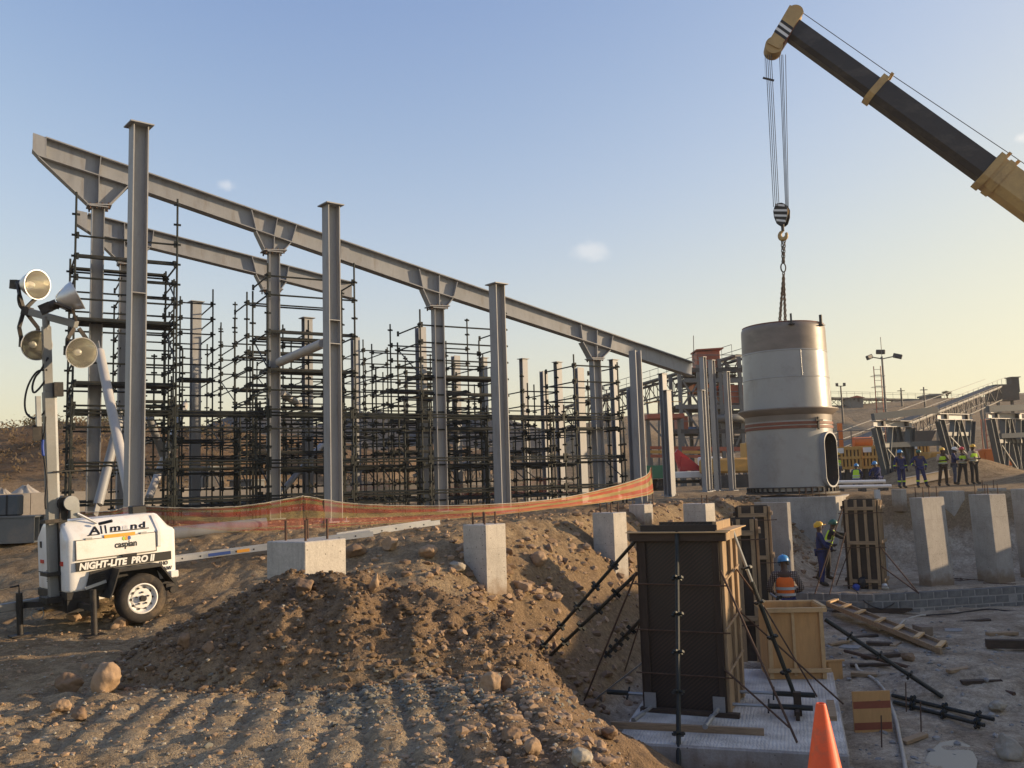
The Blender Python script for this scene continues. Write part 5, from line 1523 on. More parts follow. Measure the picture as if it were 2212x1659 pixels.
# ---- plywood box
bl, br = G(1668, 1467, SLAB_Z), G(1790, 1466, SLAB_Z)
BW = (br - bl).length; brz = math.atan2((br - bl).y, (br - bl).x)
BH = P(1648, 1314, bl.y).z - SLAB_Z
pb = thing('plywood_box', 'yellow plywood formwork box open at the top, behind the dark formwork', 'formwork', (*((bl + br) / 2 + Vector((0, 0.36, 0)))[:2], SLAB_Z), brz)
for nm, c_, d_, mt in (('front_panel', (0, -0.36, BH / 2), (BW, 0.02, BH), 'plywood'), ('back_panel', (0, 0.36, BH / 2), (BW, 0.02, BH), 'plywood'),
                       ('side_panel', (-BW / 2, 0, BH / 2), (0.02, 0.70, BH), 'plywood'), ('side_panel', (BW / 2, 0, BH / 2), (0.02, 0.70, BH), 'plywood'),
                       ('front_batten', (-BW / 2 + 0.03, -0.393, BH / 2), (0.06, 0.045, BH - 0.02), 'plywood_edge'), ('front_batten', (-0.03, -0.385, BH / 2), (0.045, 0.03, BH - 0.1), 'plywood_edge'),
                       ('front_batten', (BW / 2 - 0.03, -0.393, BH / 2), (0.06, 0.045, BH - 0.02), 'plywood_edge'), ('top_rail', (0, -0.40, BH - 0.03), (BW + 0.12, 0.06, 0.07), 'plywood_edge'),
                       ('top_rail', (0, 0.40, BH - 0.02), (BW + 0.12, 0.06, 0.07), 'plywood_edge'), ('top_rail', (-BW / 2 - 0.035, 0, BH - 0.01), (0.06, 0.72, 0.07), 'plywood_edge'),
                       ('top_rail', (BW / 2 + 0.035, 0, BH - 0.01), (0.06, 0.72, 0.07), 'plywood_edge'), ('bottom_rail', (0.02, -0.43, 0.14), (BW + 0.1, 0.05, 0.06), 'plywood_edge')):
    MB().box(c_, d_).build(nm, mt, pb, local=True, bevel=0.003)
# little box and offcuts beside it
q = G(1805, 1459, FLOOR_Z + 0.1)
tb = thing('ply_offcut_box', 'small orange-brown plywood box beside the yellow plywood box', 'box', (q.x, q.y + 0.15, zf(q)), brz + 0.2)
for c_, d_ in (((0, -0.12, 0.16), (0.24, 0.02, 0.32)), ((0.12, 0, 0.16), (0.02, 0.24, 0.32)), ((-0.12, 0, 0.16), (0.02, 0.24, 0.32)), ((0.0, -0.12, 0.34), (0.34, 0.04, 0.03))):
    MB().box(c_, d_).build('panel', 'plywood', tb, local=True)
# striped ply sheet
a_, b_ = G(1846, 1586, FLOOR_Z), G(1928, 1583, FLOOR_Z)
SH = P(1843, 1494, a_.y).z - FLOOR_Z
ps_ = thing('plywood_sheet', 'tan plywood sheet with two red-brown bands standing beside the footing', 'plywood sheet', (*((a_ + b_) / 2)[:2], FLOOR_Z), math.atan2((b_ - a_).y, (b_ - a_).x))
SW = (b_ - a_).length
MB().box((0, 0, SH / 2), (SW, 0.02, SH)).build('sheet', 'plywood', ps_, local=True)
for zc, zh in ((0.68, 0.17), (0.18, 0.17)):
    MB().box((0, -0.0115, SH * zc), (SW - 0.01, 0.003, SH * zh)).build('painted_band', 'ply_red', ps_, local=True)
MB().bar((0.1, 0, SH * 0.8), (0.15, 0.35, 0.02), 0.05, 0.04).build('rear_strut', 'timber', ps_, local=True)
# cone
cq = P(1773, 1519, 5.5)
ch = 0.75
cn = thing('traffic_cone', 'orange traffic cone at the bottom edge of the picture', 'traffic cone', (cq.x, cq.y, cq.z - ch))
MB().lathe([(0.165, 0.04), (0.155, 0.06), (0.030, ch - 0.012), (0.026, ch), (0.018, ch), (0.016, ch - 0.05), (0.0, ch - 0.06)], 32).build('cone_body', 'cone_orange', cn, local=True, smooth=0.6)
MB().box((0, 0, 0.02), (0.40, 0.40, 0.04)).build('base', 'cone_black', cn, local=True, bevel=0.01)
# ---- other formwork, piers

def timber_form(label, x0, x1, ytop, Y, dep, rz, z0, studs=4, walers=(0.12, 0.5, 0.86), board='ply_dark', stud_m='timber', side=-1):
    a = P(x0, ytop, Y); W = (x1 - x0) / FPX * Y
    c = P((x0 + x1) / 2, ytop, Y)
    H = a.z - z0
    t = thing('timber_formwork', label, 'formwork', (c.x + math.sin(-rz) * dep / 2, c.y + dep / 2, z0), rz)
    for nm, c_, d_ in (('front_panel', (0, -dep / 2, H / 2), (W - 0.02, 0.02, H)), ('back_panel', (0, dep / 2, H / 2), (W - 0.02, 0.02, H)), ('side_panel', (-W / 2, 0, H / 2), (0.02, dep - 0.03, H)), ('side_panel', (W / 2, 0, H / 2), (0.02, dep - 0.03, H))):
        MB().box(c_, d_).build(nm, board, t, local=True)
    for k in range(studs):
        x = -W / 2 + 0.05 + (W - 0.1) * k / (studs - 1)
        MB().box((x, -dep / 2 - 0.035, H / 2 - 0.01), (0.075, 0.05, H)).build('stud', stud_m, t, local=True)
    for k in range(3):
        y = -dep / 2 + 0.06 + (dep - 0.12) * k / 2
        for s in (-1, 1):
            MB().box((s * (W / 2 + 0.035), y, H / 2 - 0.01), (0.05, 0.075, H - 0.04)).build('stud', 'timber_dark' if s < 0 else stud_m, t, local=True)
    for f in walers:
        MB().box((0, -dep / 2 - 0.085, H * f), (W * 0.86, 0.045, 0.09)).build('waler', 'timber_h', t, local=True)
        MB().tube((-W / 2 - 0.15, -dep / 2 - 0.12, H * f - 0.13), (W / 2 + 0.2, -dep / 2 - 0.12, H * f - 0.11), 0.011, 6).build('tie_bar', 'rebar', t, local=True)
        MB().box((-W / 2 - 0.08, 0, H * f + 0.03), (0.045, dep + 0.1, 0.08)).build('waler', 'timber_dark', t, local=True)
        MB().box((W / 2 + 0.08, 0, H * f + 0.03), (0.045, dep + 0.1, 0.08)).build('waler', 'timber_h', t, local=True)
    return t
timber_form('dark plywood formwork with timber edges directly behind the large one', 1560, 1628, 1122, 17.0, 0.62, math.radians(-14), -1.45, studs=3, walers=(0.3, 0.9))
timber_form('timber-framed dark formwork standing behind, left of the tall concrete pier', 1594, 1656, 1094, 21.5, 0.6, math.radians(-16), -1.45, studs=3, walers=(0.15, 0.55, 0.92))
f4 = timber_form('timber-clad column formwork the two workers are bracing', 1826, 1891, 1080, 25.0, 0.62, math.radians(-30), TERRACE_Z - 0.02, studs=4, walers=(0.10, 0.52, 0.90), stud_m='timber')
def pier(label, xl, xa, xr, ytop, Y, zbot, lit='concrete', lean=0.0, bars=0):
    "concrete pier by its three visible vertical edges"
    q = P(xa, ytop, Y)
    az = math.atan2(q.x, q.y)
    a = abs(xa - xl) / FPX * Y; b = abs(xr - xa) / FPX * Y
    th = math.atan2(b, a) if False else math.radians(45)
    # left face width wl seen at angle, right face wr
    rz = -az - math.radians(38)
    wl = a / max(0.3, math.cos(math.radians(38))); wr = b / max(0.3, math.sin(math.radians(38)))
    off = rotz(rz) @ Vector((wl / 2, -wr / 2, 0))
    c = Vector((q.x - off.x, q.y - off.y, 0))
    H = q.z - zbot
    t = thing('concrete_pier', label, 'pier', (c.x, c.y, zbot), rz)
    m = MB().box((0, 0, H / 2), (wl, wr, H))
    il = rotz(-rz)
    for v in m.v:
        if v.z > 0.01:
            o_ = il @ Vector((-lean * H, 0, 0)); v.x += o_.x; v.y += o_.y
    m.build('shaft', lit, t, local=True, bevel=0.014)
    for k in range(bars):
        x = (-0.3 + 0.6 * (k % 2)) * wl; y = (-0.3 + 0.6 * (k // 2)) * wr
        o_ = il @ Vector((-lean * H, 0, 0))
        MB().tube((x + o_.x, y + o_.y, H - 0.03), (x + o_.x, y + o_.y, H + 0.28), 0.013, 6).build('starter_bar', 'rebar', t, local=True)
    return t
pier('tall concrete pier with a thin sunlit edge between the two timber forms', 1629, 1699, 1707, 1085, 26.0, TERRACE_Z - 0.05, 'concrete', 0.0, 0)
pier('leaning concrete pier left of the pair at the right, both faces shaded', 1974, 1999, 2044, 1075, 24.9, TERRACE_Z - 0.05, 'concrete', 0.045, 4)
pier('concrete pier with a bright sunlit right face', 2101, 2142, 2174, 1068, 25.4, TERRACE_Z - 0.05, 'concrete', 0.03, 4)
pier('concrete pier cut by the right edge of the picture', 2192, 2222, 2262, 1056, 26.0, TERRACE_Z - 0.05, 'concrete', 0.03, 0)
pier('short concrete pier buried in the bank behind the leaning pier', 2031, 2057, 2081, 1061, 30.4, -0.3, 'concrete', 0.0, 0)
pier('concrete pier top behind the sunlit pier', 2114, 2150, 2172, 1055, 30.8, 0.2, 'concrete', 0.0, 2)
pier('low concrete footing at the top of the far bank', 1926, 1946, 1957, 1057, 31.2, 0.5, 'concrete', 0.0, 0)
# grey post
p0, p1 = P(1894, 1058, 26.2), P(1914, 1250, 26.0)
tag(MB().bar(p1, p0, 0.13, 0.13, (0, 1, 0)).build('steel_post', 'steel_grey_light', None), 'plain grey square post behind the timber-clad formwork', 'post', kind='thing')
# props of the timber-clad formwork
bar('thin prop in the hands of the worker with the yellow helmet', P(1820, 1098, 24.6), G(1760, 1283, TERRACE_Z + 0.03), 0.016, 'rebar')
bar('thin bar left of the timber-clad formwork, middle of three', P(1826, 1150, 24.5), G(1792, 1284, TERRACE_Z + 0.03), 0.016, 'rebar')
bar('short bar crossing low at the left of the timber-clad formwork', P(1838, 1178, 24.6), G(1806, 1264, TERRACE_Z + 0.03), 0.014, 'rebar')
bar('rusty bar bracing the timber-clad formwork on its right, upper', P(1888, 1165, 25.0), G(1985, 1282, TERRACE_Z + 0.03), 0.018, 'rebar')
bar('rusty bar bracing the timber-clad formwork on its right, lower', P(1893, 1215, 25.0), G(1982, 1280, TERRACE_Z + 0.03), 0.018, 'rebar')
# ---- curved block wall, block by block
bw = thing('block_wall', 'low curved wall of grey concrete blocks across the pit', 'wall', (WALL[0].x, WALL[0].y, FLOOR_Z))
pts = [Vector((q.x, q.y, 0)) for q in WALL]
def along(s):
    for a, b in zip(pts, pts[1:]):
        L = (b - a).length
        if s <= L: return a + (b - a) * (s / L), (b - a).normalized()
        s -= L
    return pts[-1], (pts[-1] - pts[-2]).normalized()
LT = sum((b - a).length for a, b in zip(pts, pts[1:]))
blk = MB().box((0, 0, 0), (0.368, 0.19, 0.168)).mesh('block', 'block_grey', bevel=0.006)
mort = MB(); NS = 60
for k in range(NS):
    a, _ = along(LT * k / NS); b, _ = along(LT * (k + 1) / NS)
    mort.bar(Vector((a.x, a.y, FLOOR_Z + 0.235 - 0.02)), Vector((b.x, b.y, FLOOR_Z + 0.235 - 0.02)), 0.178, 0.47)
mort.build('mortar', 'mortar', bw)
for course in range(3):
    s = 0.1 + (0.2 if course % 2 else 0.0)
    while s < LT:
        q, d = along(s)
        z = TERRACE_Z + 0.03 - 0.10 - course * 0.20
        o = link('block', blk, bw, Vector((q.x, q.y, z)) - Vector((WALL[0].x, WALL[0].y, FLOOR_Z)) + Vector((rnd.uniform(-1, 1), rnd.uniform(-1, 1), 0)) * 0.006, (rnd.uniform(-0.01, 0.01), 0, math.atan2(d.y, d.x) + rnd.uniform(-0.012, 0.012)))
        s += 0.40
# ---- timber frame lying on the pit floor, tubes, planks
def G2(x, y, dz=0.0):
    q = gp(x, y); q.z += dz; return q
c1, c2, c3, c4 = G2(1788, 1331, 0.3), G2(1806, 1324, 0.3), G2(2034, 1415, 0.07), G2(2046, 1402, 0.07)
tf = thing('timber_shutter', 'long timber shutter frame with cross battens lying on the pit floor', 'timber frame', c3)
for a, b in ((c1, c3), (c2, c4)):
    MB().bar(a, b, 0.045, 0.10).build('rail', 'timber_h', tf)
for f in (0.02, 0.16, 0.31, 0.50, 0.66, 0.82, 0.98):
    a, b = c1.lerp(c3, f), c2.lerp(c4, f)
    MB().bar(a + Vector((0, 0, 0.06)), b + Vector((0, 0, 0.06)), 0.10, 0.04).build('cross_batten', 'plywood_edge', tf)
MB().prism([c1.lerp(c3, 0.02) - Vector((0, 0, .03)), c1.lerp(c3, 0.97) - Vector((0, 0, .03)), c2.lerp(c4, 0.97) - Vector((0, 0, .03)), c2.lerp(c4, 0.02) - Vector((0, 0, .03))], (0, 0, 0.012)).build('sheet', 'concrete_pale', tf)
prop('long green prop leaning from the plywood box onto the pit floor', P(1782, 1338, 14.9), G2(2037, 1514, 0.03), 0.035, inner=False)
tag(MB().tube(G2(1826, 1420, 0.12), G2(2192, 1508, 0.04), 0.032, 8).build('rusty_tube', 'rebar', None), 'long rusty tube lying across the pit floor', 'tube', kind='thing')
prop('upper of two green tubes lying side by side on the pit floor', G2(1928, 1512, 0.06), G2(2148, 1565, 0.06), 0.03, inner=False)
prop('lower of two green tubes lying side by side on the pit floor', G2(1932, 1525, 0.05), G2(2127, 1575, 0.05), 0.03, inner=False)
a_, b_ = G2(2130, 1400, 0.09), G2(2235, 1402, 0.09)
tag(MB().bar(a_, b_, 0.16, 0.17).build('timber_beam', 'timber_dark_h', None, bevel=0.01), 'thick dark timber beam at the right edge of the pit floor', 'timber', kind='thing')
q = G2(1999, 1373, 0.1)
cb = thing('paving_block', 'pale concrete block lying alone on the pit floor', 'block', (q.x, q.y, q.z - 0.1), 0.1)
MB().box((0, 0.2, 0.10), (0.26, 0.19, 0.2)).build('half', 'concrete', cb, local=True, bevel=0.008)
MB().box((0, 0.0, 0.10), (0.265, 0.19, 0.195)).build('half', 'concrete', cb, local=True, bevel=0.008)
for k, (x, y, l_, r_, lab) in enumerate(((1905, 1421, 0.85, 0.3, 'dark board lying under the timber frame'), (1900, 1395, 0.5, -0.2, 'short dark block of wood under the timber frame'), (1866, 1462, 0.42, -0.35, 'pale plank offcut beside the pale hose'),
                                         (2165, 1373, 0.7, 0.2, 'thin pale lath near the right edge of the pit floor'), (1830, 1385, 0.5, 0.8, 'grey offcut leaning beside the small plywood box'))):
    q = G2(x, y, 0.04)
    tag(MB().box((0, 0, 0), (l_, 0.16, 0.07)).build('offcut_board', ('timber_dark_h', 'timber_dark_h', 'timber_h', 'timber_h', 'concrete_grey')[k], None, bevel=0.006), lab, 'board', kind='thing')
    o = bpy.data.objects[-1] if False else COL.objects[-1]
    o.location = q; o.rotation_euler = (0.02, 0.03, r_)
for k in range(5):
    a, b = G(1797 + 3 * k, 1322 - 1.5 * k, FLOOR_Z + 0.05 + 0.015 * k), G(1955 + 4 * k, 1322 - 1.5 * k, FLOOR_Z + 0.05 + 0.015 * k)
    tag(MB().bar(a, b, 0.07, 0.05).build('timber_batten', 'timber_dark_h', None), 'dark timber batten in the bundle lying along the foot of the block wall', 'batten', 'battens along the block wall', 'thing')
rr = random.Random(4)
for k in range(9):
    x = rr.uniform(1995, 2150); y = rr.uniform(1247, 1262); dx = rr.uniform(30, 75)
    a, b = G(x, y, TERRACE_Z + 0.03 + 0.01 * k), G(x + dx, y - rr.uniform(-5, 7), TERRACE_Z + 0.03 + 0.01 * k)
    tag(MB().tube(a, b, 0.012, 5).build('reinforcing_bar', 'rebar', None), 'thin reinforcing bar among those scattered at the foot of the piers', 'steel bar', 'bars scattered by the piers', 'thing')
CLUT = [(1812, 1392, 0.55, 0.5, 'timber_h', 'short timber offcut left of the long green prop'), (1838, 1402, 0.4, -0.7, 'concrete_grey', 'grey broken slab beside the timber shutter'), (1868, 1378, 0.6, 0.15, 'timber_dark_h', 'dark batten near the middle of the timber shutter'),
        (1880, 1440, 0.7, -0.25, 'timber_dark_h', 'dark plank between the long prop and the rusty tube'), (1935, 1395, 0.45, 0.9, 'timber_h', 'small batten under the lower end of the timber shutter'), (2075, 1450, 0.5, 0.35, 'timber_h', 'loose lath right of the long green prop'),
        (2100, 1345, 0.9, 0.12, 'timber_dark_h', 'dark plank lying near the black cable'), (2060, 1365, 0.35, -0.4, 'concrete_grey', 'grey rubble slab right of the lone block'), (1975, 1600, 0.5, 0.6, 'timber_h', 'batten lying near the pale hose'), (2120, 1480, 0.6, -0.1, 'timber_dark_h', 'dark board at the end of the rusty tube')]
for x, y, l_, r_, mt_, lab in CLUT:
    q = G2(x, y, 0.03)
    o = tag(MB().box((0, 0, 0), (l_, 0.11 if 'grey' not in mt_ else 0.28, 0.05)).build('offcut_board', mt_, None, bevel=0.005), lab, 'board', kind='thing')
    o.location = q; o.rotation_euler = (0.04, -0.03, r_)
for k, (x, y) in enumerate(((1958, 1540), (1990, 1585), (1905, 1620))):
    q = G2(x, y)
    tag(MB().tube(q, q + Vector((0.03, 0.02, 0.42)), 0.009, 6).build('marker_pin', 'rebar', None), ('thin steel pin standing beside the striped plywood sheet', 'thin steel pin standing right of the pale hose', 'thin steel pin standing nearest the cone')[k], 'steel pin', kind='thing')
def hose(label, px, r, mat, name='hose', dz=0.0, zfix=None):
    P3 = [G(x, y, zfix) if zfix is not None else G2(x, y, r + dz) for x, y in smooth_path(px, 8)]
    return tag(MB().path(P3, r, 8).build(name, mat, None, smooth=True), label, 'hose', kind='thing')
hose('pale hose running from the plywood box to the bottom of the picture', [(1849, 1440), (1856, 1452), (1880, 1466), (1899, 1482), (1915, 1505), (1934, 1555), (1944, 1600), (1954, 1650), (1958, 1690)], 0.028, 'hose_pale')
hose('pale hose curling on the pit floor left of the lone block', [(1900, 1365), (1928, 1362), (1944, 1352), (1955, 1342), (1984, 1333), (2000, 1331)], 0.025, 'hose_pale')
hose('black cable lying on the pit floor along the block wall', [(2000, 1331), (2060, 1327), (2130, 1318), (2180, 1322), (2230, 1326)], 0.018, 'cable_black')
wq = [P(x, y, Y) for x, y, Y in ((1838, 1268, 24.6), (1850, 1277, 24.1), (1858, 1288, 23.95), (1868, 1300, 23.85), (1886, 1311, 23.7), (1905, 1316, 23.6), (1925, 1308, 23.8), (1940, 1295, 23.95), (1953, 1281, 24.1), (1960, 1277, 24.5))]
tag(MB().path(wq, 0.016, 7).build('hose', 'cable_black', None, smooth=True), 'black hose looping down over the block wall', 'hose', kind='thing')
boulder('pale boulder at the right edge of the pit floor', 2190, 1645, 66, 52, 71, 'rock_pale')
boulder('oval white stone on the pit floor right of the green tubes', 2163, 1540, 36, 22, 73, 'rock_pale')
boulder('round brown stone in the pit near the long green prop', 1965, 1428, 26, 18, 75, 'rock_brown')
for k, (x, y) in enumerate(((1855, 1277), (1872, 1274), (1918, 1275))):
    q = G(x, y, TERRACE_Z)
    tag(MB().rock((0, 0, 0), (0.11, 0.09, 0.10) if k != 1 else (0.2, 0.14, 0.2), 90 + k, 2, 0.2).build('site_bag', ('cable_blue', 'cable_black', 'decal_white')[k], None, smooth=True), ('small blue bag on top of the block wall', 'black sack leaning at the foot of the timber-clad formwork', 'crumpled white bottle on top of the block wall')[k], 'bag', kind='thing')
    COL.objects[-1].location = (q.x, q.y + 0.15, TERRACE_Z + (0.08 if k != 1 else 0.15))
# puddle of cement water
pd = [G(x, y, FLOOR_Z - 0.004) for x, y in ((2005, 1630), (2030, 1606), (2062, 1600), (2095, 1612), (2112, 1645), (2105, 1690), (2050, 1710), (2005, 1690), (1995, 1655))]
def _water(m, n, l, b):
    b.inputs['Base Color'].default_value = (0.16, 0.14, 0.115, 1); b.inputs['Roughness'].default_value = 0.30; b.inputs['Specular IOR Level'].default_value = 0.3
amat('cement_water', _water)
struct(MB().prism(pd, (0, 0, 0.012)).build('puddle', 'cement_water', None))
# ------------------------------------------------------------------ tank being lowered
TY = 33.5
tc_ = P(1712, 1066, TY)
TR = 93.0 / FPX * TY
TZ0 = tc_.z
TZ1 = P(1690, 708, TY).z
tank = thing('steel_tank', 'tall grey cylindrical tank hanging from the crane over its concrete base', 'tank', (tc_.x, tc_.y, TZ0))
def TK(name, mat, m, par=None, **k):
    return m.build(name, mat, par or tank, local=True, **k)
HT = TZ1 - TZ0
def fz(py):
    return P(1700, py, TY).z - TZ0
zb1, zb2 = fz(888), fz(766)
rim = TR * 0.985
TK('upper_shell', 'tank_grey', MB().lathe([(TR * 0.985, zb1), (TR * 0.955, zb2)], 72), smooth=0.6)
TK('weld_seam', 'tank_grey', MB().lathe([(TR * 0.972, fz(822) - 0.02), (TR * 0.978, fz(822)), (TR * 0.970, fz(822) + 0.02)], 72), smooth=True)
TK('weld_seam', 'tank_grey', MB().lathe([(TR * 0.96, zb2 - 0.03), (TR * 0.966, zb2 - 0.005), (TR * 0.957, zb2 + 0.02)], 72), smooth=True)
for k, ang in enumerate((-48, 22, 75)):
    a_ = -math.pi / 2 - math.atan2(tc_.x, tc_.y) + math.radians(ang)
    z0_, z1_ = ((zb1, fz(822)), (fz(822), zb2), (zb1, fz(822)))[k]
    TK('plate_seam', 'tank_grey', MB().tube((TR * 0.981 * math.cos(a_), TR * 0.981 * math.sin(a_), z0_ + 0.02), (TR * (0.968 if k == 0 else 0.958) * math.cos(a_), TR * (0.968 if k == 0 else 0.958) * math.sin(a_), z1_ - 0.02), 0.014, 6))
TK('top_band', 'tank_brown', MB().lathe([(TR * 0.956, zb2), (TR * 0.95, HT - 0.22), (TR * 0.945, HT - 0.10), (TR * 0.925, HT - 0.02), (TR * 0.90, HT), (TR * 0.885, HT - 0.01), (TR * 0.88, HT - 0.6), (TR * 0.95, HT - 0.62)], 72), smooth=0.9)
TK('rim_ring', 'primer_red', MB().lathe([(TR * 0.905, HT - 0.005), (TR * 0.925, HT + 0.02), (TR * 0.895, HT + 0.035), (TR * 0.88, HT + 0.0)], 72), smooth=True)
TK('support_skirt', 'tank_brown', MB().lathe([(TR * 0.97, zb1 - 0.42), (TR * 0.975, zb1 - 0.22), (TR * 1.12, zb1 - 0.035), (TR * 1.125, zb1 + 0.0), (TR * 1.12, zb1 + 0.02), (TR * 0.98, zb1 + 0.02)], 72), smooth=0.7)
for zz in (zb1 - 0.52, zb1 - 0.66):
    TK('red_band', 'primer_red', MB().lathe([(TR * 0.966, zz - 0.05), (TR * 0.985, zz - 0.045), (TR * 0.985, zz + 0.045), (TR * 0.966, zz + 0.05)], 72), smooth=0.6)
TK('base_flange', 'plant_dark', MB().lathe([(TR * 0.93, 0.0), (TR * 1.04, 0.0), (TR * 1.04, 0.06), (TR * 0.96, 0.06)], 72), smooth=0.6)
TK('ring_plate', 'plant_dark', MB().lathe([(TR * 0.962, 0.22), (TR * 1.02, 0.22), (TR * 1.02, 0.25), (TR * 0.962, 0.25)], 72), smooth=0.6)
for k in range(44):
    a = 2 * math.pi * k / 44
    TK('gusset', 'plant_dark', MB().box((TR * 0.995 * math.cos(a), TR * 0.995 * math.sin(a), 0.14), (TR * 0.05, 0.045, 0.18), rotz(a)))
# oval manway on the right
phi = math.atan2(tc_.x, tc_.y)
va = -math.pi / 2 - phi + math.radians(56)              # direction it faces
fd = Vector((math.cos(va), math.sin(va), 0)); sd = Vector((-fd.y, fd.x, 0))
cz = fz(996)
hw, hh = 0.40, 0.98
oval = []
for k in range(32):
    a = 2 * math.pi * k / 32
    oval.append((hw * math.cos(a), (hh - hw) * (1 if math.sin(a) >= 0 else -1) + hw * math.sin(a)))
mo, mi = MB(), MB()
for sc, (r0, r1), mm in ((1.0, (TR * 0.80, TR * 1.06), mo), (0.94, (TR * 0.80, TR * 1.06), mi)):
    for r in (r0, r1):
        mm.v.extend(fd * r + sd * (u * sc) + Vector((0, 0, cz + v * sc)) for u, v in oval)
    mm.f.extend((k, (k + 1) % 32, 32 + (k + 1) % 32, 32 + k) for k in range(32))
k0 = len(mo.v)
mo.v.extend(mi.v[32:])
mo.f.extend((32 + k, 32 + (k + 1) % 32, k0 + (k + 1) % 32, k0 + k) for k in range(32))
TK('manway_frame', 'steel_grey', mo, smooth=0.6)
mi.f = [(k, (k + 1) % 32, 32 + (k + 1) % 32, 32 + k) for k in range(32)]; mi.v = mi.v[:64]
TK('manway_throat', 'plant_dark', mi, smooth=0.6)
# lower shell with the manway cut out
ls = MB(); NA, NZ = 144, 44
zt = zb1 - 0.42
for i in range(NZ + 1):
    for j in range(NA):
        a = 2 * math.pi * j / NA
        ls.v.append(Vector((TR * 0.965 * math.cos(a), TR * 0.965 * math.sin(a), 0.1 + (zt - 0.1) * i / NZ)))
for i in range(NZ):
    for j in range(NA):
        f = (i * NA + j, i * NA + (j + 1) % NA, (i + 1) * NA + (j + 1) % NA, (i + 1) * NA + j)
        c = (ls.v[f[0]] + ls.v[f[2]]) / 2
        u, v = c.dot(sd), c.z - cz
        vv = max(0, abs(v) - (hh - hw))
        if c.dot(fd) > 0 and math.hypot(u, vv) < hw * 0.96: continue
        ls.f.append(f)
TK('lower_shell', 'tank_grey', ls, smooth=True)
for ang in (math.radians(12), math.radians(62)):
    a = -math.pi / 2 - phi + ang
    TK('lifting_lug', 'plant_dark', MB().box((TR * 0.96 * math.cos(a), TR * 0.96 * math.sin(a), HT + 0.05), (0.10, 0.05, 0.42), rotz(a)).box((TR * 0.99 * math.cos(a), TR * 0.99 * math.sin(a), HT - 0.12), (0.14, 0.2, 0.03), rotz(a)))
a = -math.pi / 2 - phi + math.radians(40)
TK('guide_bracket', 'plant_dark', MB().box((TR * 1.0 * math.cos(a), TR * 1.0 * math.sin(a), zb1 - 0.55), (0.06, 0.06, 0.45), rotz(a)).box((TR * 1.03 * math.cos(a), TR * 1.03 * math.sin(a), zb1 - 0.45), (0.05, 0.3, 0.04), rotz(a)))
# its concrete base
cbz = hz(tc_.x, tc_.y)
cb_ = thing('tank_plinth', 'large square concrete plinth waiting under the hanging tank', 'plinth', (tc_.x, tc_.y, -0.9), math.radians(-29.5))
PH = TZ0 - 0.09 + 0.9
MB().box((0, 0, PH / 2), (3.65, 3.65, PH)).build('plinth_body', 'concrete', cb_, local=True, bevel=0.02)
for k in range(5):
    MB().tube((0.6 + 0.22 * k, -1.62, PH - 0.02), (0.6 + 0.22 * k, -1.62, PH + 0.3), 0.014, 6).build('starter_bar', 'rebar', cb_, local=True)
# ------------------------------------------------------------------ crane
CY = 33.3
def loft(m, p, q, secp, secq, up=(0, 0, 1)):
    d = (q - p).normalized(); s_ = d.cross(Vector(up)).normalized(); u = s_.cross(d)
    n = len(secp); k = len(m.v)
    for c, sec in ((p, secp), (q, secq)):
        m.v.extend(c + s_ * a + u * b for a, b in sec)
    m.f.extend((k + i, k + (i + 1) % n, k + n + (i + 1) % n, k + n + i) for i in range(n))
    m.f.append(tuple(k + i for i in reversed(range(n)))); m.f.append(tuple(k + n + i for i in range(n)))
    return m
hA, hB = P(1711, 67, CY), P(2640, 738, CY - 2.2)
bd = (hB - hA).normalized()
def bx(f):
    return hA + (hB - hA) * f
def boomsec(w, h):
    return [(-w / 2, h * 0.5), (w / 2, h * 0.5), (w / 2, -h * 0.28), (w * 0.30, -h * 0.5), (-w * 0.30, -h * 0.5), (-w / 2, -h * 0.28)]
crane = thing('mobile_crane', 'yellow mobile crane with a dark telescopic boom reaching over the tank', 'crane', (hB.x + 2, hB.y, hz(hB.x + 2, hB.y)))
def fx_of(px):
    return (px - 1711) / (2640 - 1711)
f1_, f2_ = fx_of(1905), fx_of(2158)
L1 = MB(); loft(L1, bx(-0.005), bx(f1_), boomsec(0.60, 0.76), boomsec(0.60, 0.76)); L1.build('boom_section', 'crane_dark', crane)
L1 = MB(); loft(L1, bx(f1_ - 0.005), bx(f2_), boomsec(0.72, 0.89), boomsec(0.72, 0.89)); L1.build('boom_section', 'crane_dark', crane)
L1 = MB(); loft(L1, bx(f2_ - 0.004), bx(1.0), boomsec(0.95, 1.14), boomsec(0.95, 1.14)); L1.build('base_boom', 'crane_yellow', crane)
for f, w, h in ((f1_, 0.84, 1.06), (f2_, 1.05, 1.30), (f2_ + 0.022, 1.02, 1.24)):
    L1 = MB(); loft(L1, bx(f - 0.006), bx(f + 0.008), boomsec(w, h), boomsec(w, h)); L1.build('boom_collar', 'crane_yellow', crane)
ups = (Vector((0, 0, 1)) - bd * bd.z).normalized(); sds = bd.cross(ups)
for f, h in ((f1_ + 0.006, 0.62), (f2_ + 0.008, 0.75), (f2_ + 0.03, 0.7)):
    c = bx(f) + ups * h
    m = MB()
    for s in (-0.2, 0.2):
        m.bar(c + sds * s - ups * 0.2, c + sds * s + ups * 0.16, 0.05, 0.05, bd)
    m.bar(c - sds * 0.26 + ups * 0.16, c + sds * 0.26 + ups * 0.16, 0.12, 0.06, ups)
    m.build('rope_guide', 'crane_yellow', crane)
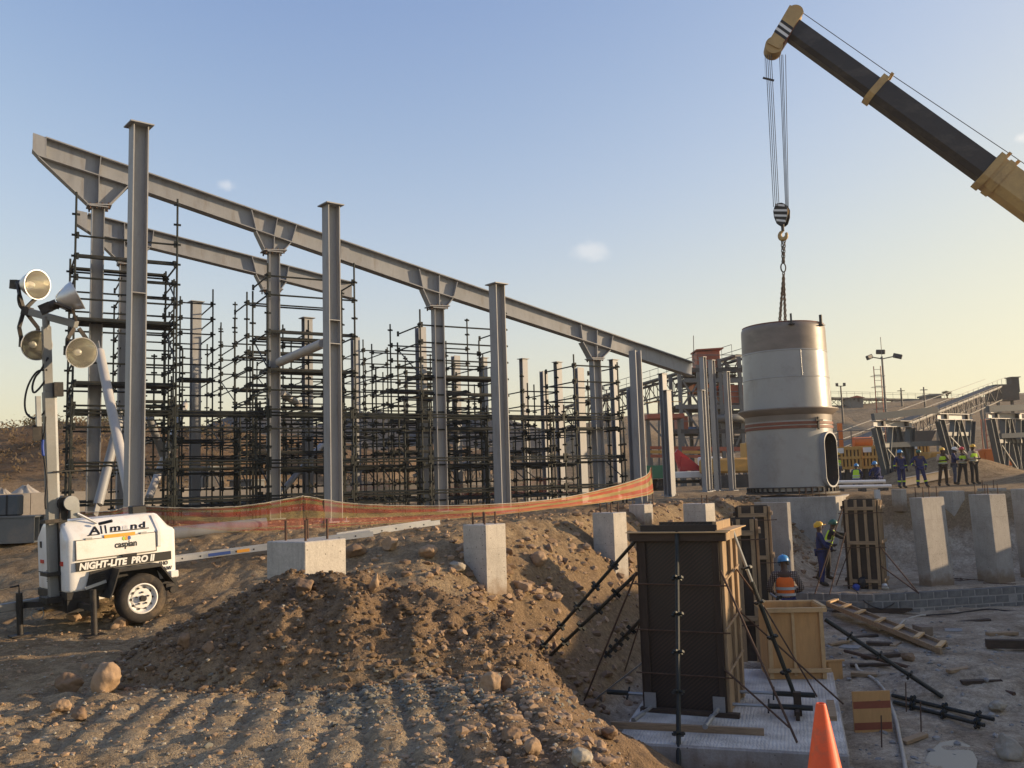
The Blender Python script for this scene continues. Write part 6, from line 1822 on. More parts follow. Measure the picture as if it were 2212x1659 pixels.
# head
H1, H2 = P(1715, 34, CY), P(1671, 104, CY)
hd = (H2 - H1).normalized()
for s in (-0.34, 0.34):
    m = MB()
    loft(m, H1 - hd * 0.12 + sds * s, H2 + hd * 0.1 + sds * s, [(-0.03, 0.30), (0.03, 0.30), (0.03, -0.30), (-0.03, -0.30)], [(-0.03, 0.24), (0.03, 0.24), (0.03, -0.24), (-0.03, -0.24)], bd)
    hc = m.build('head_cheek', 'crane_yellow', crane)
    if s < 0 or True:
        for k, (a, mt) in enumerate(((0.42, 'decal_black'), (0.50, 'decal_white'), (0.575, 'decal_black'), (0.65, 'decal_white'), (0.725, 'decal_black'))):
            c = H1.lerp(H2, a) + sds * (s + (0.034 if s > 0 else -0.034))
            MB().box(c, (0.1, 0.1, 0.1)).v
            mm = MB(); mm.prism([c + hd * 0.055 + bd * 0.29, c - hd * 0.055 + bd * 0.29 , c - hd * 0.055 - bd * 0.27, c + hd * 0.055 - bd * 0.27], sds * (0.004 if s > 0 else -0.004))
            mm.build('warning_stripe', mt, hc)
m = MB(); loft(m, H1.lerp(H2, 0.2) + bd * 0.1, H1.lerp(H2, 0.85) + bd * 0.1, [(-0.3, 0.2), (0.3, 0.2), (0.3, -0.16), (-0.3, -0.16)], [(-0.3, 0.2), (0.3, 0.2), (0.3, -0.16), (-0.3, -0.16)], bd); m.build('head_frame', 'primer_red', crane)
mt_s = Matrix.Translation(H2 + hd * 0.02) @ sds.to_track_quat('Z', 'Y').to_matrix().to_4x4()
for k in range(5):
    z = -0.30 + 0.13 * k
    MB().lathe([(0.0, z), (0.33, z), (0.33, z + 0.02), (0.27, z + 0.04), (0.27, z + 0.06), (0.33, z + 0.08), (0.33, z + 0.10), (0.0, z + 0.10)], 28, mt_s).build('sheave', 'crane_yellow', crane, smooth=0.7)
mt_s2 = Matrix.Translation(H1 - hd * 0.05) @ sds.to_track_quat('Z', 'Y').to_matrix().to_4x4()
MB().lathe([(0.0, -0.2), (0.30, -0.2), (0.26, -0.05), (0.26, 0.05), (0.30, 0.2), (0.0, 0.2)], 28, mt_s2).build('top_sheave', 'crane_yellow', crane, smooth=0.7)
# hoist rope along the boom
rp = [H1 - hd * 0.30 + bd * 0.15, bx(f1_ + 0.006) + ups * 0.84, bx(f2_ + 0.008) + ups * 1.0, bx(1.0) + ups * 1.2]
MB().path(rp, 0.014, 6).build('boom_rope', 'rope_steel', crane)
# falls of rope to the hook block
HB = P(1689, 464, CY)
for x0, x1 in zip((1654, 1658, 1662, 1666, 1684, 1687.5, 1691, 1697), (1671, 1675, 1679, 1683, 1697, 1699, 1701, 1703)):
    off = (x0 - 1675) / 22 * 0.3
    a, b = P(x0, 118, CY - 0.15 if x0 < 1675 else CY + 0.15), P(x1, 447, CY - 0.1 if x0 < 1675 else CY + 0.1)
    MB().tube(a, b, 0.013, 5).build('fall_rope', 'rope_steel', crane)
m = MB().bar(P(1648, 168, CY - 0.15), P(1672, 174, CY - 0.15), 0.06, 0.06); m.build('limit_switch_weight', 'plant_dark', crane)
MB().tube(P(1652, 118, CY - 0.15), P(1653, 166, CY - 0.15), 0.006, 4).build('switch_cord', 'rope_steel', crane)
# carrier, out of the picture to the right
cx, cyy = hB.x + 1.2, hB.y
gz = hz(cx, cyy)
MB().box((cx + 1.5, cyy, gz + 1.35), (11.0, 2.5, 0.7)).build('carrier_deck', 'crane_yellow', crane, bevel=0.05)
MB().box((cx + 6.0, cyy, gz + 1.9), (1.9, 2.4, 1.9)).build('cab', 'crane_yellow', crane, bevel=0.15)
MB().lathe([(0, gz + 1.7), (1.3, gz + 1.7), (1.3, gz + 2.0), (0, gz + 2.0)], 24, Matrix.Translation((cx + 0.5, cyy, 0))).build('turntable', 'plant_dark', crane)
MB().hexa([(cx - 1.2, cyy - 1.1, gz + 2.0), (cx + 2.6, cyy - 1.1, gz + 2.0), (cx + 2.6, cyy + 1.1, gz + 2.0), (cx - 1.2, cyy + 1.1, gz + 2.0), (cx - 0.4, cyy - 1.0, hB.z - 0.2), (cx + 1.6, cyy - 1.0, hB.z - 0.4), (cx + 1.6, cyy + 1.0, hB.z - 0.4), (cx - 0.4, cyy + 1.0, hB.z - 0.2)]).build('superstructure', 'crane_yellow', crane)
for k in range(5):
    for s in (-1, 1):
        MB().lathe([(0.0, -0.2), (0.6, -0.2), (0.68, -0.1), (0.68, 0.1), (0.6, 0.2), (0, 0.2)], 24, Matrix.Translation((cx - 2.8 + 2.1 * k, cyy + s * 1.15, gz + 0.66)) @ Matrix.Rotation(math.pi / 2, 4, 'X')).build('wheel', 'rubber', crane, smooth=0.8)
# hook block
hk = thing('hook_block', 'black and white striped crane hook block above the tank', 'hook block', (HB.x, HB.y, HB.z - 0.4))
def cheek(y0):
    o = []
    for a, b in ((-0.10, 0.42), (0.06, 0.42), (0.20, 0.33), (0.27, 0.15), (0.25, -0.12), (0.16, -0.36), (0.06, -0.43), (-0.08, -0.43), (-0.17, -0.34), (-0.25, -0.1), (-0.27, 0.15), (-0.2, 0.34)):
        o.append((a, y0, b))
    return o
R_h = Matrix.Rotation(math.radians(-34), 3, 'Z')
for y0 in (-0.16, 0.13):
    m = MB().prism(cheek(y0), (0, 0.03, 0)); m.v = [HB + R_h @ v for v in m.v]
    ck = m.build('cheek_plate', 'decal_black', hk)
    if y0 < 0:
        for k, zz in enumerate((0.30, 0.10, -0.10, -0.29)):
            w_ = (0.17, 0.25, 0.23, 0.17)[k]
            m = MB().prism([(-w_, y0 - 0.004, zz + 0.045), (-w_, y0 - 0.004, zz + 0.125), (w_, y0 - 0.004, zz + 0.025), (w_, y0 - 0.004, zz - 0.055)], (0, 0.003, 0)); m.v = [HB + R_h @ v for v in m.v]
            m.build('warning_stripe', 'decal_white', ck)
for k in range(4):
    mt_ = Matrix.Translation(HB + R_h @ Vector((0, -0.09 + 0.06 * k, 0.12))) @ (R_h.to_4x4() @ Matrix.Rotation(math.pi / 2, 4, 'X'))
    MB().lathe([(0, -0.025), (0.24, -0.025), (0.2, 0), (0.24, 0.025), (0, 0.025)], 24, mt_).build('sheave', 'crane_yellow', hk, smooth=0.7)
hkx = R_h @ Vector((0, 0, 0))
MB().tube(HB - Vector((0, 0, 0.36)), HB - Vector((0, 0, 0.62)), 0.06, 10).build('shank', 'plant_dark', hk)
ho = [HB + R_h @ Vector((0.0 + 0.16 * math.sin(a) * 1.0, 0, -0.80 - 0.17 * (1 - 0) * (-math.cos(a)) - 0.0)) for a in [math.radians(q) for q in range(0, 290, 18)]]
ho = [HB + R_h @ Vector((-0.13 * math.sin(math.radians(q)), 0, -0.78 + 0.15 * math.cos(math.radians(q)))) for q in range(10, 300, 18)]
MB().path([HB - Vector((0, 0, 0.60))] + ho, [0.05] + [0.05 + 0.035 * math.sin(math.pi * k / (len(ho) - 1)) for k in range(len(ho))], 10).build('hook', 'crane_yellow', hk, smooth=0.8)
# chain sling
def chain(m, p, q, r=0.018, link_=0.13):
    L = (q - p).length; n_ = max(2, int(L / (link_ * 0.74))); d = (q - p) / n_; u = d.normalized(); a = u.orthogonal().normalized(); b = u.cross(a)
    for k in range(n_):
        c = p + d * (k + 0.5); w = a if k % 2 else b
        pts_ = [c + u * (math.cos(t) * link_ / 2) + w * (math.sin(t) * link_ * 0.3) for t in [i * math.pi / 4 for i in range(8)]]
        m.path(pts_ + pts_[:1], r, 5, caps=False)
slg = thing('chain_sling', 'brown chain sling hanging from the hook block down into the tank', 'chain sling', HB - Vector((0, 0, 0.9)))
ml = P(1692, 578, CY)
m = MB(); chain(m, P(1689, 515, CY), P(1691, 568, CY)); o = m.build('hook_chain', 'chain_steel', slg); o['kind'] = 'stuff'
m = MB(); chain(m, P(1695, 518, CY), P(1693, 568, CY)); o = m.build('hook_chain', 'chain_steel', slg); o['kind'] = 'stuff'
m = MB()
pts_ = [ml + Vector((0.09 * math.sin(t), 0, 0.17 * math.cos(t))) for t in [i * math.pi / 8 for i in range(17)]]
m.path(pts_, 0.025, 8); m.build('master_link', 'chain_steel', slg)
for x1, yy in ((1682, -0.4), (1698, 0.5), (1684, 0.35), (1696, -0.3)):
    b = P(x1, 712, CY + yy); a = ml - Vector((0, 0, 0.18))
    m = MB(); chain(m, a, b); o = m.build('leg_chain', 'chain_steel', slg); o['kind'] = 'stuff'
# ------------------------------------------------------------------ plant behind
def W(x, y, Y):
    return P(x, y, Y)
def gz_(q):
    return hz(q.x, q.y)
def lattice(m, a, b, depth, panels, r=0.05, width=1.0):
    "open truss between a and b, chords and diagonals on both faces"
    d = (b - a).normalized(); s_ = d.cross(Vector((0, 0, 1))).normalized() * width / 2
    dn = Vector((0, 0, -depth))
    for s in (-1, 1):
        m.bar(a + s_ * s, b + s_ * s, r * 2, r * 2); m.bar(a + s_ * s + dn, b + s_ * s + dn, r * 2, r * 2)
        for k in range(panels):
            p, q = a.lerp(b, k / panels), a.lerp(b, (k + 1) / panels)
            m.bar(p + s_ * s, q + s_ * s + dn, r, r) if k % 2 else m.bar(p + s_ * s + dn, q + s_ * s, r, r)
            m.bar(p + s_ * s, p + s_ * s + dn, r, r)
def conveyor(label, a, b, depth=1.2, panels=16, legs=(), width=1.4):
    t = thing('conveyor', label, 'conveyor', (a.x, a.y, gz_(a)))
    m = MB(); lattice(m, a, b, depth, panels, 0.06, width); o = m.build('truss', 'plant_dark', t)
    d = (b - a).normalized()
    MB().bar(a + Vector((0, 0, 0.22)), b + Vector((0, 0, 0.22)), width * 0.75, 0.05).build('belt', 'cable_black', t)
    s_ = d.cross(Vector((0, 0, 1))).normalized() * width / 2
    for s in (-1, 1):
        MB().bar(a + s_ * s * 1.15 + Vector((0, 0, 0.12)), b + s_ * s * 1.15 + Vector((0, 0, 0.12)), 0.06, 0.14).build('side_channel', 'plant_grey', t)
        MB().bar(a + s_ * s * 1.5 + Vector((0, 0, 1.0)), b + s_ * s * 1.5 + Vector((0, 0, 1.0)), 0.04, 0.04).build('handrail', 'plant_grey', t)
    n_ = panels
    for k in range(n_ + 1):
        p = a.lerp(b, k / n_)
        MB().bar(p - s_ * 1.1 + Vector((0, 0, 0.1)), p + s_ * 1.1 + Vector((0, 0, 0.1)), 0.14, 0.1).build('idler', 'plant_grey', t)
        MB().bar(p + s_ * 1.5, p + s_ * 1.5 + Vector((0, 0, 1.0)), 0.03, 0.03).build('handrail_post', 'plant_grey', t)
    for f in legs:
        p = a.lerp(b, f)
        for s in (-1, 1):
            q = p + s_ * s
            MB().bar(Vector((q.x + s * 0.3, q.y, gz_(q) - 0.2)), q + Vector((0, 0, -depth)), 0.16, 0.16, (0, 1, 0)).build('leg', 'plant_grey', t)
    return t
conveyor('dark inclined conveyor gallery rising to the transfer tower left of the tank', W(1225, 884, 96), W(1602, 772, 74), 1.5, 22, (0.3, 0.55))
conveyor('inclined conveyor climbing the hill behind the trestles', W(1770, 988, 66), W(2152, 836, 104), 1.4, 26, (0.35, 0.6, 0.8, 0.95))
conveyor('long level conveyor along the top of the far hill', W(1785, 862, 128), W(2075, 868, 136), 1.0, 18, (0.05, 0.3, 0.55, 0.8))
conveyor('low conveyor half hidden behind the scaffold towers', W(905, 1030, 62), W(1090, 985, 66), 1.2, 12, (0.1, 0.5, 0.9))
# head of the climbing conveyor
hc_ = W(2153, 838, 104)
t = thing('drive_house', 'dark drive house at the top of the hillside conveyor', 'drive house', (hc_.x, hc_.y, gz_(hc_)))
m = MB().box((hc_.x + 0.6, hc_.y, hc_.z - 0.6), (2.6, 2.2, 1.8)).build('drive_housing', 'plant_dark', t)
for x in (0.0, 1.6):
    MB().bar((hc_.x + x, hc_.y, gz_(hc_) - 1), (hc_.x + x, hc_.y, hc_.z - 1.2), 0.25, 0.25).build('leg', 'plant_dark', t)
MB().box((hc_.x + 1.9, hc_.y, hc_.z + 0.25), (0.9, 1.0, 1.7)).build('cabin', 'plant_dark', t)
MB().box((hc_.x + 1.9, hc_.y, hc_.z + 1.13), (1.2, 1.3, 0.08)).build('cabin_roof', 'plant_grey', t)
# transfer tower
TYD = 71
t = thing('transfer_tower', 'steel transfer tower with red cladding and cross bracing left of the tank', 'tower', W(1540, 1050, TYD))
zg = gz_(W(1540, 1050, TYD))
cols = [1472, 1513, 1560, 1603]
for dY in (0, 4.0):
    for x in cols:
        p = W(x, 905, TYD); tp = W(x, (800, 790, 775, 770)[cols.index(x)], TYD).z
        MB().bar((p.x, p.y + dY, zg - 0.3), (p.x, p.y + dY, tp), 0.28, 0.28, (0, 1, 0)).build('leg', 'plant_grey', t)
for yy, x0, x1, mt in ((879, 1460, 1610, 'plant_grey'), (932, 1452, 1612, 'plant_dark'), (822, 1478, 1612, 'plant_grey'), (970, 1452, 1612, 'plant_red'), (800, 1495, 1615, 'plant_dark')):
    a, b = W(x0, yy, TYD), W(x1, yy, TYD)
    MB().bar(a, b, 0.3, 0.32).build('floor_beam', mt, t); MB().bar(a + Vector((0, 4, 0)), b + Vector((0, 4, 0)), 0.3, 0.32).build('floor_beam', mt, t)
    MB().box(((a + b) / 2 + Vector((0, 2, 0.2))), ((b - a).length, 4.2, 0.06)).build('deck', 'plant_dark', t)
    MB().bar(a + Vector((0, -0.1, 1.2)), b + Vector((0, -0.1, 1.2)), 0.05, 0.05).build('handrail', 'plant_grey', t); MB().bar(a + Vector((0, -0.1, 0.8)), b + Vector((0, -0.1, 0.8)), 0.05, 0.05).build('handrail', 'plant_grey', t)
for xa, ya, xb, yb in ((1474, 822, 1512, 878), (1512, 822, 1474, 878), (1515, 822, 1558, 878), (1560, 935, 1602, 1035), (1602, 935, 1560, 1035), (1474, 935, 1512, 1040), (1512, 935, 1474, 1040), (1475, 880, 1512, 930), (1395, 905, 1468, 985)):
    MB().bar(W(xa, ya, TYD), W(xb, yb, TYD), 0.14, 0.14, (0, 1, 0)).build('brace', 'plant_grey', t)
for x0, y0, x1, y1, mt in ((1508, 757, 1556, 800, 'plant_red'), (1468, 899, 1487, 931, 'plant_red'), (1556, 830, 1612, 876, 'plant_red'), (1565, 885, 1610, 930, 'plant_dark'), (1500, 828, 1548, 850, 'orange_paint'), (1550, 940, 1612, 968, 'plant_dark'), (1488, 921, 1510, 931, 'plant_blue')):
    a, b = W(x0, y1, TYD), W(x1, y0, TYD)
    MB().box(((a.x + b.x) / 2, TYD + 1.2, (a.z + b.z) / 2), (b.x - a.x, 2.0, b.z - a.z)).build('cladding_panel', mt, t, bevel=0.03)
a, b = W(1504, 757, TYD), W(1563, 753, TYD)
MB().bar(a + Vector((0, 1.2, 0.05)), b + Vector((0, 1.2, 0.05)), 2.4, 0.1).build('roof', 'plant_red', t)
MB().path([W(1540, 905, TYD - 0.4), W(1570, 903, TYD - 0.4), W(1616, 903, TYD - 0.4)], 0.32, 14).build('duct', 'plant_grey', t, smooth=True)
MB().tube(W(1499, 790, TYD), W(1498, 725, TYD), 0.03, 5).build('antenna', 'plant_dark', t)
for k in range(3):
    a, b = W(1397, 967 + 9 * k, 68), W(1515, 968 + 9 * k, 68)
    MB().bar(a, b, 0.25, 0.22).build('pipe_rack_beam', 'plant_red' if k != 1 else 'ochre', t)
for x in (1402, 1440, 1470, 1510):
    p = W(x, 965, 68)
    MB().bar((p.x, p.y, gz_(p) - 0.2), p, 0.2, 0.2, (0, 1, 0)).build('rack_leg', 'plant_dark', t)
t = thing('sorting_platform', 'low steel platform with handrails between the net and the tower', 'platform', W(1440, 900, 66))
a, b = W(1393, 902, 66), W(1472, 900, 66)
MB().bar(a, b, 2.5, 0.3).build('deck', 'plant_red', t)
for x in (1398, 1432, 1466):
    p = W(x, 905, 66); MB().bar((p.x, p.y, gz_(p) - 0.2), p, 0.2, 0.2, (0, 1, 0)).build('leg', 'plant_grey', t)
MB().bar(a + Vector((0, 0, 1.1)), b + Vector((0, 0, 1.1)), 0.05, 0.05).build('handrail', 'ochre', t)
# small white crane truck
q = W(1480, 1030, 58)
zg = gz_(q)
tk = thing('crane_truck', 'small white flatbed truck with a red loading crane', 'truck', (q.x, q.y, zg), math.radians(6))
def TB(name, mat, c, d, bev=0.03):
    return MB().box(c, d).build(name, mat, tk, local=True, bevel=bev)
TB('flatbed', 'truck_white', (-0.9, 0, 1.05), (3.4, 2.0, 0.40)); TB('chassis', 'plant_dark', (0, 0, 0.62), (5.0, 0.9, 0.2))
cabm = MB().prism([(1.15, -0.95, 0.75), (2.35, -0.95, 0.75), (2.35, -0.95, 1.35), (2.15, -0.95, 2.1), (1.15, -0.95, 2.15)], (0, 1.9, 0)).build('cab', 'truck_white', tk, local=True, bevel=0.06)
MB().prism([(1.5, -0.965, 1.4), (2.2, -0.965, 1.4), (2.06, -0.965, 1.98), (1.5, -0.965, 2.0)], (0, 0.01, 0)).build('side_window', 'glass_dark', cabm, local=True)
MB().prism([(2.345, -0.85, 1.42), (2.345, 0.85, 1.42), (2.19, 0.85, 2.02), (2.19, -0.85, 2.02)], (0.02, 0, 0)).build('windscreen', 'glass_dark', cabm, local=True)
MB().bar((-0.2, -0.3, 1.2), (-0.6, -0.3, 2.5), 0.35, 0.35).build('crane_post', 'truck_red', tk, local=True)
MB().bar((-0.6, -0.3, 2.55), (1.0, -0.3, 1.25), 0.24, 0.28).build('crane_arm', 'truck_red', tk, local=True)
MB().prism([(-0.5, -0.6, 1.3), (0.7, -0.6, 1.3), (0.3, -0.6, 1.9), (-0.3, -0.6, 2.2)], (0, 0.3, 0)).build('crane_base', 'truck_red', tk, local=True)
for x in (-1.7, 1.7):
    for y in (-0.85, 0.85):
        MB().lathe([(0, -0.12), (0.36, -0.12), (0.42, -0.06), (0.42, 0.06), (0.36, 0.12), (0, 0.12)], 20, Matrix.Translation((x, y, 0.42)) @ Matrix.Rotation(math.pi / 2, 4, 'X')).build('wheel', 'rubber', tk, local=True, smooth=0.8)
q = W(1412, 1016, 57)
tag(MB().box((q.x, q.y, gz_(q) + 1.25), (2.2, 0.6, 0.8)).bar((q.x - 0.8, q.y, gz_(q) - 0.1), (q.x - 0.8, q.y, gz_(q) + 1), 0.1, 0.1, (0, 1, 0)).bar((q.x + 0.8, q.y, gz_(q) - 0.1), (q.x + 0.8, q.y, gz_(q) + 1), 0.1, 0.1, (0, 1, 0)).build('site_board', 'board_green', None), 'dark green board behind the end of the barrier net', 'board', kind='thing')
# yellow excavator behind the columns
q = W(1585, 1032, 56); zg = gz_(q)
ex = thing('excavator', 'yellow excavator half hidden between the columns and the tank', 'excavator', (q.x, q.y, zg), math.radians(10))
MB().box((-0.5, 0, 1.35), (2.6, 2.2, 0.9)).build('engine_house', 'ochre', ex, local=True, bevel=0.12)
MB().prism([(0.5, -0.9, 1.0), (1.6, -0.9, 1.0), (1.55, -0.9, 2.0), (1.2, -0.9, 2.7), (0.5, -0.9, 2.7)], (0, 0.9, 0)).build('cab', 'ochre', ex, local=True, bevel=0.05)
MB().prism([(0.62, -0.92, 1.5), (1.45, -0.92, 1.5), (1.4, -0.92, 2.0), (1.12, -0.92, 2.55), (0.62, -0.92, 2.55)], (0, 0.01, 0)).build('cab_window', 'glass_dark', ex, local=True)
for y in (-1.0, 1.0):
    MB().prism([(-1.7, y - 0.25, 0.25), (-1.4, y - 0.25, 0.0), (1.4, y - 0.25, 0.0), (1.7, y - 0.25, 0.25), (1.7, y - 0.25, 0.55), (1.4, y - 0.25, 0.8), (-1.4, y - 0.25, 0.8), (-1.7, y - 0.25, 0.55)], (0, 0.5, 0)).build('track', 'plant_dark', ex, local=True)
MB().bar((1.0, 0.4, 1.6), (2.6, 0.4, 3.6), 0.35, 0.5).bar((2.6, 0.4, 3.6), (3.8, 0.4, 1.6), 0.3, 0.4).build('boom_arm', 'ochre', ex, local=True)

# ------------------------------------------------------------------ right-hand side
tdir = Vector((math.sin(math.radians(58)), math.cos(math.radians(58)), 0))
def trestle(label, xl, yl, xr, Y, ybot=1040):
    a = W(xl, yl, Y)
    lo, hi = 0.5, 8.0
    def px(v):
        d = v - Vector((0, 0, CAM_Z)); return 1106 + FPX * d.dot(RT) / d.dot(F_)
    for _ in range(40):
        md = (lo + hi) / 2
        if px(a + tdir * md) < xr: lo = md
        else: hi = md
    L = lo
    zg = gz_(a)
    t = thing('steel_trestle', label, 'trestle', (a.x, a.y, zg), math.atan2(tdir.y, tdir.x), 'V-legged steel trestles')
    H = a.z - zg
    def h_sec(p, q, w, name, mat='trestle_grey'):
        p, q = Vector(p), Vector(q); d = (q - p).normalized()
        n_ = Vector((0, 1, 0)); s_ = d.cross(n_).normalized()
        m = MB().bar(p + s_ * w / 2, q + s_ * w / 2, 0.30, 0.025, s_).bar(p - s_ * w / 2, q - s_ * w / 2, 0.30, 0.025, s_).bar(p, q, 0.02, w - 0.03, s_)
        return m.build(name, mat, t, local=True)
    cap = MB().box((L / 2, 0, H - 0.02), (L, 0.32, 0.03)).box((L / 2, 0, H - 0.32), (L, 0.32, 0.03)).box((L / 2, 0, H - 0.17), (L, 0.02, 0.27))
    cap.build('cap_beam', 'steel_grey_light', t, local=True)
    for x in (L * 0.22, L * 0.82):
        MB().box((x, -0.09, H - 0.17), (0.16, 0.14, 0.27)).build('cap_stiffener', 'plant_dark', t, local=True)
    for (x0, x1) in ((0.06, 0.27), (0.50, 0.30), (0.56, 0.78), (0.96, 0.80)):
        h_sec((L * x0, 0, H - 0.35), (L * x1, 0, 0.0), 0.40, 'leg')
    MB().bar((L * 0.18, 0, H * 0.56), (L * 0.9, 0, H * 0.56), 0.2, 0.2).build('tie_beam', 'plant_grey', t, local=True)
    MB().tube((L * 0.25, -0.1, H * 0.5), (L * 0.75, -0.1, 0.15), 0.07, 10).build('diagonal', 'plant_grey', t, local=True)
    return t, a, L, H
t1_ = trestle('V-legged steel trestle nearest the tank', 1886, 908, 1969, 46.5)
t2_ = trestle('V-legged steel trestle in the middle of the three', 2024, 893, 2099, 47.5)
t3_ = trestle('V-legged steel trestle beside the right edge of the picture', 2134, 891, 2206, 49.0)
def tie(label, p, q, w, mat='plant_grey'):
    tag(MB().bar(p, q, 0.26, w).build('tie_girder', mat, None), label, 'steel girder', kind='thing')
tie('dark girder joining the tops of the first two trestles', t1_[1] + Vector((0, 0, 0.18)), t2_[1] + Vector((0, 0, 0.18)), 0.34, 'trestle_grey')
tie('dark girder running off the picture above the third trestle', t3_[1] + Vector((0, 0, 0.18)), W(2300, 876, 50.5) , 0.34, 'trestle_grey')
tie('lower girder joining the first two trestles at half height', W(1905, 962, 47.0), W(2036, 957, 48.0), 0.26, 'trestle_grey')
tie('lower girder running right from the third trestle', W(2160, 942, 49.5), W(2300, 935, 50.5), 0.26, 'trestle_grey')
# ochre slatted modules
def module(label, x0, x1, yt, yb, Y):
    a, b = W(x0, yb, Y), W(x1, yt, Y)
    Wd, Hh = b.x - a.x, b.z - a.z
    t = thing('slatted_module', label, 'slatted crate', (a.x, a.y, a.z))
    MB().box((Wd / 2, 0.9, Hh / 2), (Wd - 0.04, 1.6, Hh - 0.06)).build('core', 'plant_dark', t, local=True)
    for zz in (0.06, Hh * 0.52, Hh - 0.06):
        MB().box((Wd / 2, -0.02, zz), (Wd, 0.14, 0.16)).build('rail', 'ochre', t, local=True)
    n_ = int(Wd / 0.22)
    for k in range(n_ + 1):
        MB().box((0.05 + (Wd - 0.1) * k / n_, 0.0, Hh / 2), (0.12, 0.10, Hh - 0.1)).build('slat', 'ochre', t, local=True)
    n2 = 7
    for k in range(n2):
        MB().box((Wd + 0.01, 0.15 + 1.45 * k / (n2 - 1), Hh / 2), (0.1, 0.12, Hh - 0.1)).build('slat', 'ochre', t, local=True)
    MB().box((Wd / 2, 0.9, Hh + 0.03), (Wd, 1.75, 0.06)).build('lid', 'ochre', t, local=True)
    MB().box((0.35, -0.10, Hh * 0.86), (0.5, 0.01, 0.3)).build('plate', 'decal_white', t, local=True)
    zg = gz_(a) - a.z
    for x in (0.3, Wd / 2, Wd - 0.3):
        for y in (0.2, 1.5):
            MB().box((x, y, zg / 2), (0.2, 0.2, -zg - 0.0)).build('leg', 'plant_dark', t, local=True)
    MB().box((Wd / 2, 0.9, -0.45), (Wd - 0.2, 1.4, 0.5)).build('under_frame', 'plant_dark', t, local=True)
module('ochre slatted module right behind the tank', 1802, 1858, 966, 1014, 54.5)
module('ochre slatted module between the tank and first trestle', 1862, 1909, 964, 1012, 54.8)
module('ochre slatted module seen through the first trestle', 1913, 1958, 961, 1008, 55.0)
module('ochre slatted module nearest the middle trestle', 1961, 2006, 957, 1004, 55.2)
q = W(1860, 952, 56)
mo_ = thing('motor_unit', 'orange motor and guard rail on top of the slatted modules', 'motor', (q.x, q.y, q.z - 0.4))
MB().tube((-0.5, 0, 0.3), (0.6, 0, 0.3), 0.32, 14).build('motor', 'orange_paint', mo_, local=True, smooth=0.7)
MB().box((0, 0, -0.05), (3.4, 1.2, 0.12)).build('bed_plate', 'ochre', mo_, local=True)
MB().box((-1.25, 0, 0.75), (0.24, 0.24, 1.5)).build('post', 'orange_paint', mo_, local=True)
for x in (-3.2, -2.4, -1.6, -0.8):
    MB().bar((x, -0.6, 0), (x, -0.6, 1.0), 0.05, 0.05, (0, 1, 0)).build('guard_post', 'plant_grey', mo_, local=True)
MB().bar((-3.2, -0.6, 1.0), (1.6, -0.6, 1.0), 0.05, 0.05).bar((-3.2, -0.6, 0.5), (1.6, -0.6, 0.5), 0.04, 0.04).build('guard_rail', 'plant_grey', mo_, local=True)
# orange machines
def drum(label, x0, x1, yt, yb, Y, mat='orange_paint'):
    a, b = W(x0, yb, Y), W(x1, yt, Y)
    Wd, Hh = b.x - a.x, b.z - a.z
    t = thing('orange_hopper', label, 'hopper', (a.x, a.y, gz_(a)))
    dz = a.z - gz_(a)
    MB().prism([(0, 0, dz), (Wd, 0, dz), (Wd, 0, dz + Hh * 0.6), (Wd * 0.93, 0, dz + Hh * 0.88), (Wd * 0.8, 0, dz + Hh), (Wd * 0.2, 0, dz + Hh), (Wd * 0.07, 0, dz + Hh * 0.88), (0, 0, dz + Hh * 0.6)], (0, 2.2, 0)).build('hopper_body', mat, t, local=True, bevel=0.05)
    for k in (0.3, 0.62):
        MB().box((Wd * k, -0.04, dz + Hh * 0.45), (0.1, 0.08, Hh * 0.8)).build('rib', mat, t, local=True)
    for x in (0.2, Wd - 0.2):
        MB().box((x, 0.5, dz / 2), (0.25, 0.25, dz)).build('leg', 'plant_dark', t, local=True)
drum('orange rounded hopper between the second and third trestles', 2112, 2176, 968, 1006, 53)
drum('orange hopper seen through the third trestle', 2178, 2235, 972, 1006, 54)
drum('pale orange hopper behind the middle of the trestles', 2008, 2040, 975, 1015, 54, 'ochre')
def bluebox(label, x0, x1, yt, yb, Y):
    a, b = W(x0, yb, Y), W(x1, yt, Y)
    t = thing('blue_bin', label, 'bin', (a.x, a.y, gz_(a)))
    dz = a.z - gz_(a); Wd, Hh = b.x - a.x, b.z - a.z
    MB().hexa([(Wd * 0.2, 0, dz), (Wd * 0.8, 0, dz), (Wd * 0.8, 1.5, dz), (Wd * 0.2, 1.5, dz), (0, -0.3, dz + Hh), (Wd, -0.3, dz + Hh), (Wd, 1.8, dz + Hh), (0, 1.8, dz + Hh)]).build('bin_body', 'steel_blue', t, local=True)
    for x in (Wd * 0.22, Wd * 0.78):
        MB().box((x, 0.7, dz / 2), (0.2, 0.2, dz)).build('leg', 'plant_dark', t, local=True)
bluebox('blue-grey tapered bin behind the first two trestles', 1955, 2018, 930, 965, 58)
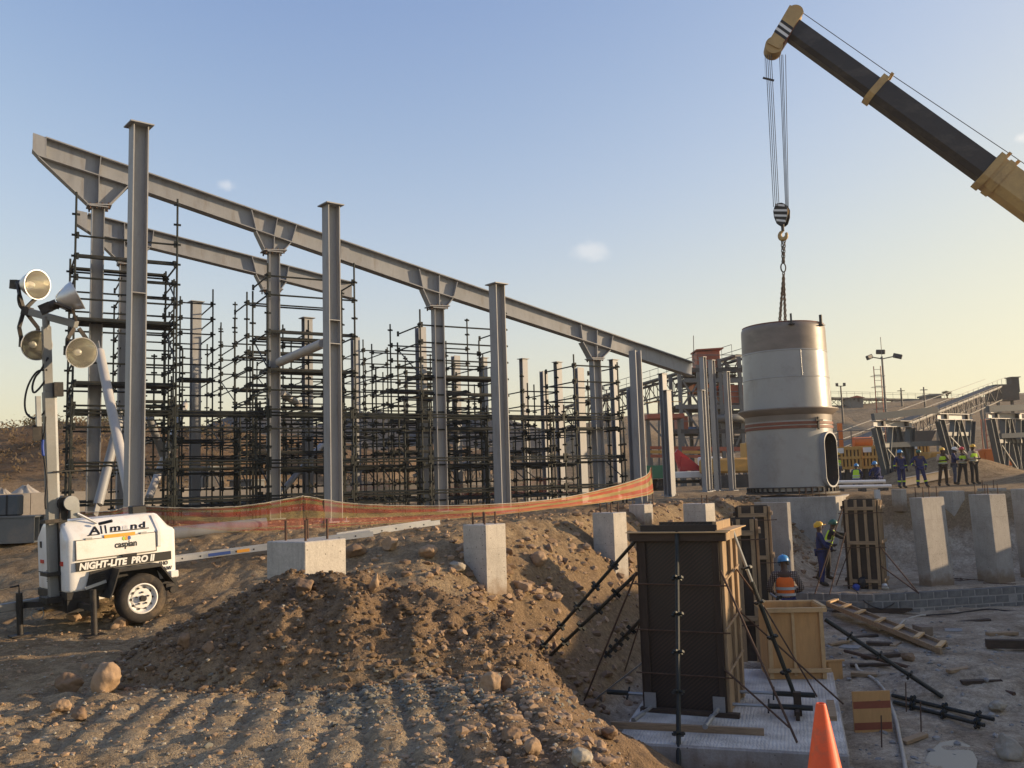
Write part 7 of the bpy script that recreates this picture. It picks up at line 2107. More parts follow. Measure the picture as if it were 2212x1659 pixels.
# light mast with ladder cage, poles and huts
def light_mast(label, x, ytop, Y, name='light_mast'):
    q = W(x, ytop, Y); zg = gz_(q)
    t = thing(name, label, 'light mast', (q.x, q.y, zg))
    H = q.z - zg
    MB().tube((0, 0, 0), (0, 0, H), 0.13, 8, 0.08).build('mast_pole', 'plant_grey', t, local=True)
    MB().tube((0, 0, H), (0, 0, H + 1.6), 0.03, 5).build('antenna', 'plant_grey', t, local=True)
    for s in (-0.28, 0.28):
        MB().tube((-0.5 + s, -0.1, 0), (-0.5 + s, -0.1, H - 0.8), 0.04, 5).build('ladder_rail', 'plant_red', t, local=True)
    m = MB(); z = 0.5
    while z < H - 0.9:
        m.bar((-0.78, -0.1, z), (-0.22, -0.1, z), 0.03, 0.03); z += 0.45
    o = m.build('ladder_rung', 'plant_grey', t, local=True); o['kind'] = 'stuff'
    z = 2.2; m = MB()
    while z < H - 0.8:
        m.path([(-0.5 + 0.55 * math.cos(a), -0.1 + 0.55 * math.sin(a), z) for a in [k * math.pi / 6 for k in range(13)]], 0.02, 4); z += 0.9
    o = m.build('cage_hoop', 'plant_grey', t, local=True); o['kind'] = 'stuff'
    for s, y in ((-1.1, -0.2), (1.15, -0.3), (0.0, 0.2)):
        MB().bar((0, 0, H - 0.2), (s * 0.8, y, H - 0.05), 0.08, 0.08).build('arm', 'plant_grey', t, local=True)
        MB().box((s, y, H + (0.4 if s == 0 else -0.05)), (0.7, 0.25, 0.36), Matrix.Rotation(0.35 * (1 if s > 0 else -1 if s < 0 else 0.3), 4, 'Y') @ Matrix.Rotation(0.6 if s < 0 else -0.5, 4, 'Z')).build('floodlight', 'plant_dark', t, local=True, bevel=0.04)
light_mast('tall floodlight mast with caged ladder right of the tank', 1905, 770, 74)
def pole(label, x, ytop, Y, top=False):
    q = W(x, ytop, Y); zg = gz_(q)
    t = thing('lamp_pole', label, 'pole', (q.x, q.y, zg))
    H = q.z - zg
    MB().tube((0, 0, 0), (0, 0, H), 0.13, 6, 0.09).build('shaft', 'plant_dark', t, local=True)
    if top:
        MB().bar((-0.5, 0, H), (0.5, 0, H), 0.08, 0.08).build('cross_arm', 'plant_dark', t, local=True)
        for s in (-0.8, 0.8):
            MB().box((s * 0.6, 0, H + 0.2), (0.3, 0.2, 0.4)).build('lamp_head', 'plant_dark', t, local=True)
    else:
        MB().bar((-0.5, 0, H - 0.4), (0.5, 0, H - 0.4), 0.1, 0.1).build('cross_arm', 'plant_dark', t, local=True)
pole('twin-lamp pole on the hill just right of the tank', 1816, 834, 118, True)
pole('bare pole on the hill right of the floodlight mast', 1946, 838, 125)
pole('thin pole on the hill left of the flat-roofed hut', 1995, 836, 125)
pole('twin-lamp pole far behind the lowest rafter column', 1310, 842, 120, True)
def hut(label, x0, x1, yt, yb, Y, gable, mat):
    a, b = W(x0, yb, Y), W(x1, yt, Y); Wd, Hh = b.x - a.x, b.z - a.z
    z0 = min(a.z, gz_(a)) - 0.3
    t = thing('hut', label, 'hut', (a.x, a.y, z0))
    dz = a.z - z0
    MB().box((Wd / 2, 2, (dz + Hh * 0.75) / 2), (Wd * 0.84, 3.4, dz + Hh * 0.75)).build('wall', mat, t, local=True)
    if gable:
        MB().prism([(0, -0.2, dz + Hh * 0.7), (Wd, -0.2, dz + Hh * 0.62), (Wd * 0.45, -0.2, dz + Hh)], (0, 4.4, 0)).build('roof', 'plant_red', t, local=True)
    else:
        MB().box((Wd / 2, 2, dz + Hh * 0.85), (Wd, 4, 0.25)).build('roof', 'plant_grey', t, local=True)
    MB().box((Wd * 0.35, 0.28, dz + Hh * 0.4), (Wd * 0.12, 0.06, Hh * 0.3)).build('window', 'glass_dark', t, local=True)
    MB().box((Wd * 0.62, 0.28, dz + Hh * 0.3), (Wd * 0.14, 0.06, Hh * 0.6)).build('door', 'plant_dark', t, local=True)
hut('small gabled hut on the hill right of the tank', 1836, 1868, 854, 868, 126, True, 'plant_grey')
hut('small flat-roofed hut on the hill crest', 2008, 2038, 850, 866, 130, False, 'plant_grey')
# lattice mast at the right
q = W(2132, 905, 66); zg = gz_(q)
t = thing('lattice_mast', 'thin red-brown lattice mast behind the third trestle', 'mast', (q.x, q.y, zg))
m = MB(); H = W(2130, 905, 66).z - zg
for x, y in ((-0.3, -0.3), (0.3, -0.3), (0.3, 0.3), (-0.3, 0.3)):
    MB().tube((x, y, 0), (x, y, H), 0.04, 5).build('chord', 'plant_red', t, local=True)
for k in range(10):
    z = H * k / 10
    m.bar((-0.3, -0.3, z), (0.3, -0.3, z + H / 10), 0.03, 0.03).bar((0.3, 0.3, z), (0.3, -0.3, z + H / 10), 0.03, 0.03)
o = m.build('lacing', 'plant_red', t, local=True); o['kind'] = 'stuff'
# pipes and timber on the far level
for k, (x0, y0, x1, y1, Y, r, lab) in enumerate(((1804, 1042, 1912, 1040, 39.5, 0.085, 'upper white pipe lying beside the tank'), (1806, 1052, 1925, 1050, 38.6, 0.075, 'lower white pipe lying beside the tank'))):
    a, b = W(x0, y0, Y), W(x1, y1, Y)
    t = thing('white_pipe', lab, 'pipe', (a.x, a.y, gz_(a)))
    MB().tube(a, b, r, 12).build('pipe', 'decal_white', t, smooth=0.7)
    for f in (0.1, 0.5, 0.9):
        p = a.lerp(b, f); MB().box((p.x, p.y, (p.z + gz_(p)) / 2 - r / 2), (0.15, 0.2, max(0.05, p.z - gz_(p) - r * 0.9))).build('support', 'plant_dark', t)
a, b = W(1950, 1050, 43.3), W(2052, 1046, 44.0)
for q in (a, b): q.z = gz_(q) + 0.2
t = thing('steel_joist', 'tan steel joist lying behind the feet of the workers', 'steel beam', a)
for dz in (-0.17, 0.17):
    MB().bar(a + Vector((0, 0, dz)), b + Vector((0, 0, dz)), 0.22, 0.03).build('flange', 'wall_beige', t)
MB().bar(a, b, 0.03, 0.31).build('web', 'wall_beige', t)
# long beige bund wall behind the scaffold
def bund(label, pts, h):
    t = thing('bund_wall', label, 'wall', (pts[0][0], pts[0][1], 1.0))
    for (x0, y0), (x1, y1) in zip(pts, pts[1:]):
        n_ = max(1, int(math.hypot(x1 - x0, y1 - y0) / 3.0))
        for k in range(n_):
            p = Vector((x0 + (x1 - x0) * k / n_, y0 + (y1 - y0) * k / n_, 0)); q = Vector((x0 + (x1 - x0) * (k + 1) / n_, y0 + (y1 - y0) * (k + 1) / n_, 0))
            z = min(hz(p.x, p.y), hz(q.x, q.y)) - 0.15
            d = (q - p).normalized() * 0.012
            MB().bar(p + d + Vector((0, 0, z + h / 2)), q - d + Vector((0, 0, z + h / 2)), 0.25, h).build('panel', 'wall_beige', t)
bund('long low beige concrete wall behind the scaffold towers', [(-26, 36), (-14, 40), (3.5, 44)], 1.05)
# blue-grey containers behind the scaffold
def container(label, x0, x1, yt, yb, Y, mat):
    a, b = W(x0, yb, Y), W(x1, yt, Y); Wd = b.x - a.x; zg = gz_(a); Hh = b.z - zg
    t = thing('site_cabin', label, 'cabin', (a.x, a.y, zg))
    MB().box((Wd / 2, 1.2, Hh / 2), (Wd, 2.4, Hh)).build('body', mat, t, local=True, bevel=0.04)
    MB().box((Wd / 2, 1.2, Hh + 0.04), (Wd + 0.2, 2.6, 0.08)).build('roof', 'plant_grey', t, local=True)
    MB().box((Wd * 0.3, -0.02, Hh * 0.45), (Wd * 0.2, 0.05, Hh * 0.8)).build('door', 'plant_grey', t, local=True)
    MB().box((Wd * 0.68, -0.02, Hh * 0.6), (Wd * 0.25, 0.05, Hh * 0.3)).build('window', 'glass_dark', t, local=True)
container('grey site cabin behind the second scaffold tower', 495, 545, 1038, 1070, 48, 'plant_grey')
container('small dark cabin on legs behind the lone capped column', 430, 452, 1010, 1060, 46, 'plant_dark')
# stockpiles
def stockpile(label, x, ytop, Y, rx, ry, mat, seed):
    q = W(x, ytop, Y); z0 = gz_(q) - 1.0
    H = q.z - z0
    m = MB(); N, K = 40, 14
    for i in range(K + 1):
        f = i / K
        for j in range(N):
            a = 2 * math.pi * j / N
            r = (1 - f) + 0.05
            nz = 1 + 0.16 * mnoise.noise(Vector((math.cos(a) * 2 + seed, math.sin(a) * 2, f * 3)))
            m.v.append(Vector((rx * r * math.cos(a) * nz, ry * r * math.sin(a) * nz, H * (f ** 0.9) * (0.92 + 0.1 * mnoise.noise(Vector((math.cos(a) * 3, math.sin(a) * 3, seed)))))))
    for i in range(K):
        for j in range(N):
            m.f.append((i * N + j, i * N + (j + 1) % N, (i + 1) * N + (j + 1) % N, (i + 1) * N + j))
    m.f.append(tuple(K * N + j for j in range(N)))
    o = m.build('stockpile', mat, None, smooth=True); o.location = (q.x, q.y, z0)
    return tag(o, label, 'stockpile', kind='thing')
stockpile('large dark grey stockpile behind the second scaffold tower', 560, 880, 112, 16, 12, 'stock_dark', 1)
stockpile('broad dark stockpile behind the braced column', 800, 884, 125, 22, 14, 'stock_dark', 2)
stockpile('dark stockpile behind the third rafter column', 1040, 890, 120, 16, 12, 'stock_dark', 5)
stockpile('pale gravel heap at the left edge behind the trailer mast', 55, 1043, 47, 3.2, 2.4, 'gravel_pale', 3)
stockpile('small pale gravel heap beside the larger one', 5, 1050, 46, 2.4, 2, 'gravel_pale', 4)
# thorn trees and scrub on the left hill
def tree(label, x, ybase, ytop, Y, wpx, seed, name='thorn_tree', leafm='leaf_dry'):
    b = W(x, ybase, Y); zg = gz_(b); tp = W(x, ytop, Y)
    H = max(1.2, tp.z - zg); rad = wpx / FPX * Y / 2
    rr = random.Random(seed)
    t = thing(name, label, 'tree', (b.x, b.y, zg - 0.1))
    m = MB(); lv = MB()
    m.path([(0, 0, 0), (0.1, 0, H * 0.3), (0.05, 0.05, H * 0.5)], [0.11, 0.09, 0.07], 6)
    tips = []
    for k in range(9):
        a = 2 * math.pi * k / 9 + rr.uniform(-0.3, 0.3); f = rr.uniform(0.55, 1.0)
        p = [Vector((0.05, 0.03, H * rr.uniform(0.3, 0.5)))]
        e = Vector((rad * f * math.cos(a), rad * f * math.sin(a), H * rr.uniform(0.72, 0.98)))
        p.append(p[0].lerp(e, 0.5) + Vector((rr.uniform(-.2, .2), rr.uniform(-.2, .2), 0.15 * H))); p.append(e)
        m.path(p, [0.05, 0.03, 0.012], 5); tips += [p[1].lerp(e, q) for q in (0.2, 0.5, 0.8, 1.0)]
    m.build('trunk', 'bark', t, local=True)
    for _ in range(700):
        c = rr.choice(tips) + Vector((rr.gauss(0, rad * 0.16), rr.gauss(0, rad * 0.16), rr.gauss(0, H * 0.05)))
        s = rr.uniform(0.05, 0.13); d1 = Vector((rr.gauss(0, 1), rr.gauss(0, 1), rr.gauss(0, 0.4))).normalized(); d2 = d1.orthogonal().normalized()
        lv.add([c, c + d1 * s + d2 * s * 0.35, c + d1 * s * 1.8, c + d1 * s - d2 * s * 0.35], [(0, 1, 2, 3)])
    o = lv.build('crown', leafm, t, local=True)
tree('spreading thorn tree on the left hill, left of the trailer mast', 88, 935, 893, 62, 90, 1)
tree('smaller thorn tree on the left hill beside the first scaffold tower', 215, 925, 892, 62, 60, 2)
tree('low shrub on the hill between the tallest column and the lone column', 420, 950, 925, 66, 40, 3)
tree('dark bush beside the flat-roofed hut on the hill', 2046, 870, 856, 130, 22, 4)
# dry scrub as one mass
rr = random.Random(77); lv = MB()
for _ in range(520):
    x = rr.uniform(-48, -6); y = rr.uniform(46, 74)
    zg = hz(x, y); s = rr.uniform(0.25, 0.8)
    for _k in range(26):
        c = Vector((x + rr.gauss(0, s * 0.45), y + rr.gauss(0, s * 0.45), zg + abs(rr.gauss(0, s * 0.45))))
        d1 = Vector((rr.gauss(0, 1), rr.gauss(0, 1), rr.gauss(0.4, 0.7))).normalized(); d2 = d1.orthogonal().normalized(); q = rr.uniform(0.08, 0.22)
        lv.add([c, c + d1 * q + d2 * q * 0.3, c + d1 * q * 1.9, c + d1 * q - d2 * q * 0.3], [(0, 1, 2, 3)])
tag(lv.build('dry_scrub', 'shrub_brown', None), 'brown dry scrub over the left hillside', 'scrub', kind='stuff')
# ------------------------------------------------------------------ people
def skin_mesh(name, verts, edges, radii, mat, root=0, sub=2):
    me = bpy.data.meshes.new(name)
    me.from_pydata([tuple(v) for v in verts], edges, [])
    o = bpy.data.objects.new(name, me); COL.objects.link(o)
    md = o.modifiers.new('skin', 'SKIN'); md.use_smooth_shade = True
    if not me.skin_vertices:
        bm = bmesh.new(); bm.from_mesh(me); bm.verts.layers.skin.verify(); bm.to_mesh(me); bm.free()
    sv = me.skin_vertices[0].data
    for k, r in enumerate(radii):
        sv[k].radius = r if isinstance(r, tuple) else (r, r)
        sv[k].use_root = (k == root)
    s = o.modifiers.new('sub', 'SUBSURF'); s.levels = sub; s.render_levels = sub
    dg = bpy.context.evaluated_depsgraph_get()
    m2 = bpy.data.meshes.new_from_object(o.evaluated_get(dg))
    bpy.data.objects.remove(o); bpy.data.meshes.remove(me)
    m2.name = name; m2.materials.clear(); m2.materials.append(MATS[mat]); m2.shade_smooth()
    return m2
def hand(name, wrist, dirv, palm_n, mat, parent, curl=0.5, thumb=1):
    "palm with four unequal bent fingers and a thumb"
    d = dirv.normalized(); n = (palm_n - d * palm_n.dot(d)).normalized(); s = d.cross(n)
    m = MB()
    m.hexa([wrist + s * a * 0.036 + n * b * 0.013 + d * c for c in (0, 0.095) for a, b in ((-1, -1), (1, -1), (1, 1), (-1, 1))])
    for k, L in enumerate((0.072, 0.082, 0.077, 0.060)):
        b = wrist + d * 0.09 + s * (-0.029 + 0.0195 * k)
        q = b + (d * math.cos(curl) + n * math.sin(curl)) * L * 0.5
        e = q + (d * math.cos(curl * 2.2) + n * math.sin(curl * 2.2)) * L * 0.5
        m.path([b, q, e], [0.0095, 0.009, 0.0075], 6)
    b = wrist + d * 0.03 + s * thumb * 0.034
    m.path([b, b + d * 0.03 + s * thumb * 0.028 + n * 0.01, b + d * 0.065 + s * thumb * 0.032 + n * 0.02], [0.012, 0.0105, 0.008], 6)
    return m.build(name, mat, parent, local=True, smooth=True)
def person(label, loc, rz, H=1.75, pose=None, top='cloth_navy', trousers='cloth_navy', vest=None, helmet='helmet_blue', bands=False, sleeve=True, gloves=False, arm_mat=None, group='workers in hard hats'):
    J = dict(pelvis=(0, 0, 0.96), spine=(0, 0, 1.14), chest=(0, 0, 1.36), neck=(0, 0, 1.49), head=(0, -0.015, 1.60), crown=(0, -0.01, 1.70),
             hip=(0.095, 0, 0.92), knee=(0.11, -0.02, 0.50), ankle=(0.12, 0.02, 0.09), toe=(0.14, -0.15, 0.035),
             sho=(0.185, 0, 1.41), elb=(0.25, 0.03, 1.13), wri=(0.26, -0.05, 0.89))
    L = {k: Vector(v) for k, v in J.items()}; R = {k: Vector((-v[0], v[1], v[2])) for k, v in J.items()}
    for k, v in (pose or {}).items():
        side, j = k.split('.') if '.' in k else ('C', k)
        if side in ('L', 'C'): L[j] = Vector(v)
        if side in ('R', 'C'): R[j] = Vector(v)
    sc = H / 1.75
    for d in (L, R):
        for k in d: d[k] = d[k] * sc
    t = thing('person', label, 'person', loc, rz, group)
    C = ['pelvis', 'spine', 'chest', 'neck', 'head', 'crown']
    v, e, r = [], [], []
    def add(q, rad, link_=None):
        v.append(q); r.append(rad)
        if link_ is not None: e.append((link_, len(v) - 1))
        return len(v) - 1
    c0 = add(L['pelvis'], (0.13, 0.10)); c1 = add(L['spine'], (0.125, 0.09), c0); c2 = add(L['chest'], (0.15, 0.10), c1); c3 = add(L['neck'], 0.052, c2); c4 = add(L['head'], (0.074, 0.092), c3); add(L['crown'], (0.066, 0.08), c4)
    for D in (L, R):
        h = add(D['hip'], 0.085, c0); k = add(D['knee'], 0.056, h); a = add(D['ankle'], 0.040, k); add(D['toe'], 0.035, a)
        s = add(D['sho'], 0.055, c2); el = add(D['elb'], 0.042, s); add(D['wri'], 0.03, el)
    link('body', skin_mesh('body', v, e, r, 'skin_dark'), t)
    # trousers
    v, e, r = [], [], []
    c0 = add(L['pelvis'] + Vector((0, 0, 0.03)), (0.15, 0.115))
    for D in (L, R):
        h = add(D['hip'], 0.105, c0); k = add(D['knee'], 0.078, h); add(D['ankle'] + Vector((0, 0, 0.0)), 0.066, k)
    link('trousers', skin_mesh('trousers', v, e, r, trousers), t)
    # jacket or shirt
    v, e, r = [], [], []
    hem = L['pelvis'] * 0.93 + L['spine'] * 0.07
    c0 = add(hem - Vector((0, 0, 0.07 * sc)), (0.165, 0.125)); c1 = add(L['spine'], (0.155, 0.115), c0); c2 = add(L['chest'], (0.178, 0.122), c1); add(L['neck'] - Vector((0, 0, 0.02)), 0.066, c2)
    for D in (L, R):
        s = add(D['sho'], 0.074, c2); el = add(D['elb'], 0.058, s)
        if sleeve: add(D['wri'], 0.044, el)
        else: pass
    link('jacket', skin_mesh('jacket', v, e, r, top), t)
    if vest:
        v, e, r = [], [], []
        c0 = add(hem - Vector((0, 0, 0.02 * sc)), (0.185, 0.142)); c1 = add(L['spine'], (0.175, 0.132), c0); c2 = add(L['chest'], (0.205, 0.145), c1); add(L['chest'].lerp(L['neck'], 0.55), (0.15, 0.10), c2)
        for D in (L, R): add(L['chest'].lerp(D['sho'], 0.75), 0.085, c2)
        o = link('vest', skin_mesh('vest', v, e, r, vest), t)
        up = (L['chest'] - L['pelvis']).normalized()
        for f, rx, ry in ((0.22, 0.186, 0.142), (0.50, 0.186, 0.142)):
            c = L['pelvis'].lerp(L['chest'], f)
            q = up.to_track_quat('Z', 'X').to_matrix().to_4x4()
            m = MB()
            for z in (-0.026, 0.026):
                for k in range(24):
                    a = 2 * math.pi * k / 24
                    m.v.append(c + up * z + Vector((rx * math.cos(a), ry * math.sin(a), 0)))
            m.f = [(k, (k + 1) % 24, 24 + (k + 1) % 24, 24 + k) for k in range(24)]
            m.build('reflective_band', 'tape_grey', o, local=True, smooth=True)
    if bands:
        for D in (L, R):
            for a, b, f, rr_ in (('elb', 'wri', 0.3, 0.062), ('knee', 'ankle', 0.35, 0.080)):
                p = D[a].lerp(D[b], f); q = D[a].lerp(D[b], f + 0.16)
                MB().tube(p, q, rr_, 14, caps=False).build('reflective_band', 'cloth_lime', t, local=True, smooth=True)
    for D in (L, R):
        m = MB().path([D['ankle'] + Vector((0, 0.035, 0.03)), D['ankle'].lerp(D['toe'], 0.45) + Vector((0, 0, 0.0)), D['toe']], [0.058, 0.055, 0.042], 10)
        zmin = min(q.z for q in m.v)
        floor_ = (D['ankle'].z - 0.09 * sc)
        for q in m.v: q.z = max(q.z, floor_ + 0.002)
        m.build('boot', 'boot', t, local=True, smooth=True)
        fa = (D['wri'] - D['elb']).normalized()
        hand('hand', D['wri'], fa, Vector((-D['sho'].x * 3, -0.6, 0.1)), 'cable_black' if gloves else 'skin_dark', t, 0.55, 1 if D is L else -1)
    # helmet and face
    hc = L['head']; ax = (L['crown'] - L['head']).normalized()
    q = ax.to_track_quat('Z', 'X').to_matrix().to_4x4()
    fwd = Vector((0, -1, 0)); fwd = (fwd - ax * fwd.dot(ax)).normalized(); sd_ = fwd.cross(ax)
    base = hc + ax * 0.055
    m = MB(); N = 28
    prof_ = ((0.118, -0.008), (0.120, 0.02), (0.112, 0.06), (0.09, 0.095), (0.055, 0.115), (0.0, 0.122))
    for rr_, z in prof_:
        for k in range(N):
            a = 2 * math.pi * k / N
            m.v.append(base + ax * z + sd_ * rr_ * 0.92 * math.cos(a) + fwd * rr_ * 1.12 * math.sin(a))
    m.f = [(i * N + k, i * N + (k + 1) % N, (i + 1) * N + (k + 1) % N, (i + 1) * N + k) for i in range(len(prof_) - 1) for k in range(N)]
    hm = m.build('helmet', helmet, t, local=True, smooth=True)
    m = MB()
    for k in range(N):
        a = 2 * math.pi * k / N; ex = 1.12 + (0.42 * max(0, math.sin(a)) ** 2)
        for z, f in ((-0.008, 1.0), (-0.018, ex), (-0.010, ex)):
            m.v.append(base + ax * z + sd_ * 0.118 * 0.92 * f * math.cos(a) + fwd * 0.118 * 1.12 * f * math.sin(a))
    for k in range(N):
        k2 = (k + 1) % N
        for j in range(3):
            j2 = (j + 1) % 3
            m.f.append((k * 3 + j, k2 * 3 + j, k2 * 3 + j2, k * 3 + j2))
    m.build('brim', helmet, hm, local=True, smooth=True)
    MB().path([base + fwd * 0.10 + ax * 0.075, base + ax * 0.126, base - fwd * 0.10 + ax * 0.075], 0.014, 6).build('ridge', helmet, hm, local=True, smooth=True)
    MB().path([hc + fwd * 0.088 + ax * 0.012, hc + fwd * 0.112 - ax * 0.022, hc + fwd * 0.090 - ax * 0.03], [0.010, 0.017, 0.012], 6).build('nose', 'skin_dark', t, local=True, smooth=True)
    MB().path([hc + fwd * 0.082 - ax * 0.055 + sd_ * 0.026, hc + fwd * 0.094 - ax * 0.056, hc + fwd * 0.082 - ax * 0.055 - sd_ * 0.026], 0.009, 6).build('mouth', 'primer_red', t, local=True)
    for s in (-1, 1):
        MB().rock(hc + fwd * 0.083 + ax * 0.018 + sd_ * s * 0.031, (0.013, 0.008, 0.008), 5, 1, 0.0).build('eye', 'decal_white', t, local=True, smooth=True)
        MB().rock(hc + sd_ * s * 0.083 - fwd * 0.005 - ax * 0.005, (0.013, 0.02, 0.032), 6, 1, 0.05).build('ear', 'skin_dark', t, local=True, smooth=True)
    MB().lathe([(0.086, -0.02), (0.092, 0.03), (0.09, 0.06)], 16, Matrix.Translation(hc) @ q, math.radians(20), math.radians(160)).build('hair', 'hair_black', t, local=True)
    return t
def stand(x, y, Y):
    q = P(x, y, Y)
    return Vector((q.x, q.y, hz(q.x, q.y)))
PY = 42.0
CROSS = {'L.elb': (0.25, -0.03, 1.13), 'L.wri': (-0.03, -0.17, 1.17), 'R.elb': (-0.25, -0.03, 1.13), 'R.wri': (0.05, -0.20, 1.12)}
person('worker in navy overalls and blue helmet standing with arms down, leftmost of the group', stand(1949, 1056, PY), math.radians(8), 1.72, {'L.wri': (0.30, 0.0, 0.88), 'R.wri': (-0.30, 0, 0.88), 'L.elb': (0.28, 0.05, 1.13), 'R.elb': (-0.28, 0.05, 1.13)}, helmet='helmet_blue', bands=True)
person('worker in navy overalls and green helmet with one hand on his hip', stand(1990, 1057, PY - 0.3), math.radians(-6), 1.68, {'R.elb': (-0.40, 0.05, 1.16), 'R.wri': (-0.22, -0.05, 1.02), 'L.knee': (0.17, -0.08, 0.5), 'L.ankle': (0.27, 0.0, 0.09), 'L.toe': (0.34, -0.15, 0.035), 'L.elb': (0.30, 0.0, 1.14), 'L.wri': (0.24, -0.12, 0.92)}, helmet='helmet_green', bands=True)
person('worker in lime vest and yellow helmet with his hand at his chin', stand(2041, 1056, PY), math.radians(-4), 1.74, {'L.elb': (0.20, -0.16, 1.18), 'L.wri': (0.05, -0.14, 1.46), 'R.elb': (-0.24, -0.04, 1.14), 'R.wri': (0.04, -0.19, 1.17), 'R.ankle': (-0.22, 0.02, 0.09), 'R.toe': (-0.27, -0.14, 0.035), 'R.knee': (-0.17, -0.03, 0.5)}, 'cloth_beige', 'timber_dark', 'cloth_lime', 'helmet_yellow', sleeve=False)
person('person in navy jacket and white helmet turned towards the others', stand(2065, 1056, PY + 0.3), math.radians(62), 1.72, {'L.elb': (0.24, -0.1, 1.16), 'L.wri': (0.08, -0.30, 1.22), 'R.elb': (-0.24, -0.1, 1.16), 'R.wri': (-0.06, -0.30, 1.24), 'head': (0, -0.05, 1.59), 'crown': (0, -0.085, 1.685)}, 'cloth_navy', 'cloth_jean', None, 'helmet_white')
person('worker in lime vest and red helmet with crossed arms', stand(2084, 1057, PY + 0.1), math.radians(-14), 1.70, dict(CROSS, **{'R.ankle': (-0.24, 0.02, 0.09), 'R.toe': (-0.28, -0.14, 0.035), 'R.knee': (-0.18, -0.02, 0.5)}), 'cloth_beige', 'cloth_black', 'cloth_lime', 'helmet_red')
person('worker in lime vest and yellow helmet with crossed arms, rightmost of the group', stand(2108, 1057, PY - 0.1), math.radians(10), 1.80, CROSS, 'cloth_beige', 'cloth_black', 'cloth_lime', 'helmet_yellow')
person('worker in lime vest standing beside the tank manway', stand(1813, 1045, 47.5), math.radians(40), 1.66, {}, 'cloth_black', 'cloth_jean', 'cloth_lime', 'helmet_yellow')
CR = {'pelvis': (0, 0.10, 0.42), 'spine': (0, 0.02, 0.60), 'chest': (0, -0.08, 0.82), 'neck': (0, -0.12, 0.95), 'head': (0, -0.15, 1.05), 'crown': (0, -0.16, 1.15), 'L.hip': (0.10, 0.08, 0.40), 'R.hip': (-0.10, 0.08, 0.40), 'L.knee': (0.17, -0.26, 0.46), 'R.knee': (-0.17, -0.26, 0.46), 'L.ankle': (0.14, 0.0, 0.09), 'R.ankle': (-0.14, 0.0, 0.09), 'L.toe': (0.15, -0.16, 0.035), 'R.toe': (-0.15, -0.16, 0.035),
      'L.sho': (0.18, -0.08, 0.86), 'R.sho': (-0.18, -0.08, 0.86), 'L.elb': (0.24, -0.26, 0.66), 'R.elb': (-0.24, -0.26, 0.66), 'L.wri': (0.12, -0.42, 0.50), 'R.wri': (-0.12, -0.42, 0.50)}
person('crouching worker in a lime vest behind the white pipes', stand(1851, 1045, 44.5), math.radians(150), 1.7, CR, 'cloth_navy', 'cloth_navy', 'cloth_lime', 'helmet_blue')
person('crouching worker in navy behind the white pipes', stand(1897, 1045, 44.5), math.radians(-60), 1.7, CR, 'cloth_navy', 'cloth_navy', None, 'helmet_blue')
def on_terrace(x, y):
    q = G(x, y, TERRACE_Z); q.z = hz(q.x, q.y) + 0.0
    return q
person('worker in navy jacket and yellow helmet holding a thin prop beside the timber-clad formwork', on_terrace(1777, 1267), math.radians(78), 1.76, {'L.elb': (0.24, -0.12, 1.17), 'L.wri': (0.16, -0.34, 1.12), 'R.elb': (-0.25, -0.10, 1.13), 'R.wri': (-0.10, -0.30, 1.0), 'head': (0, -0.01, 1.60), 'crown': (0, 0.02, 1.70)}, 'cloth_navy', 'cloth_navy', None, 'helmet_yellow', gloves=False)
person('worker in dark overalls and green helmet pushing against the timber-clad formwork', on_terrace(1791, 1254), math.radians(75), 1.76, {'spine': (0, -0.05, 1.14), 'chest': (0, -0.14, 1.35), 'neck': (0, -0.18, 1.48), 'head': (0, -0.21, 1.58), 'crown': (0, -0.21, 1.68), 'L.sho': (0.18, -0.14, 1.40), 'R.sho': (-0.18, -0.14, 1.40), 'L.elb': (0.20, -0.38, 1.32), 'L.wri': (0.14, -0.62, 1.30), 'R.elb': (-0.18, -0.36, 1.26), 'R.wri': (-0.10, -0.58, 1.20), 'R.knee': (-0.12, 0.08, 0.5), 'R.ankle': (-0.13, 0.32, 0.10), 'R.toe': (-0.14, 0.18, 0.04)}, 'cloth_black', 'cloth_black', 'cloth_lime', 'helmet_green', gloves=True)
wz = P(1692, 1198, 17.6)
wb = Vector((wz.x, wz.y, wz.z - 1.80))
person('worker in orange vest, checked shirt and blue helmet behind the plywood box, back turned', wb, math.radians(165), 1.78, {'L.elb': (0.30, -0.02, 1.14), 'L.wri': (0.22, -0.22, 1.04), 'R.elb': (-0.30, -0.02, 1.14), 'R.wri': (-0.16, -0.26, 1.06), 'head': (0.0, -0.05, 1.59), 'crown': (0.01, -0.07, 1.69)}, 'cloth_plaid', 'cloth_navy', 'cloth_orange', 'helmet_blue', gloves=True)
MB_st = thing('work_platform', 'low concrete pad under the worker in the orange vest', 'pad', (wb.x, wb.y, wb.z - 0.2))
MB().box((0, 0, 0.095), (0.9, 0.9, 0.19)).build('pad_block', 'concrete', MB_st, local=True)
prop('green prop held by the worker in the orange vest', P(1664, 1282, 17.2), P(1752, 1343, 16.4), 0.028, inner=True)
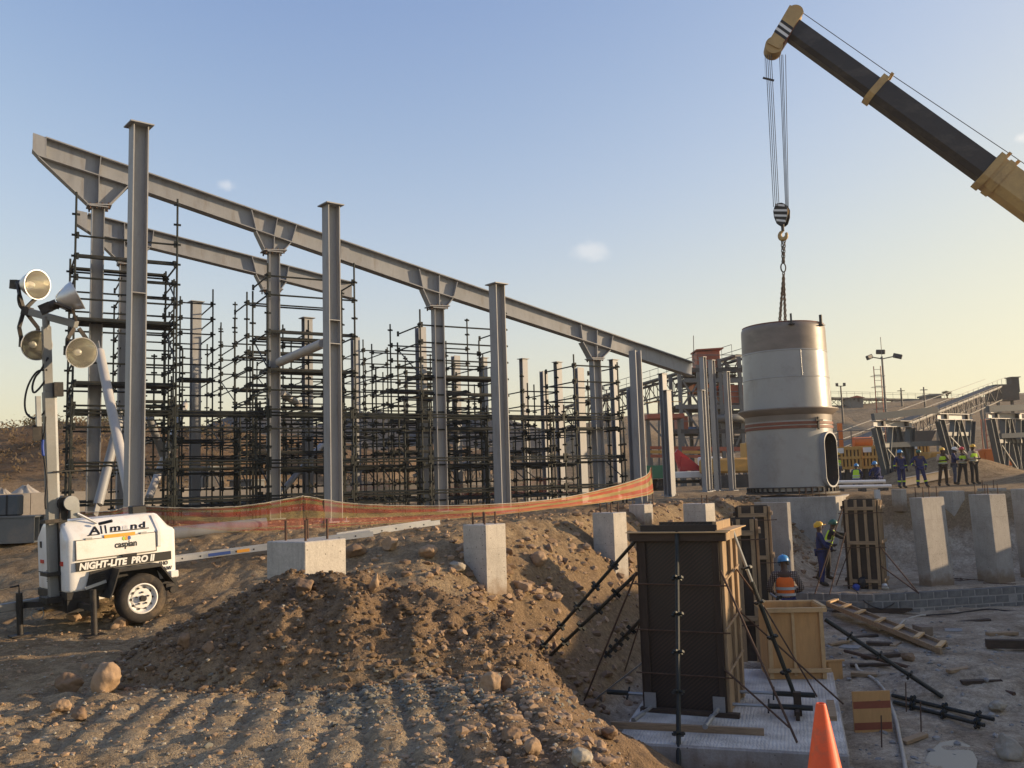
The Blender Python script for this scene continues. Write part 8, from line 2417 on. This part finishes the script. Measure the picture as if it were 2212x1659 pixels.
# ------------------------------------------------------------------ loose stones and clods (nobody could count them)
def scatter(name, label, cat, mat, pts, seed, shapes=10, sub=1, amp=0.25, cut=True):
    rr = random.Random(seed)
    sh = []
    for k in range(shapes):
        m = MB().rock((0, 0, 0), (1, 0.85, 0.7), seed * 100 + k, sub, amp, None, cut)
        sh.append((np.array([tuple(v) for v in m.v]), np.array(m.f)))
    V, Fc = [], []; off = 0
    for x, y, s, sink in pts:
        v, f = sh[rr.randrange(shapes)]
        a = rr.uniform(0, 6.28); c_, s_ = math.cos(a), math.sin(a)
        sc = np.array([s * rr.uniform(0.8, 1.3), s * rr.uniform(0.7, 1.1), s * rr.uniform(0.6, 1.1)])
        w = v * sc
        w = np.stack([w[:, 0] * c_ - w[:, 1] * s_, w[:, 0] * s_ + w[:, 1] * c_, w[:, 2]], 1)
        V.append((w, x, y, s * sink)); Fc.append(f + off); off += len(v)
    xs = np.array([q[1] for q in V]); ys = np.array([q[2] for q in V])
    zs = terrain(xs, ys, True)[0]
    co = np.concatenate([w + np.array([x, y, z + d]) for (w, x, y, d), z in zip(V, zs)])
    fa = np.concatenate(Fc)
    me = bpy.data.meshes.new(name)
    me.vertices.add(len(co)); me.vertices.foreach_set('co', co.ravel())
    me.loops.add(fa.size); me.loops.foreach_set('vertex_index', fa.ravel().astype(np.int32))
    me.polygons.add(len(fa)); me.polygons.foreach_set('loop_start', np.arange(len(fa)) * 3)
    me.update(calc_edges=True)
    me.shade_smooth()
    if cut: sharp(me, 0.6)
    me.materials.append(MATS[mat])
    return tag(link(name, me), label, cat, None, 'stuff')
def rand_pts(n, fn, seed, smin, smax, sink=0.15, power=2.5):
    rr = random.Random(seed); out = []
    while len(out) < n:
        x, y = fn(rr)
        out.append((x, y, smin + (smax - smin) * rr.random() ** power, sink))
    return out
def on_heap(r):
    while True:
        a, q = r.uniform(0, 6.28), math.sqrt(r.random())
        x, y = -1.95 + 2.5 * q * math.cos(a), 10.1 + 1.8 * q * math.sin(a)
        return x, y
def near_ground(r):
    y = 4.2 + 9 * r.random() ** 1.3
    return r.uniform(-0.62, 0.12) * y * 0.95, y
def slope_pts(r):
    k = r.randrange(3, 9); (ax, ay), (bx, by) = PIT_TOP[k], PIT_TOP[k + 1]
    t = r.random(); d = r.gauss(1.0, 0.9)
    nx_, ny_ = (by - ay), -(bx - ax); L_ = math.hypot(nx_, ny_)
    return ax + (bx - ax) * t + nx_ / L_ * d, ay + (by - ay) * t + ny_ / L_ * d
def lip_pts(r):
    y = r.uniform(4.6, 9.5)
    return r.gauss(0.15 - (y - 5.5) * 0.12, 0.45), y
def back_ground(r):
    y = r.uniform(12.8, 24)
    return r.uniform(-0.5, 0.05) * y + 0.5, y
def pit_floor(r):
    return r.uniform(2.0, 11), r.uniform(10, 22)
scatter('soil_clods', 'brown clods of dug soil covering the heap', 'soil', 'clod', rand_pts(6500, on_heap, 1, 0.006, 0.05, 0.0, 4.0), 1, sub=2, amp=0.6, cut=False)
scatter('soil_crumbs', 'brown crumbs of soil spilled round the heap', 'soil', 'rock_brown', rand_pts(1100, on_heap, 2, 0.008, 0.055, 0.1, 4), 2)
scatter('pebbles', 'tan pebbles over the tracked near ground', 'pebbles', 'rock_tan', rand_pts(9000, near_ground, 3, 0.004, 0.038, 0.1, 5), 3)
scatter('pale_pebbles', 'pale pebbles over the tracked near ground', 'pebbles', 'rock_pale', rand_pts(6000, near_ground, 4, 0.004, 0.028, 0.1, 5), 4)
scatter('crushed_stone', 'pale crushed stone in front of the heap', 'gravel', 'gravel_grey', rand_pts(1500, lambda r: (r.gauss(-0.9, 0.65), r.gauss(8.0, 0.55)), 5, 0.008, 0.04, 0.1, 2.8), 5)
scatter('slope_stones', 'tan stones strewn down the slope into the pit', 'stones', 'rock_tan', rand_pts(2600, slope_pts, 6, 0.015, 0.13, 0.1, 4), 6)
scatter('slope_rubble', 'brown rubble strewn down the slope into the pit', 'stones', 'rock_brown', rand_pts(1900, slope_pts, 7, 0.015, 0.16, 0.1, 4), 7)
scatter('lip_stones', 'stones along the near lip of the pit', 'stones', 'rock_tan', rand_pts(1200, lip_pts, 8, 0.008, 0.065, 0.15, 4), 8)
scatter('yard_stones', 'stones over the ground around the column bases', 'stones', 'rock_tan', rand_pts(2000, back_ground, 9, 0.012, 0.09, 0.1, 4), 9)
scatter('floor_rubble', 'small rubble over the pit floor', 'rubble', 'concrete_grey', rand_pts(1300, pit_floor, 10, 0.012, 0.08, 0.15, 4), 10)

# ------------------------------------------------------------------ evening dust in the air
hm = bpy.data.materials.new('haze')
hm.use_nodes = True
hn = hm.node_tree.nodes
hn.remove(hn['Principled BSDF'])
hv = hn.new('ShaderNodeVolumePrincipled')
hv.inputs['Color'].default_value = (0.95, 0.92, 0.88, 1)
hv.inputs['Density'].default_value = 0.00042
hv.inputs['Anisotropy'].default_value = 0.3
hm.node_tree.links.new(hv.outputs[0], hn['Material Output'].inputs['Volume'])
MATS['haze'] = hm
hz_o = MB().box((0, 670, 13), (1820, 1480, 36)).build('haze', 'haze', None)
tag(hz_o, 'thin evening dust haze over the whole site', 'haze', None, 'stuff')
